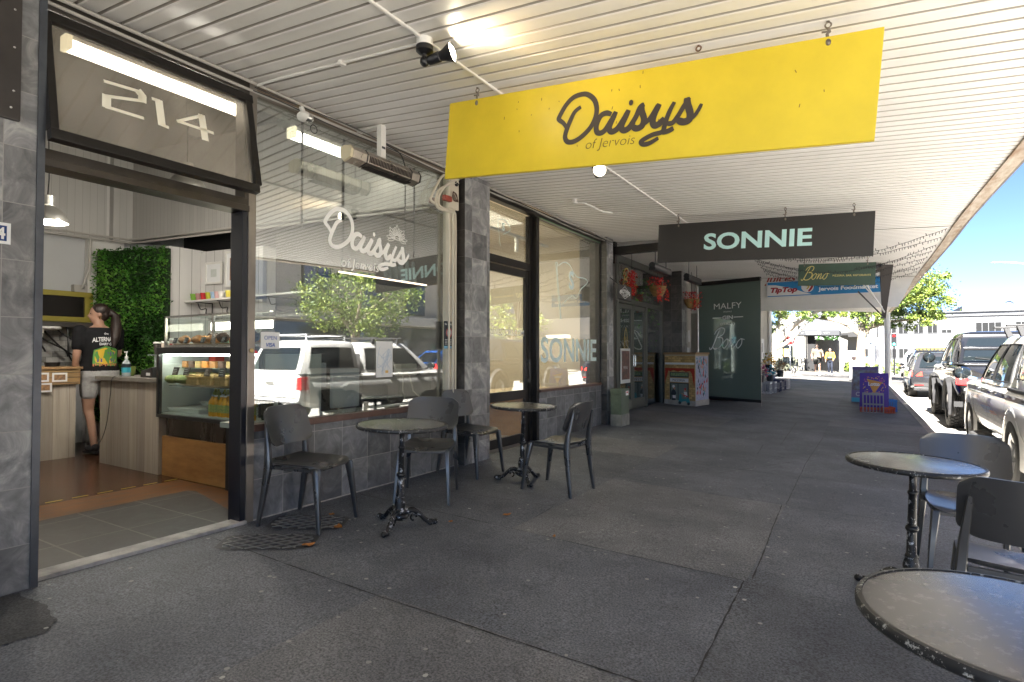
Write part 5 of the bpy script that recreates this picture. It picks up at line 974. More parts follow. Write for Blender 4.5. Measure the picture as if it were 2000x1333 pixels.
# house number plaque and dark board on the near pillar
s_=thing('number_plaque','white framed house number plaque on the left slate pillar','sign',(-3.795,1.1,1.87)); part(s_,'plate',MB().box(-3.80,-3.79,1.02,1.172,1.815,1.925),mat('enamel_blue',(.02,.05,.18),.25),world=True,bevel=.004); part(s_,'frame',MB().box(-3.79,-3.786,1.02,1.172,1.815,1.83).box(-3.79,-3.786,1.02,1.172,1.91,1.925).box(-3.79,-3.786,1.157,1.172,1.83,1.91).box(-3.79,-3.786,1.02,1.035,1.83,1.91),P_white,world=True)
mb=MB(); put_text(mb,'214',(-3.788,1.095,1.87),(0,1,0),(0,0,1),width=.11,height=.062,bold=.03); part(s_,'numbers',mb,P_white,world=True)
s_=thing('notice_board','dark brown board screwed to the top of the left slate pillar','board',(-3.78,.9,2.9)); part(s_,'panel',MB().box(-3.80,-3.775,.2,1.20,2.47,3.35),mat('brown_black_board',(.035,.03,.028),.45,nz=.3,nscale=4),world=True,bevel=.002)
mb=MB()
for z in (3.05,2.62): mb.ell((-3.774,1.17,z),(.002,.006,.006),8,4)
for (y,z) in ((1.17,2.85),(1.16,2.53)): mb.ell((-3.774,y,z),(.002,.006,.006),8,4)
part(s_,'screw',mb,M_steel,world=True)
# spotlights on the batten
def spot(loc,aim,lab,watts,col=(1,.72,.38)):
    t=thing('spotlight',lab,'lamp',loc,0,'black spotlights under the awning'); aim=Vector(aim).normalized(); el=Vector((.03,.0,-.13)); 
    part(t,'base',MB().lathe([(0,0),(.05,0),(.05,-.045),(0,-.045)],n=24),M_soffit,smooth=True); part(t,'collar',MB().lathe([(.052,-.045),(.052,-.075),(.035,-.09),(.018,-.095),(.014,-.12),(0,-.12)],n=24),M_blk,smooth=True)
    part(t,'knuckle',MB().ell((0,0,-.135),(.03,.028,.034)).ell(aim*.035+Vector((0,0,-.14)),(.026,.026,.026)),M_blk,smooth=True)
    p=Vector((0,0,-.14)); part(t,'head',MB().tube([p+aim*.03,p+aim*.10,p+aim*.105,p+aim*.125,p+aim*.19],[.028,.032,.028,.032,.062],24,cap=False),M_blk,smooth=True)
    part(t,'bulb',MB().tube([p+aim*.15,p+aim*.18,p+aim*.192],[.03,.052,.030],20),mat('spot_bulb',(1,.86,.62),.4,emit=8))
    l=bpy.data.lights.new('spot_beam','SPOT'); l.energy=watts; l.spot_size=R(100); l.spot_blend=.7; l.color=col; l.shadow_soft_size=.04; lo=bpy.data.objects.new('spot_beam',l); COL.objects.link(lo); lo.parent=t; lo.location=p+aim*.21; lo.rotation_euler=(-aim).to_track_quat('Z','Y').to_euler(); return t
spot((-2.25,2.65,zc(-2.25,2.65)-.005),(.86,.22,.16),'black spotlight beside the batten, in front of the yellow sign and aimed across it',2.2)
spot((-2.25,5.27,zc(-2.25,5.27)-.005),(.5,-.86,-.05),'glowing spotlight just below the yellow sign facing the camera',4)
for i,(x,y) in enumerate(((-.80,3.35),)):
    mb=MB().lathe([(.014,-.004),(.019,0),(.014,.004),(.009,0),(.014,-.004)],(x,y,zc(x,y)-.022),16,'Y').cyl((x,y,zc(x,y)-.008),(x,y,zc(x,y)+.01),.006,8); single('eye_bolt',mb,M_rust,'rusty empty eye bolt in the ceiling above the yellow sign','eye bolt',smooth=True,loc=(x,y,zc(x,y)))
# infrared heater
ht=thing('infrared_heater','long silver infrared heater with cream end cap hanging above the cafe window','heater',(-3.62,3.7,2.9))
def hsec(y,k=1): return [(-3.62+a*k,y,2.905+b*k) for a,b in ((-.07,.045),(-.03,.065),(.045,.055),(.075,.015),(.06,-.05),(-.03,-.075),(-.07,-.03))]
part(ht,'body',MB().loft([hsec(3.30),hsec(4.12)]),mat('heater_silver',(.42,.38,.33),.3,.9,nz=.2,nscale=5),world=True,bevel=.004)
part(ht,'end_cap',MB().loft([hsec(3.275,.9),hsec(3.295,1.04)]),mat('cream_plastic',(.60,.53,.36),.5),world=True,bevel=.004); part(ht,'end_cap',MB().loft([hsec(4.125,1.04),hsec(4.145,.9)]),M_blk,world=True)
mb=MB()
for i in range(30): y=3.48+.018*i; mb.hexa([(-3.557,y,2.862),(-3.545,y,2.912),(-3.545,y+.006,2.912),(-3.557,y+.006,2.862),(-3.552,y,2.86),(-3.54,y,2.914),(-3.54,y+.006,2.914),(-3.552,y+.006,2.86)]); mb.box(-3.655,-3.565,y,y+.006,2.822,2.832)
part(ht,'grille',mb,mat('grille_dark',(.06,.05,.045),.4,.8),world=True)
for y in (3.45,4.0): part(ht,'cable_tie',MB().loft([hsec(y,1.05),hsec(y+.01,1.05)]),M_blk,world=True)
part(ht,'bracket',MB().box(-3.65,-3.60,3.66,3.72,2.96,3.25).box(-3.9,-3.6,3.66,3.72,3.25,3.262),M_white,world=True); part(ht,'bracket_mark',MB().box(-3.599,-3.597,3.67,3.71,3.05,3.07),P_dark,world=True)
part(ht,'lead',MB().tube(smooth_path([(-3.62,4.0,2.96),(-3.66,3.97,3.1),(-3.8,3.95,3.2),(-3.87,4.0,3.25)],5),.005,6),M_blk,world=True)
t=thing('flood_sensor','small clear security sensor light above the cafe window','lamp',(-3.82,3.02,3.15)); part(t,'body',MB().ell((0,0,0),(.06,.05,.04)).cyl((0,0,.02),(-.03,0,.08),.02),M_white,smooth=True); part(t,'lens',MB().ell((.02,.03,-.01),(.045,.04,.035)),M_steel,smooth=True); part(t,'ring',MB().lathe([(.03,0),(.034,.003),(.038,0),(.034,-.003),(.03,0)],(0.0,.10,-.07),16,'X'),M_blk)
for i,(y,z0) in enumerate(((3.17,2.3),(3.62,2.2),(4.58,2.25),(4.97,2.3))):
    single('hanging_strap',MB().box(-4.03,-4.02,y-.008,y+.008,z0,3.2),M_blkm,['dark strap hanging inside the window nearest the doorway','dark strap hanging behind the heater','dark strap hanging right of the heater','dark strap beside the cream conduit'][i],'strap','dark straps hanging inside the cafe window')
# conduits, meter clutter by the pillar
cd=thing('conduit_cluster','cream conduits, red switch and looped cables beside the slate pillar','pipes',(-3.9,5.05,2.8))
for i,(y,x) in enumerate(((5.035,-3.86),(5.085,-3.865),(4.985,-3.875))): part(cd,'pipe',MB().tube(smooth_path([(x,y,.75),(x,y,2.0),(x,y,2.72),(x,y-.05,2.80),(x,y-.22-.04*i,2.79+.03*i),(x,y-.30,2.83+.04*i),(x,y-.26,2.98),(x,y-.1,3.08+.05*i),(x,y+.05,3.15)],5),.013,8),M_cream,smooth=True,world=True)
part(cd,'board',MB().box(-3.90,-3.875,4.98,5.16,2.85,3.22),M_cream,world=True,bevel=.004); part(cd,'red_switch',MB().box(-3.875,-3.83,4.86,4.98,2.90,2.96),mat('brick_red',(.28,.05,.03),.5),world=True,bevel=.006)
part(cd,'dome_camera',MB().ell((-3.86,5.10,3.13),(.025,.022,.022)).cyl((-3.875,5.07,3.14),(-3.83,5.05,3.14),.008),M_blk,smooth=True,world=True)
mb=MB(); 
for k in range(5): mb.tube([(-3.855+.003*k,5.06+.045*math.cos(a*.5+k),2.98+.05*math.sin(a*.5+k*.7)) for a in range(13)],.003,5)
part(cd,'cable_loop',mb,mat('brown_cable',(.12,.07,.05),.6),world=True)
# ================================================================ RESTAURANT DRESSING
def heater2(y0,lab,x=-3.45):
    t=thing('tube_heater',lab,'heater',(x,y0,2.93),0,'black tube heaters above the restaurant doors'); part(t,'body',MB().cyl((0,0,0),(0,1.1,0.0),.065,8).box(-.06,.06,.0,1.1,-.09,-.04),M_blk); part(t,'hanger',MB().cyl((0,.2,.06),(0,.2,zc(x,y0)-2.93),.008,6).cyl((0,.9,.06),(0,.9,zc(x,y0)-2.93),.008,6),M_blk); part(t,'reflector',MB().hexa([(-.12,.02,-.06),(.12,.02,-.06),(.12,1.08,-.06),(-.12,1.08,-.06),(-.08,.02,.06),(.08,.02,.06),(.08,1.08,.06),(-.08,1.08,.06)]),mat('dark_bronze_aluminium',(.03,.03,.03))) if False else None
heater2(10.7,'black tube heater left above the restaurant doors'); heater2(12.6,'black tube heater right above the restaurant doors',-3.3)
M_redf=[mat('red_petal',(.55,.015,.02),.6),mat('deep_red_petal',(.30,.01,.015),.6),mat('scarlet_petal',(.75,.05,.03),.6)]
def basket(loc,lab,long=.5,w_=.3,basket_on=True):
    t=thing('hanging_flowers',lab,'flowers',loc,0,'red hanging flowers at the restaurant')
    if basket_on: part(t,'basket',MB().lathe([(0,-.22),(.10,-.2),(.17,-.08),(.19,.02),(.17,.02),(.1,-.1)],n=16),planks('wicker',[(.30,.17,.05),(.45,.28,.10)],.03,'Z',.7,gap=.008,grain=(3,3,3)),smooth=True)
    part(t,'chain',MB().cyl((0,0,.0),(0,0,zc(loc[0],loc[1])-loc[2]),.005,6),M_blk)
    def f():
        k=rnd.random()
        if k<.45 and basket_on: return Vector((rnd.gauss(0,.1),rnd.gauss(0,.16*w_/.3),.06+rnd.uniform(-.05,.14))),Vector((0,0,1))
        c=rnd.choice((-1,-.35,.3,1)); return Vector((.12*abs(c)+rnd.gauss(0,.025),w_*c+rnd.gauss(0,.03),-rnd.random()*long*(1-.3*abs(c)))),Vector((0,0,-1))
    if not basket_on:
        def f(): return Vector((rnd.gauss(0,.04),rnd.gauss(0,.06),-rnd.random()*long)),Vector((0,0,-1))
    part(t,'blooms',leaves(f,420,.045),M_redf); return t
basket((-4.05,11.25,2.95),'narrow red flower string hanging left of the gold lettering',.5,.03,False); basket((-3.95,12.65,2.72),'wicker basket of trailing red flowers above the restaurant doors',.36,.26); basket((-3.7,14.6,2.58),'wicker basket with red flowers beside the dark pillar',.26,.15)
t=thing('hanging_ivy','green ivy trailing inside the restaurant window','plant',(-4.3,13.8,2.6)); 
def f(): return Vector((-4.45+rnd.gauss(0,.03),rnd.uniform(11.6,14.25),3.0-rnd.random()**2*(.9 if rnd.random()<.7 else 2.2))),Vector((.3,0,-.6))
part(t,'foliage',leaves(f,900,.07),LG,world=True)
for (y,z,lab) in ((11.45,1.05,'white framed dark menu poster in the restaurant door'),):
    t=thing('menu_poster',lab,'poster',(-4.2,y,z)); part(t,'frame',MB().box(-4.33,-4.31,11.3,11.85,.62,1.35),P_white,world=True,bevel=.004); part(t,'sheet',MB().box(-4.309,-4.306,11.35,11.8,.7,1.3),mat('menu_print',(.05,.05,.055),.4,nz=.9,nscale=14,ncol=(.25,.1,.08)),world=True)
    mb=MB(); put_text(mb,'MENU',(-4.305,11.55,.95),(0,1,0),(0,0,1),width=.25); part(t,'lettering',mb,P_white,world=True)
t=thing('utility_cabinet','small green utility cabinet with warning label at the foot of the narrow pillar','cabinet',(-3.65,9.6,gz(-3.65))); M_ugr=mat('faded_green_metal',(.115,.15,.10),.55,nz=.3,nscale=5)
part(t,'body',MB().box(-.13,.07,-.2,.17,0,.55).box(-.135,.075,-.205,.175,.55,.64),M_ugr,bevel=.008); part(t,'base_skirt',MB().box(-.132,.078,-.204,.174,.0,.2),mat('grey_skirt',(.25,.25,.22),.7,nz=.3),bevel=.003); part(t,'warning_label',MB().box(.0705,.074,.0,.12,.44,.56) if False else MB().box(.0755,.078,.0,.13,.52,.60),P_white); part(t,'red_band',MB().box(.078,.079,.02,.11,.565,.585),P_red)
t=thing('downpipe','thin grey downpipe and white meter strip behind the utility cabinet','pipe',(-4,9.9,1)); part(t,'pipe',MB().cyl((-3.95,9.9,0),(-3.95,9.9,2.4),.03,12),M_alub,smooth=True,world=True); part(t,'meter_strip',MB().box(-4.05,-3.98,9.80,9.87,1.15,1.45),P_white,world=True)
# painted pizzeria box
pb=thing('painted_cabinet','large cabinet painted as a brick pizzeria front with cook and scooter','cabinet',(-3.8,14.2,0))
A=Vector((-4.25,14.12,0)); B=Vector((-3.42,13.78,0)); Cc=Vector((-3.28,14.5,0)); D_=Vector((-4.1,14.85,0)); up=Vector((0,0,1)); H1=1.22
part(pb,'body',MB().hexa([A,B,Cc,D_,A+up*H1,B+up*H1,Cc+up*H1,D_+up*H1]),mat('cabinet_cream',(.45,.38,.26),.6),world=True)
cn=(A+B+Cc+D_)/4; ex=lambda p,k=1.05: cn+(p-cn)*k
part(pb,'lid',MB().hexa([ex(A)+up*H1,ex(B)+up*H1,ex(Cc)+up*H1,ex(D_)+up*H1,ex(A)+up*(H1+.05),ex(B)+up*(H1+.05),ex(Cc)+up*(H1+.05),ex(D_)+up*(H1+.05)]),mat('weathered_ply_lid',(.32,.2,.10),.6),world=True)
part(pb,'plinth',MB().hexa([ex(A,1.02),ex(B,1.02),ex(Cc,1.02),ex(D_,1.02),ex(A,1.02)+up*.12,ex(B,1.02)+up*.12,ex(Cc,1.02)+up*.12,ex(D_,1.02)+up*.12]),M_conc,world=True)
uu=(B-A); W=uu.length; uu=uu/W
def pp(L,m,nm,off): 
    mb=MB()
    for P_ in L: mb.poly([(a*W,b*H1) for a,b in P_],A-Vector((-uu.y,uu.x,0))*off,uu,up)
    part(pb,nm,mb,m,world=True)
rect=lambda a,b,c,d:[(a,c),(b,c),(b,d),(a,d)]
pp([rect(0.01,.99,.03,.97)],tiles('painted_bricks',.10,.055,[(.42,.27,.10),(.5,.34,.14),(.56,.40,.18)],(.25,.15,.06),rough=.6,axes='XZ',gsize=.003),'brick_painting',.003)
pp([rect(.02,.98,.80,.84)],P_white,'painting',.005)
pp([[(.02,.73),(.98,.73),(.98,.35),(.93,.5),(.9,.62),(.84,.68),(.7,.66),(.6,.69),(.45,.66),(.3,.69),(.2,.66),(.13,.68),(.10,.6),(.05,.5),(.02,.4)]],mat('painted_red_canopy',(.42,.04,.02),.6),'painting',.0045)
pp([rect(.16,.82,.04,.66)],mat('painted_warm',(.45,.30,.14),.6),'painting',.0055)
pp([rect(.18,.80,.55,.65),rect(.18,.80,.06,.44)],mat('painted_grey_green',(.06,.075,.07),.6),'painting',.006)
pp([rect(.21,.77,.575,.635)],mat('painted_pale_green',(.35,.40,.28),.6,nz=.5,nscale=30,ncol=(.1,.22,.05)),'painting',.007)
pp([rect(.19,.79,.455,.53)],P_white,'painting',.007)
mb=MB(); put_text(mb,'PIZZERIA',A+uu*(.48*W)+up*(.492*H1),uu,up,width=.36*1.0,height=.055,off=.0085); part(pb,'lettering',mb,P_dark,world=True)
pp([rect(.23,.44,.07,.42),rect(.47,.76,.07,.42)],mat('painted_glass',(.18,.22,.2),.4),'painting',.0065)
def ellp(cx,cy,rx,ry,n=12): return [(cx+rx*math.cos(2*PI*i/n),cy+ry*math.sin(2*PI*i/n)) for i in range(n)]
pp([[(.25,.09),(.37,.09),(.36,.2),(.40,.22),(.39,.25),(.34,.30),(.30,.31),(.25,.28),(.22,.22),(.25,.18)],ellp(.51,.05,.045,.03),ellp(.79,.04,.045,.03)],P_dark,'painting',.008)
pp([ellp(.31,.365,.045,.03),[(.27,.19),(.38,.19),(.38,.13),(.28,.13)],[(.64,.27),(.74,.27),(.76,.18),(.68,.17)]],P_white,'painting',.009)
pp([ellp(.34,.325,.03,.025),ellp(.68,.30,.03,.028),[(.57,.245),(.66,.22),(.66,.20),(.57,.23)]],mat('painted_skin',(.55,.3,.2),.6),'painting',.010)
pp([ellp(.69,.325,.033,.02),[(.62,.19),(.78,.17),(.78,.19),(.64,.21)]],P_red,'painting',.011)
pp([[(.46,.05),(.50,.21),(.55,.22),(.58,.13),(.72,.13),(.76,.16),(.82,.13),(.84,.05),(.76,.04),(.70,.09),(.58,.07),(.55,.04)]],mat('painted_teal',(.05,.27,.32),.5),'painting',.0075)
mb=MB(); sd=(Cc-B); Ws=sd.length; sd=sd/Ws; nS=Vector((sd.y,-sd.x,0))
mb.poly([(.03*Ws,.13),(.97*Ws,.13),(.97*Ws,1.18),(.03*Ws,1.18)],B+nS*.003,sd,up); part(pb,'side_painting',mb,mat('white_mural_ground',(.55,.56,.62),.6,nz=.4,nscale=20,ncol=(.25,.3,.5)),world=True)
for c_,nm in (((.04,.05,.08),'ink'),((.5,.05,.04),'red'),((.1,.35,.4),'teal'),((.6,.3,.18),'tan')):
    mb=MB()
    for k in range(14): x=rnd.uniform(.08,.85)*Ws; z=rnd.uniform(.2,1.1); mb.poly([(x+rnd.uniform(-.02,.02),z),(x+rnd.uniform(.02,.06),z+.02),(x+rnd.uniform(.0,.05),z+rnd.uniform(.05,.16)),(x-.02,z+.05)],B+nS*(.004+.001*len(nm)+.00005*k),sd,up)
    part(pb,'painted_figures',mb,mat('mural_'+nm,c_,.6),world=True)
# roll-down green blind
bl=thing('cafe_blind','tall translucent green roll-down blind with white gin lettering across the footpath side','blind',(-3,15.5,0))
a=Vector((-3.82,15.80,0)); b=Vector((-2.19,15.20,0)); du=(b-a).normalized(); Wb=(b-a).length; nb=Vector((du.y,-du.x,0))
gm=bpy.data.materials.new('green_mesh_blind'); gm.use_nodes=True; g_t=gm.node_tree; g_t.nodes.clear(); o_=g_t.nodes.new('ShaderNodeOutputMaterial'); tr_=g_t.nodes.new('ShaderNodeBsdfTransparent'); tr_.inputs[0].default_value=(.75,.85,.78,1); pr=g_t.nodes.new('ShaderNodeBsdfPrincipled'); pr.inputs['Base Color'].default_value=(.11,.15,.13,1); pr.inputs['Roughness'].default_value=.55; mx_=g_t.nodes.new('ShaderNodeMixShader'); mx_.inputs[0].default_value=.95; g_t.links.new(tr_.outputs[0],mx_.inputs[1]); g_t.links.new(pr.outputs[0],mx_.inputs[2]); g_t.links.new(mx_.outputs[0],o_.inputs[0])
mb=MB(); mb.grid(lambda s,t_:a+du*(Wb*s)+up*(.10+(3.08-.10)*t_)+nb*(.015*math.sin(s*7)*math.sin(t_*5)),16,16); part(bl,'fabric',mb,gm,smooth=True,world=True)
part(bl,'bottom_bar',MB().bar(a+up*.09,b+up*.07,.04,.07),M_blk,world=True); part(bl,'roller_box',MB().bar(a+up*3.1,b+up*3.08,.10,.10),M_alu,world=True); part(bl,'guide_cable',MB().cyl(b+du*.01+up*-.05,b+du*.01+up*3.1,.006,6).cyl(a-du*.02,a-du*.02+up*3.1,.02,6),M_steel,world=True)
mb=MB(); cc=a+du*(Wb*.50)+nb*.03
put_text(mb,'MALFY',cc+up*2.47,du,up,width=.78,height=.15,bold=.0); put_text(mb,'GIN',cc+up*2.17,du,up,width=.30,height=.10,bold=.04); put_text(mb,'ORIGINALE',cc+up*2.32,du,up,width=.24,height=.035); put_text(mb,'(ITALY)',cc+up*2.0,du,up,width=.40,height=.075)
for s in (-1,1): mb.poly([(-.13,-.012),(.13,-.012),(.13,.012),(-.13,.012)],cc+du*(.30*s)+up*2.17+nb*.002,du,up)
bono(mb,cc+up*1.55,du,up,.62); part(bl,'lettering',mb,mat('pale_print',(.80,.83,.80),.6),world=True)
t=thing('storage_box','maroon box and grey base lying behind the bottom of the green blind','box',(-3.3,16.2,0)); part(t,'body',MB().box(-3.6,-2.9,16.0,16.5,.0,.16),mat('maroon_box',(.12,.03,.04),.6),world=True,bevel=.01); part(t,'lid',MB().box(-3.62,-2.88,15.98,16.52,.162,.19),M_blk,world=True)
# string light net
nl=thing('string_lights','net of drooping black fairy light strings under the second awning','string lights',(-.5,12,3))
stub=[]
for i in range(8):
    y0=10.12+.72*i; y1=11.2+.55*i; x0=xe(y0)-.05; x1=-1.9-.02*i; z0=zc(x0,y0)-.02; z1=zc(x1,y1)-.02; pts=[]
    for k in range(41):
        t_=k/40; x=x0+(x1-x0)*t_; y=y0+(y1-y0)*t_; z=z0+(z1-z0)*t_-.30*math.sin(PI*t_)**1.0*(1-.25*math.sin(i*2.3))+.01*noise.noise((x*5,i,0)); pts.append((x,y,z))
    part(nl,'string',MB().tube(pts,.0035,5),M_blk,world=True)
    for k in range(40):
        for f_ in (.2,.7):
            p=Vector(pts[k]).lerp(Vector(pts[k+1]),f_); stub.append(p)
mb=MB()
for p in stub: mb.bar(p,p+Vector((rnd.uniform(-.012,.012),rnd.uniform(-.02,.02),rnd.choice((-1,-1,-1,1))*.035)),.007)
o_=part(nl,'bulbs',mb,M_blk,world=True); o_['kind']='stuff'
# dark folded bracket under the second awning with white stay rods
br=thing('awning_bracket','dark tapered steel bracket with white diagonal stay rods at the far awning edge','bracket',(.5,14.3,3))
br_=MB(); br_.hexa([(.30,14.2,2.02),(.36,14.2,1.98),(.36,14.6,1.98),(.30,14.6,2.02),(.27,14.0,3.12),(.50,14.0,3.06),(.50,14.8,3.06),(.27,14.8,3.12)]).prism([(0,0),(.24,.18),(.26,.10)],(.10,14.0,2.86),(1,0,0),(0,0,1),.3)
part(br,'plate',br_,mat('dark_brown_steel',(.06,.05,.045),.5),world=True)
part(br,'stay_rod',MB().cyl((-.02,13.6,2.72),(.34,14.15,2.1),.014,8).cyl((-.10,13.6,2.74),(.32,14.2,2.18),.012,8),M_white,world=True); part(br,'stay_rod',MB().cyl((-.12,13.8,2.52),(.30,14.2,2.03),.014,8),M_alu,world=True)
# sandwich boards and crates
def sboard(name,label,c,w_,h,ang,m,paint):
    t=thing(name,label,'sign',(*c,gz(c[0])),ang)
    for s in (-1,1):
        mb=MB(); M=Matrix.Rotation(R(12)*s,4,'X'); mb.box(-w_/2,w_/2,-.012,.012,0.02,h); mb.xf(Matrix.Translation((0,s*.19,0))@M); q=part(t,'panel',mb,m,bevel=.006)
    paint(t,Matrix.Translation((0,-.19,0))@Matrix.Rotation(R(-12),4,'X')); return t
M_pur=mat('board_purple',(.07,.03,.33),.4)
def p1(t,M):
    mb=MB().poly([(-.15,.78),(.17,.70),(-.0,.42)],(0,-.014,0),(1,0,0),(0,0,1)); mb.xf(M); part(t,'gold_triangle',mb,mat('board_gold',(.62,.30,.06),.5))
    mb=MB(); put_text(mb,'Lotto',(0,-.018,.655),(1,0,0),(0,0,1),width=.23,height=.09,bold=.04); mb.xf(M); part(t,'lettering',mb,P_white)
    for nm,c_ in (('pink',(.65,.1,.3)),('orange',(.75,.35,.05)),('yellow',(.75,.6,.1))):
        mb=MB()
        for k in range(34):
            a_=rnd.uniform(0,2*PI); r_=rnd.uniform(.2,.30); x=r_*math.cos(a_)*.85; z=.62+r_*math.sin(a_)*.8
            if abs(x)<.26 and .1<z<.88: s=rnd.uniform(.006,.014); mb.poly([(x-s,z),(x,z-s),(x+s,z),(x,z+s)],(0,-.0145-.0001*k,0),(1,0,0),(0,0,1))
        mb.xf(M); part(t,'confetti_print',mb,mat('confetti_'+nm,c_,.5))
sboard('sandwich_board','purple and gold lottery sandwich board near the kerb',(.16,16.15),.58,.92,R(-4),M_pur,p1)
def p2(t,M):
    mb=MB().poly([(-.3,.35),(.3,.35),(.3,.95),(-.3,.95)],(0,-.014,0),(1,0,0),(0,0,1)); mb.xf(M); part(t,'photo',mb,mat('people_photo',(.3,.4,.5),.5,nz=.9,nscale=9,ncol=(.18,.10,.07)))
    mb=MB().poly([(-.3,.03),(.3,.03),(.3,.15),(-.3,.15)],(0,-.014,0),(1,0,0),(0,0,1)); mb.xf(M); part(t,'blue_band',mb,mat('cyan_print',(.1,.5,.7),.5)); mb=MB(); put_text(mb,'OPEN',(0,-.016,.25),(1,0,0),(0,0,1),width=.4); mb.xf(M); part(t,'lettering',mb,P_white)
sboard('sandwich_board','pale blue photo sandwich board just behind the purple one',(-.02,18.6),.62,1.02,R(-12),mat('board_violet',(.25,.2,.4),.5),p2)
def crate(loc,lab,m,ang=0,w_=.36,d_=.3,h=.24):
    t=single('crate',MB(),m,lab,'crate','plastic crates') if False else None
    mb=MB(); mb.box(-w_/2,w_/2,-d_/2,d_/2,0,.015).box(-w_/2,w_/2,-d_/2,-d_/2+.015,h-.05,h).box(-w_/2,w_/2,d_/2-.015,d_/2,h-.05,h).box(-w_/2,-w_/2+.015,-d_/2,d_/2,h-.05,h).box(w_/2-.015,w_/2,-d_/2,d_/2,h-.05,h)
    for i in range(7):
        x=-w_/2+.01+i*(w_-.03)/6; mb.box(x,x+.014,-d_/2+.001,-d_/2+.012,.015,h-.05).box(x,x+.014,d_/2-.012,d_/2-.001,.015,h-.05)
    for i in range(5):
        y=-d_/2+.02+i*(d_-.05)/4; mb.box(-w_/2+.001,-w_/2+.012,y,y+.014,.015,h-.05).box(w_/2-.012,w_/2-.001,y,y+.014,.015,h-.05)
    mb.box(-w_/2+.003,w_/2-.003,-d_/2+.003,-d_/2+.010,h*.4,h*.48)
    o_=single('crate',mb,m,lab,'crate','plastic crates'); o_.location=loc; o_.rotation_euler=(0,0,ang); return o_
cg=mat('crate_grey',(.28,.29,.32),.5); crate((.13,15.62,gz(.1)),'grey slatted crate leaning in front of the lottery board',cg,R(-3),.42,.12,.46); crate((.12,15.8,gz(.1)),'orange red crate at the foot of the lottery board',mat('crate_orange',(.55,.10,.04),.5),0,.50,.18,.11); crate((.42,15.95,gz(.4)),'orange red crate right of the lottery board',mat('crate_orange',(.55,.10,.04),.5),R(15),.22,.3,.14); crate((.47,16.4,gz(.4)),'bright blue crate behind the orange one',mat('crate_blue',(.03,.2,.6),.5),R(10),.25,.3,.28)
for i,(x,y,c,lb) in enumerate(((-2.78,19.9,'crate_light','pale grey crate nearest the blind on the market display'),(-2.72,20.5,'crate_light2','pale grey crate second in the market display'),(-2.66,21.3,'crate_dk','dark blue slatted crate in the market display'),(-2.62,22.2,'crate_dk','dark blue slatted crate farther along the market display'),(-2.6,23.2,'crate_white','white crate at the far end of the market display'))):
    crate((x,y,gz(x)),lb,mat(c,{'crate_light':(.45,.47,.5),'crate_light2':(.4,.42,.46),'crate_dk':(.05,.06,.12),'crate_white':(.6,.6,.6)}[c],.5),R(90),.55,.42,.36)
def bouquet(loc,r,h,cols,lab,n=220):
    t=thing('flower_bucket',lab,'flowers',loc,0,'flower buckets on the market display'); part(t,'bucket',MB().lathe([(0,0),(.09,0),(.12,.24),(.11,.24)],n=14),P_dark,smooth=True)
    def f():
        q=Vector((rnd.gauss(0,1),rnd.gauss(0,1),abs(rnd.gauss(0,1)))).normalized(); return Vector((q.x*r*rnd.uniform(.5,1),q.y*r*rnd.uniform(.5,1),.24+q.z*h*rnd.uniform(.3,1))),q
    part(t,'blooms',leaves(f,n,.08),cols); return t
YF=[mat('yellow_bloom',(.7,.42,.02),.6),mat('cream_bloom',(.6,.55,.4),.6),LG[1]]; BF=[mat('brown_paper',(.40,.26,.14),.7),mat('brown_paper_dark',(.25,.15,.08),.7),mat('cream_bloom',(.6,.55,.4),.6)]; PF=[mat('pink_bloom',(.5,.15,.25),.6),mat('cream_bloom',(.6,.55,.4),.6),LG[0]]; CF=[mat('cyan_wrap',(.05,.4,.6),.5),mat('black_wrap',(.02,.02,.02),.6),P_white]
bouquet((-2.9,20.0,.30),.22,.42,PF,'pink and white flowers at the near end of the display'); bouquet((-2.75,21.0,.28),.2,.3,CF,'cyan wrapped bunches in the middle of the display'); bouquet((-2.9,21.8,.62),.22,.42,YF,'yellow flowers raised on the display'); bouquet((-2.62,22.6,.40),.28,.42,BF,'brown paper wrapped bunches at the far end of the display'); bouquet((-3.2,19.6,.55),.25,.5,[LG[1],LG[2],PF[1]],'leafy green and white bunch behind the blind edge')
single('market_bench',MB().box(-3.6,-2.95,19.3,23.6,.0,.3).box(-3.6,-3.25,19.3,23.6,.3,.62),mat('bench_grey',(.2,.2,.2),.7),'stepped grey bench under the flower buckets','bench',loc=(-3.3,21.4,0))
# manhole covers
def lid(c,ang,w_,l_,lab):
    t=thing('ground_cover',lab,'cover',(c[0],c[1],gz(c[0])),ang,'patterned covers set in the asphalt'); m=mat('cast_iron_cover',(.06,.06,.062),.5,.4,nz=.4,nscale=12)
    sl_=-.03
    def z(x,y): g=Matrix.Rotation(ang,2)@Vector((x,y)); return g.x*sl_
    mb=MB(); n=20; ring=[]
    for i in range(28):
        a_=2*PI*i/28; x=l_/2*max(-1,min(1,1.35*math.cos(a_))); y=w_/2*max(-1,min(1,1.15*math.sin(a_))); ring.append((x,y,z(x,y)+.004))
    mb.add(ring,[tuple(range(28))]); part(t,'plate',mb,m)
    mb=MB(); st=.07
    for s in (-1,1):
        k=-9
        while k<10:
            pts=[]
            for j in range(41):
                x=-l_/2+l_*j/40; y=s*x*.6+k*st
                if (2*x/l_)**4+(2*y/w_)**4<.80: pts.append((x,y))
            if len(pts)>2:
                p,q=pts[0],pts[-1]; mb.bar((p[0],p[1],z(*p)+.007),(q[0],q[1],z(*q)+.007),.009,.006)
            k+=1
    part(t,'tread_pattern',mb,mat('worn_iron_ridge',(.26,.255,.25),.4,.5)); return t
lid((-3.42,2.45),R(38),.30,.62,'dark diamond pattern cover under the nearest chair, left one'); lid((-3.55,2.88),R(33),.34,.55,'dark diamond pattern cover beside the wall, behind the nearest chair')
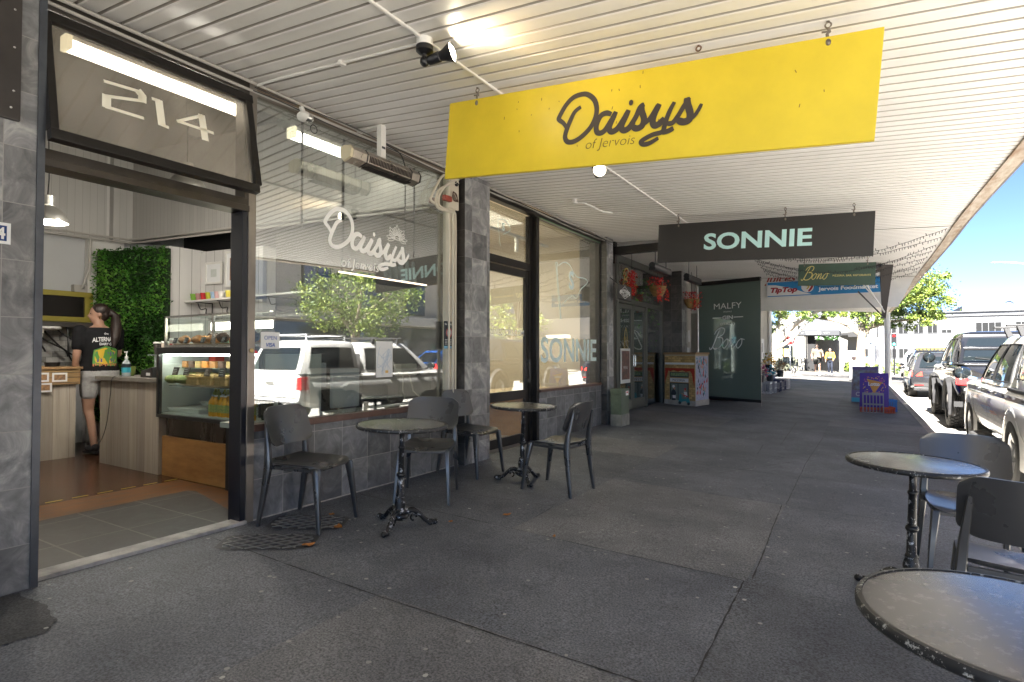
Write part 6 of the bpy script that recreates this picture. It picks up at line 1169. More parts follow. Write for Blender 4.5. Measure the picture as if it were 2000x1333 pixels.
for i,(x,y,r_,lb) in enumerate(((-3.28,2.92,.055,'curled brown leaf on the far pattern cover'),(-3.15,2.55,.045,'thin yellow leaf on the near pattern cover'),(-1.9,3.66,.03,'small orange leaf fleck on the seam'),(-2.45,3.9,.05,'orange brown leaf lying alone before the second table'),(-3.55,3.1,.04,'brown leaf against the slate wall'),(-2.7,3.5,.025,'tiny brown leaf scrap near the first table'))):
    mb=MB(); P_=[(r_*rnd.uniform(.5,1.2)*math.cos(2*PI*k/9),r_*rnd.uniform(.3,.7)*math.sin(2*PI*k/9)) for k in range(9)]
    mb.add([(p[0],p[1],.008+.012*rnd.random()) for p in P_]+[(0,0,.005)],[(k,(k+1)%9,9) for k in range(9)]); o_=single('fallen_leaf',mb,mat('dry_leaf',(.42,.17,.04),.7,nz=.4,nscale=50),lb,'leaf','fallen leaves on the asphalt'); o_.location=(x,y,gz(x)); o_.rotation_euler=(0,0,rnd.uniform(0,6))
# ================================================================ CHAIRS AND TABLES
M_chair=worn('black_chair_plastic',(.034,.034,.035),(.048,.048,.05),.27,0,.6,6,spec=1); M_top=worn('table_top_enamel',(.11,.105,.098),(.17,.16,.15),.20,0,.56,34,spec=1); M_rim=worn('chipped_rim',(.02,.02,.02),(.50,.49,.45),.4,0,.575,45); M_cast=worn('worn_cast_iron',(.018,.018,.019),(.42,.43,.45),.32,.25,.56,26)
def make_chair():
    t=thing('cafe_chair','','chair')
    # seat: thin dished shell with rounded corners
    mb=MB(); N=20; 
    def outline(a,k=1):
        c,s=math.cos(a),math.sin(a); e=.32; x=.222*abs(c)**e*(1 if c>0 else -1); y=.222*abs(s)**e*(1 if s>0 else -1)
        x*=1-.06*(y<0)*(-y/.22); return x*k,y*k-.01
    for side in (0,1):
        vs=[];fs=[]; rings=[0,.35,.65,.85,.95,1.0]
        for ri,rr in enumerate(rings):
            for i in range(48):
                x,y=outline(2*PI*i/48,rr); z=.452+.016*(x/.22)**2-.010*(1-rr)-(.022 if y>.14 else 0)*((y-.14)/.08 if y>.14 else 0)**2+.02*max(0,(-y-.14)/.08)**2
                if side: z-=.014 if rr<1 else .010
                vs.append((x,y,z))
        for ri in range(5):
            for i in range(48): a=ri*48+i;b=ri*48+(i+1)%48; fs.append((a,b,b+48,a+48))
        if side: o=len(mb.v)-len(vs); 
        mb.add(vs,fs)
    n1=5*48; n2=6*48+5*48; mb.add([],[]); mb.f+= [(n1+i,n1+(i+1)%48,n2+(i+1)%48,n2+i) for i in range(48)]; mb.m+=[0]*48
    part(t,'seat',mb,M_chair,smooth=True,angle=50)
    mb=MB(); mb.box(-.19,.19,.165,.182,.415,.436).box(-.19,.19,-.20,-.183,.415,.44).box(-.205,-.188,-.19,.17,.415,.437).box(.188,.205,-.19,.17,.415,.437); part(t,'seat_rail',mb,M_chair,bevel=.003)
    mb=MB()
    def bk(s,q,off):
        w_=.235*(1-.13*abs(2*q-1)**9); x=w_*s; hh=.142*(1-.16*abs(s)**9); z=.712+hh*(2*q-1); y=-.220-.085*q+.055*s*s-off; return Vector((x,y,z))
    mb.grid(lambda a,b:bk(2*a-1,b,0),28,14); mb.grid(lambda a,b:bk(2*a-1,b,.013),28,14)
    nu,nv=28,14; o=(nu+1)*(nv+1); rim=[i for i in range(nu+1)]+[j*(nu+1)+nu for j in range(1,nv+1)]+[nv*(nu+1)+i for i in range(nu-1,-1,-1)]+[j*(nu+1) for j in range(nv-1,0,-1)]
    mb.f+=[(rim[i],rim[(i+1)%len(rim)],rim[(i+1)%len(rim)]+o,rim[i]+o) for i in range(len(rim))]; mb.m+=[0]*len(rim)
    part(t,'backrest',mb,M_chair,smooth=True,angle=50)
    def leg(pts,ws,ts):
        P=[Vector(p) for p in pts]; secs=[]
        for p,w_,t_ in zip(P,ws,ts): secs.append([p+Vector((a*w_/2,b*t_/2,0)) for a,b in ((-1,-.6),(-.7,-1),(.7,-1),(1,-.6),(1,.6),(.7,1),(-.7,1),(-1,.6))])
        return MB().loft(secs)
    for s in (-1,1):
        q=leg([(s*.232,-.275,0),(s*.222,-.235,.25),(s*.214,-.212,.43),(s*.208,-.222,.55),(s*.198,-.244,.66),(s*.190,-.262,.76)],[.024,.034,.042,.038,.030,.018],[.026,.042,.054,.042,.030,.018]); part(t,'leg',q,M_chair,smooth=True,angle=40)
        q=leg([(s*.232,.248,0),(s*.216,.215,.25),(s*.200,.188,.43),(s*.196,.182,.446)],[.024,.034,.044,.042],[.026,.040,.054,.050]); part(t,'leg',q,M_chair,smooth=True,angle=40)
    return t
ch0=make_chair(); used=False
def chair(x,y,fx,fy,lab,grp='black cafe chairs round the pavement tables'):
    global used
    o=ch0 if not used else copy_tree(ch0); used=True
    a=math.atan2(fy,fx)-PI/2; n=Vector((.03,0,1)).normalized()
    M=Matrix.Rotation(-.03,4,'Y').inverted() if False else Matrix.Rotation(.03,4,'Y')
    o.matrix_world=Matrix.Translation((x,y,gz(x)))@M@Matrix.Rotation(a,4,'Z'); o['label']=lab; o['group']=grp; return o
chair(-3.56,2.90,.51,.125,'black chair with its back to the doorway, nearest the cafe door'); chair(-3.33,3.97,.26,-.46,'black chair facing us behind the first round table, in front of the cafe window')
chair(-3.58,5.0,1,-.03,'black chair against the slate pillar with a sky blue sheen on its back'); chair(-2.53,4.93,-1,.05,'black chair with pale sheen on its seat, right of the second table')
chair(.52,4.46,.05,-1,'black chair on the kerb side behind the far right table'); chair(.56,3.42,.06,1,'black chair seen from behind between the two right hand tables')
def make_table():
    t=thing('pavement_table','','table'); part(t,'table_top',MB().lathe([(0,.739),(.318,.739),(.318,.757),(.300,.7585),(0,.7585)],n=64),M_top,smooth=True,angle=30)
    part(t,'rim',MB().lathe([(.319,.730),(.329,.732),(.334,.740),(.334,.752),(.330,.759),(.319,.7605),(.319,.757)],n=64),M_rim,smooth=True,angle=50)
    part(t,'plate',MB().lathe([(0,.728),(.09,.728),(.09,.738),(0,.738)],n=24).bar((-.2,0,.733),(.2,0,.733),.03,.01).bar((0,-.2,.733),(0,.2,.733),.03,.0098),M_blk)
    part(t,'column',MB().lathe([(.03,.728),(.026,.70),(.020,.69),(.019,.60),(.024,.595),(.027,.585),(.024,.575),(.020,.57),(.023,.40),(.030,.395),(.034,.382),(.030,.37),(.024,.365),(.025,.24),(.030,.235),(.034,.225),(.03,.215),(.036,.20),(.042,.17),(.036,.14),(.040,.13),(.050,.12),(.054,.105),(.045,.09),(.03,.08),(0,.08)],n=20),M_cast,smooth=True,angle=50)
    part(t,'base_collar',MB().lathe([(.05,.10),(.068,.095),(.072,.08),(.06,.065),(.04,.05),(0,.05)],n=20),M_cast,smooth=True)
    for k in range(3):
        a=2*PI*k/3; mb=MB(); P=smooth_path([(.04,0,.10),(.09,0,.115),(.14,0,.085),(.19,0,.035),(.235,0,.018),(.265,0,.028)],5); n=len(P)
        mb.tube(P,[.024-.010*i/n+.006*(i>n*.8) for i in range(n)],10,ry=.8)
        mb.tube([(p[0],p[1],p[2]+.018) for p in P[:-4]],[.008]*(n-4),6); mb.ell((.262,0,.022),(.026,.02,.022),10,6); mb.tube([(.1+.022*math.cos(q*.6),0,.062+.022*math.sin(q*.6)) for q in range(9)],.008,6); mb.ell((.225,.016,.012),(.018,.01,.012)); mb.ell((.225,-.016,.012),(.018,.01,.012))
        mb.xf(Matrix.Rotation(a,4,'Z')); part(t,'leg',mb,M_cast,smooth=True,angle=60)
    return t
tb0=make_table(); usedt=False
def table(x,y,rot,lab):
    global usedt
    o=tb0 if not usedt else copy_tree(tb0); usedt=True
    o.matrix_world=Matrix.Translation((x,y,gz(x)))@Matrix.Rotation(.03,4,'Y')@Matrix.Rotation(rot,4,'Z'); o['label']=lab; o['group']='round pavement tables with cast iron feet'
table(-2.95,3.21,R(-72),'round table with silver worn scrolled feet in front of the cafe window'); table(-2.95,4.98,R(-40),'round table with sky reflection in front of the second shop door'); table(.20,3.98,R(165),'round table on the kerb side between two chairs, farther right one'); table(.28,1.74,R(20),'large looking round table nearest the camera at the lower right')
# ================================================================ VEHICLES  (local: x across, y forward, rear bumper at y=0)
M_cglass=mat('car_glass',(.012,.016,.018),.03,0,spec=.8); M_tyre=mat('tyre_rubber',(.02,.02,.02),.8,bump=.4,bscale=60); M_rimm=mat('alloy_rim',(.35,.35,.36),.3,.9); M_tail=mat('tail_lamp_red',(.45,.01,.01),.15); M_lampc=mat('lamp_clear',(.6,.6,.6),.1); M_seam=mat('panel_gap',(.01,.01,.01),.8); M_trim=mat('black_trim',(.025,.025,.026),.55)
def wheel(root,x,y,r,wd,knobby=False,rim=None):
    s=1 if x>0 else -1; t=MB(); k=wd/2
    t.lathe([(r*.62,-k),(r*.80,-k*1.02),(r*.94,-k*.98),(r,-k*.8),(r,k*.8),(r*.94,k*.98),(r*.80,k*1.02),(r*.62,k)],(0,0,0),40,'X')
    if knobby:
        for i in range(34):
            a=2*PI*i/34
            for j,(xx,dx) in enumerate(((-k*.84,.28),(-k*.32,.24),(k*.18,.24),(k*.68,.3))):
                aa=a+(.5 if j%2 else 0)*2*PI/34; M=Matrix.Rotation(aa,4,'X'); m=MB().obox((xx+k*dx*.5,r*1.012,0),(wd*.22,r*.055,r*.115),(0,R(28 if j%2 else -28),0)); m.xf(M); t.add(m.v,m.f)
    w=raw('wheel',t.shift((x,y,r)),M_tyre,root,True,angle=40)
    m=MB(); o=s*k*.72; m.lathe([(r*.63,o-s*.0),(r*.60,o+s*.02),(r*.56,o-s*.03),(r*.5,o-s*.06)],(0,0,0),32,'X')
    for i in range(6):
        a=2*PI*i/6; M=Matrix.Rotation(a,4,'X'); b=MB().hexa([(o-s*.045,-r*.075,0),(o-s*.015,-r*.075,0),(o-s*.015,r*.075,0),(o-s*.045,r*.075,0),(o-s*.03,-r*.05,r*.58),(o,-r*.05,r*.58),(o,r*.05,r*.58),(o-s*.03,r*.05,r*.58)]); b.xf(M); m.add(b.v,b.f)
    m.lathe([(0,o),(r*.12,o),(r*.14,o-s*.03)],(0,0,0),16,'X'); m.lathe([(0,o-s*.08),(r*.6,o-s*.08)],(0,0,0),24,'X')
    raw('rim',m.shift((x,y,r)),rim or M_rimm,w,True,angle=40); return w
def car(name,label,loc,rz_,L,W,zs,zb,paint,wb,wr,green,kind='suv',group=None,zhood=None,tailz=None,knob=False,flare=None,trim=None,wtyre=.24):
    """green: list of greenhouses dict(y0b,y0t,y1t,y1b,zt,wt, side windows)"""
    root=thing(name,label,'car' if kind!='ute' else 'pickup truck',loc,rz_,group); W2=W/2; paint2=paint
    zhood=zhood or zb; rear_w=wb[0]; front_w=wb[1]
    def prof(y):
        t=y/L; k=1-.10*max(0,(t-.86)/.14)**2-.05*max(0,(.05-t)/.05)**2       # plan taper
        top=zb if y<green[-1]['y1b']-.15 else zb+(zhood-zb)*min(1,(y-green[-1]['y1b']+.15)/(L-green[-1]['y1b'])); 
        if t>.93: top-= .22*((t-.93)/.07)**2
        bot=zs+.12*max(0,(t-.9)/.1)+.12*max(0,(.08-t)/.08); return k,top,bot
    def sec(y):
        k,top,bot=prof(y); h=top-bot; w=W2*k
        return [(0,y,bot),(w*.82,y,bot),(w*.955,y,bot+h*.10),(w*.99,y,bot+h*.32),(w*1.0,y,bot+h*.55),(w*.985,y,bot+h*.74),(w*.965,y,bot+h*.80),(w*.975,y,bot+h*.90),(w*.93,y,top-.012),(w*.86,y,top+.004),(0,y,top+.02)]
    def full(y): s=sec(y); return s+[(-a,b,c) for a,b,c in s[-2:0:-1]]
    ys=[0,.04,.12]+[.12+(L-.24)*i/36 for i in range(1,36)]+[L-.12,L-.04,L]; secs=[full(y) for y in ys]
    def shrink(s,k,dy): cz=sum(p[2] for p in s)/len(s); return [(p[0]*k,p[1]+dy,cz+(p[2]-cz)*k) for p in s]
    mb=MB().loft([shrink(secs[0],.94,-.02)]+secs+[shrink(secs[-1],.9,.04)])
    body=raw('body',mb,[paint,M_blkm],root,True,angle=32)
    # carve the wheel arches
    dg=bpy.context.evaluated_depsgraph_get(); tmp=[]
    for y in wb:
        m=MB().lathe([(0,-W),(wr*1.17,-W),(wr*1.17,W),(0,W)],(0,y,wr*1.02),32,'X'); m.cur=0; c=bpy.data.objects.new('cut',m.mesh('cut',[M_blkm])); COL.objects.link(c); tmp.append(c); b=body.modifiers.new('b','BOOLEAN'); b.operation='DIFFERENCE'; b.object=c; b.solver='EXACT'
    # inner block keeps the underside dark
    dg.update(); bpy.context.view_layer.update(); dg=bpy.context.evaluated_depsgraph_get(); me=bpy.data.meshes.new_from_object(body.evaluated_get(dg)); body.modifiers.clear(); body.data=me
    for c in tmp: bpy.data.objects.remove(c)
    me.set_sharp_from_angle(angle=R(32))
    raw('underbody',MB().box(-W2*.70,W2*.70,.25,L-.3,zs-.02,zb-.15),M_blkm,root)
    def sidex(y,f):
        s=sec(y); k,top,bot=prof(y); z=bot+(top-bot)*f
        for p,q in zip(s[1:9],s[2:10]):
            if p[2]<=z<=q[2]+1e-6: return p[0]+(q[0]-p[0])*(z-p[2])/max(1e-6,q[2]-p[2]),z
        return W2,z
    def gap(y0,y1,f0,f1,wd=.009):
        mb=MB()
        for sg in (-1,1):
            V=[]; n=14
            for i in range(n+1):
                f=f0+(f1-f0)*i/n; y=y0+(y1-y0)*i/n; x,z=sidex(y,f); dirv=Vector((0,y1-y0,f1-f0)).normalized(); 
                if abs(f1-f0)>.1: V+= [(sg*(x+.003),y-wd/2,z),(sg*(x+.003),y+wd/2,z)]
                else: V+= [(sg*(x+.003),y,z-wd/2),(sg*(x+.003),y,z+wd/2)]
            mb.add(V,[(2*i,2*i+1,2*i+3,2*i+2) for i in range(n)])
        return mb
    for gh in green:
        y0b,y0t,y1t,y1b,zt,wt=[gh[k] for k in ('y0b','y0t','y1t','y1b','zt','wt')]; zb_=gh.get('zb',zb)+.0; wbs=gh.get('wb',W2*.93)
        def S(u,v,off=0,zb_=zb_,y0b=y0b,y0t=y0t,y1t=y1t,y1b=y1b,zt=zt,wt=wt,wbs=wbs):
            yb=y0b+(y1b-y0b)*u; yt=y0t+(y1t-y0t)*u; vv=v+.10*math.sin(PI*v); x=wbs+(wt-wbs)*v+.03*math.sin(PI*v); tt=1-.06*(2*u-1)**4
            return Vector((x*tt+off,yb+(yt-yb)*v,zb_+(zt-zb_)*v-.02*(2*u-1)**4*v))
        nU,nV=20,8; secs=[]
        mb=MB(); loops=[]
        for j in range(nV+1):
            v=j/nV; ring=[S(i/nU,v) for i in range(nU+1)]; ring+=[Vector((-p.x,p.y,p.z)) for p in ring[::-1]]; loops.append(ring)
        top=loops[-1]; c0=sum(top,Vector())/len(top)
        for k,dz in ((.93,.03),(.75,.05),(.4,.06)): loops.append([Vector((c0.x+(p.x-c0.x)*k,c0.y+(p.y-c0.y)*(1-(1-k)*.8),zt+dz-.02*0)) for p in top])
        mb.loft(loops); raw('cabin',mb,gh.get('mat',paint),root,True,angle=45)
        def panel(f,nm,nu=10,nv=6,m=M_cglass,parent=root): return raw(nm,MB().grid(f,nu,nv),m,parent,True,angle=60)
        for (u0,u1,v0,v1) in gh.get('side',()):
            for sg in (-1,1):
                def f(a,b,sg=sg):
                    b2=v0+(v1-v0)*b; ins=.0; p=S(u0+(u1-u0)*a,b2,.006); return Vector((sg*p.x,p.y,p.z))
                panel(f,'side_window')
                fr=[]; 
                for a,b in [(i/8,0) for i in range(9)]+[(1,j/5) for j in range(1,6)]+[(1-i/8,1) for i in range(1,9)]+[(0,1-j/5) for j in range(1,6)]: fr.append(f(a,b)+Vector((sg*.003,0,0)))
                raw('window_seal',MB().tube(fr,.010,6),M_trim,root,True)
        if gh.get('rear'):
            m_=gh['rear']
            def f(a,b):
                v=m_[0]+(m_[1]-m_[0])*b; p=S(0,v); q=(2*a-1)*m_[2]; return Vector((p.x*q,p.y-.012-.02*(1-q*q),p.z))
            panel(f,'rear_window'); raw('wiper',MB().bar(f(.5,0)+Vector((0,-.01,.01)),f(.15,.15)+Vector((0,-.015,.0)),.012),M_trim,root)
        if gh.get('front'):
            m_=gh['front']
            def f(a,b):
                v=m_[0]+(m_[1]-m_[0])*b; p=S(1,v); q=(2*a-1)*m_[2]; return Vector((p.x*q,p.y+.012+.03*(1-q*q),p.z))
            panel(f,'windscreen')
    for y in wb:
        for sg in (-1,1):
            wheel(root,sg*(W2-wtyre*.5+(.05 if knob else -.0)),y,wr,wtyre,knob)
            if flare:
                a=[PI*(i/16)*1.16-.08*PI for i in range(17)]; R1=wr*1.17; mb=MB()
                ww=.085 if knob else .004
                mb.loft([[(sg*(W2-.06),y+math.cos(q)*R1,wr+math.sin(q)*R1),(sg*(W2-.005+ww),y+math.cos(q)*(R1+.01),wr+math.sin(q)*(R1+.01)),(sg*(W2-.005+ww),y+math.cos(q)*(R1+.05),wr+math.sin(q)*(R1+.05)),(sg*(W2-.03),y+math.cos(q)*(R1+.11),wr+math.sin(q)*(R1+.11))] for q in a]); raw('wheel_flare',mb,flare,root,True,angle=50)
    return root,gap,sidex,S
M_silver=mat('silver_car_paint',(.72,.71,.69),.25,.12,coat=1); M_blackc=mat('black_car_paint',(.013,.013,.014),.10,.0,coat=1,spec=.8); M_charc=mat('charcoal_car_paint',(.05,.05,.055),.15,.5,coat=1); M_whitec=mat('white_car_paint',(.70,.70,.70),.25,coat=1)
def plate(root,x,y,z,txt=None):
    p=raw('number_plate',MB().box(x-.18,x+.18,y-.012,y,z-.06,z+.06),P_white,root); 
# ---- silver pickup with canopy
def silver():
    L=5.3; zs=.42; zb=1.10
    cab=dict(y0b=1.60,y0t=1.78,y1t=3.25,y1b=4.0,zt=1.72,wt=.66,side=((.06,.43,.10,.86),(.47,.86,.10,.86)),front=(.1,.92,.86))
    can=dict(y0b=.03,y0t=.28,y1t=1.52,y1b=1.56,zt=1.74,wt=.72,zb=1.10,side=((.10,.90,.20,.84),),rear=(.16,.86,.84))
    r,gap,sx,S=car('pickup_truck','silver double cab pickup with matching canopy and roof racks parked at the kerb, nearest','' or (2.32,7.35,RZ),0,L,1.86,zs,zb,M_silver,(1.22,4.32),.385,[can,cab],'ute','vehicles parked along the kerb',zhood=1.08,flare=M_silver)
    for y in (1.58,2.72,3.86): raw('door_gap',gap(y,y,.05,.97),M_seam,r)
    raw('door_gap',gap(1.9,3.86,.07,.0701),M_seam,r); raw('canopy_seal',MB().box(-.90,.90,.02,1.56,1.075,1.115),M_trim,r,bevel=.01)
    for sg in (-1,1):
        for y in (2.62,3.55):
            x,z=sx(y-.12,.86); raw('door_handle',MB().box(sg*x,sg*(x+.035),y-.24,y-.04,z-.018,z+.018).box(sg*(x-.0),sg*(x+.006),y-.25,y-.03,z-.03,z+.03),M_chrome if sg<0 else M_chrome,r,bevel=.005)
        m=MB(); c=Vector((sg*1.07,3.72,1.22)); m.ell(c,(.12,.055,.10),16,10); m.bar((sg*.9,3.72,1.13),(sg*1.02,3.72,1.18),.05); raw('side_mirror',m,M_chrome,r,True); raw('mirror_glass',MB().ell(c-Vector((0,.045,0)),(.10,.02,.08),16,8),M_cglass,r,True)
        raw('side_step',MB().tube([(sg*.80,1.75,.36),(sg*.97,1.85,.33),(sg*.98,3.6,.33),(sg*.80,3.72,.36)],.045,12,ry=.6).box(min(sg*.78,sg*.97),max(sg*.78,sg*.97),1.95,3.55,.335,.355),mat('ribbed_step',(.08,.08,.08),.5,.4),r,True,angle=40)
        raw('tail_lamp',MB().hexa([(sg*.80,-.025,.80),(sg*.935,-.02,.80),(sg*.94,.16,.80),(sg*.80,.16,.80),(sg*.80,-.02,1.05),(sg*.91,-.01,1.05),(sg*.915,.16,1.05),(sg*.80,.16,1.05)]),M_tail,r,bevel=.01)
        raw('headlamp',MB().ell((sg*.72,L-.10,.88),(.17,.12,.08),14,8),M_lampc,r,True)
        m=MB()
        for y in (.45,1.05,1.45): m.box(min(sg*.925,sg*.95),max(sg*.925,sg*.95),y-.08,y+.08,1.01,1.03)
        raw('tie_down_rail',m,M_trim,r)
        raw('canopy_hinge',MB().box(min(sg*.78,sg*.80),max(sg*.78,sg*.80),.3,.36,1.25,1.3),M_trim,r)
    raw('tailgate_line',MB().box(-.78,.78,-.028,-.022,.64,.65).box(-.79,-.78,-.028,-.022,.64,1.06).box(.78,.79,-.028,-.022,.64,1.06),M_seam,r); raw('tailgate_handle',MB().box(-.12,.12,-.045,-.02,.90,.95),M_chrome,r,bevel=.006)
    raw('rear_bumper',MB().box(-.90,.90,-.16,.03,.42,.58).box(-.35,.35,-.2,-.02,.52,.6),M_chrome,r,bevel=.03); plate(r,0,-.165,.5)
    for y in (2.15,2.95): raw('roof_rack',MB().box(-.80,.80,y-.035,y+.035,1.86,1.885).hexa([(-.66,y-.04,1.73),(-.60,y-.04,1.76),(-.60,y+.04,1.76),(-.66,y+.04,1.73),(-.70,y-.03,1.86),(-.64,y-.03,1.86),(-.64,y+.03,1.86),(-.70,y+.03,1.86)]).hexa([(.66,y-.04,1.73),(.60,y-.04,1.76),(.60,y+.04,1.76),(.66,y+.04,1.73),(.70,y-.03,1.86),(.64,y-.03,1.86),(.64,y+.03,1.86),(.70,y+.03,1.86)]),M_trim,r,bevel=.006)
    raw('canopy_rail',MB().bar((-.62,.35,1.90),(-.62,1.35,1.90),.025).bar((.62,.35,1.90),(.62,1.35,1.90),.025).bar((-.62,.35,1.90),(.62,.35,1.90),.025).bar((-.62,1.35,1.90),(.62,1.35,1.90),.025).bar((-.62,.35,1.78),(-.62,.35,1.90),.025).bar((.62,.35,1.78),(.62,.35,1.90),.025).bar((-.62,1.35,1.78),(-.62,1.35,1.90),.025).bar((.62,1.35,1.78),(.62,1.35,1.90),.025),P_white,r)
    return r
silver()
# ---- lifted black pickup
def blackute():
    L=5.3; cab=dict(y0b=1.55,y0t=1.72,y1t=3.2,y1b=3.95,zt=1.93,wt=.68,side=((.06,.43,.10,.86),(.47,.88,.10,.86)),front=(.1,.92,.86),rear=(.12,.88,.84)); can=dict(y0b=.30,y0t=.40,y1t=1.45,y1b=1.5,zt=1.36,wt=.70,mat=M_blackc)
    cab['zb']=1.28
    r,gap,sx,S=car('pickup_truck','lifted black pickup with huge knobbly tyres and wide wheel flares, second at the kerb',(2.42,13.75,RZ),0,L,1.90,.62,1.27,M_blackc,(1.15,4.30),.44,[cab],'ute','vehicles parked along the kerb',zhood=1.25,flare=mat('flare_plastic',(.045,.045,.047),.38,nz=.15),knob=True,wtyre=.30)
    for y in (1.5,2.62,3.8): raw('door_gap',gap(y,y,.05,.97),M_seam,r)
    for sg in (-1,1):
        raw('tail_lamp',MB().hexa([(sg*.79,-.03,.92),(sg*.95,-.02,.92),(sg*.955,.16,.92),(sg*.79,.16,.92),(sg*.79,-.02,1.2),(sg*.93,-.01,1.2),(sg*.935,.16,1.2),(sg*.79,.16,1.2)]),mat('tail_lamp_bright',(.65,.02,.02),.15,emit=.6),r,bevel=.01)
        m=MB(); c=Vector((sg*1.10,3.62,1.42)); m.ell(c,(.13,.06,.13),16,10); m.bar((sg*.9,3.62,1.30),(sg*1.03,3.62,1.36),.05); raw('side_mirror',m,M_blackc,r,True); raw('mirror_glass',MB().ell(c-Vector((0,.05,0)),(.10,.02,.10),16,8),M_cglass,r,True)
        for y in (2.5,3.45): x,z=sx(y,.86); raw('door_handle',MB().box(min(sg*x,sg*(x+.035)),max(sg*x,sg*(x+.035)),y-.2,y-.02,z-.018,z+.018),M_blackc,r,bevel=.005)
        raw('sports_bar',MB().tube([(sg*.80,.9,1.28),(sg*.72,1.2,1.62),(sg*.70,1.45,1.74)],.04,10),M_blackc,r,True)
    raw('tonneau_cover',MB().box(-.84,.84,.05,1.45,1.285,1.32),M_trim,r,bevel=.02)
    raw('sports_bar',MB().cyl((-.72,1.2,1.62),(.72,1.2,1.62),.04),M_blackc,r,True); raw('rear_bumper',MB().box(-.85,.85,-.16,.03,.6,.78),M_trim,r,bevel=.03); plate(r,0,-.165,.7)
    raw('rear_reflector_box',MB().box(-1.0,-.72,.03,.09,.50,.60),M_trim,r)
    return r
blackute()
# ---- charcoal hatch, and copies elsewhere
def hatch(name,label,loc,rot,paint,group,L=4.2,big=False):
    zt=1.62 if big else 1.50; gh=dict(y0b=.06,y0t=.42,y1t=2.45,y1b=3.25,zt=zt,wt=.60,side=((.13,.36,.12,.84),(.39,.60,.10,.86),(.63,.88,.10,.86)),front=(.1,.92,.86),rear=(.14,.86,.80))
    r,gap,sx,S=car(name,label,loc,rot,L,1.78,.24,.95 if not big else 1.02,paint,(.82,3.35),.33,[gh],'car',group,zhood=.86,flare=paint)
    for y in (1.22,2.15,3.1): raw('door_gap',gap(y,y,.08,.97),M_seam,r)
    for sg in (-1,1):
        raw('tail_lamp',MB().hexa([(sg*.52,-.035,.74),(sg*.85,-.01,.74),(sg*.895,.22,.78),(sg*.52,.1,.74),(sg*.54,-.02,.90),(sg*.83,0,.92),(sg*.87,.22,.90),(sg*.54,.1,.90)]),mat('tail_lamp_lit',(.8,.03,.02),.15,emit=1.2),r,bevel=.01)
        raw('side_mirror',MB().ell((sg*.98,2.75,.98),(.10,.06,.07),12,8),paint,r,True); raw('reflector',MB().box(min(sg*.5,sg*.75),max(sg*.5,sg*.75),-.035,0,.42,.45),M_tail,r); raw('exhaust',MB().lathe([(.04,-.05),(.045,-.05),(.045,.1)],(sg*.6,0,.28),12,'Y'),M_chrome,r,True)
    raw('bumper_trim',MB().box(-.78,.78,-.035,.05,.25,.36),M_trim,r,bevel=.02); plate(r,0,-.03,.58); return r
G1='vehicles parked along the kerb'
hatch('parked_car','small charcoal hatchback with lit red tail lamps, third at the kerb',(2.16,24.0,RZ),0,M_charc,G1)
wv=hatch('white_car','white crossover with red tail lamps waiting past the white post',(2.75,44.0,RZ-.05),R(-4),M_whitec,None,4.4,True)
def recolour(src,name,label,loc,rot,paint,group):
    c=copy_tree(src); c.name=name; c.location=loc; c.rotation_euler=(0,0,rot); c['label']=label
    if group: c['group']=group
    for o in c.children_recursive:
        if o.type=='MESH' and src_paint in [m for m in o.data.materials]:
            o.data=o.data.copy()
            for i,m in enumerate(o.data.materials):
                if m==src_paint: o.data.materials[i]=paint
    return c
src_paint=M_whitec
recolour(wv,'blue_car','pale blue car behind the white crossover',(4.9,52,RZ-.2),R(-2),mat('blue_car_paint',(.16,.28,.45),.2,coat=1),None)
recolour(wv,'dark_car','dark car with a yellow taxi style roof strip behind the charcoal hatchback',(2.5,31.5,RZ),R(0),M_blackc,None)
for i,(y,nm,c,lb) in enumerate(((2.5,'navy_car',(.02,.03,.09),'navy car parked across the road opposite the camera'),(9.0,'red_car',(.35,.02,.02),'red car parked across the road'),(14.8,'grey_car',(.2,.2,.21),'mid grey car parked across the road'),(21.5,'bright_blue_car',(.02,.12,.45),'bright blue car parked across the road'),(28,'cream_car',(.5,.46,.38),'cream car parked across the road'))):
    recolour(wv,nm,lb,(11.0,y+4,RZ),PI,mat(nm+'_paint',c,.2,coat=1),'cars parked across the road')
single('roof_strip',MB().box(-.55,.55,-.03,.03,0,.08),tiles('yellow_black_strip',.14,.2,[(.7,.5,.03),(.7,.5,.03),(.7,.5,.03)],(.01,.01,.01),axes='XZ',offset=0,gsize=.03),'yellow and black striped strip above the dark car','roof strip').location=(2.5,32.2,RZ+1.68)
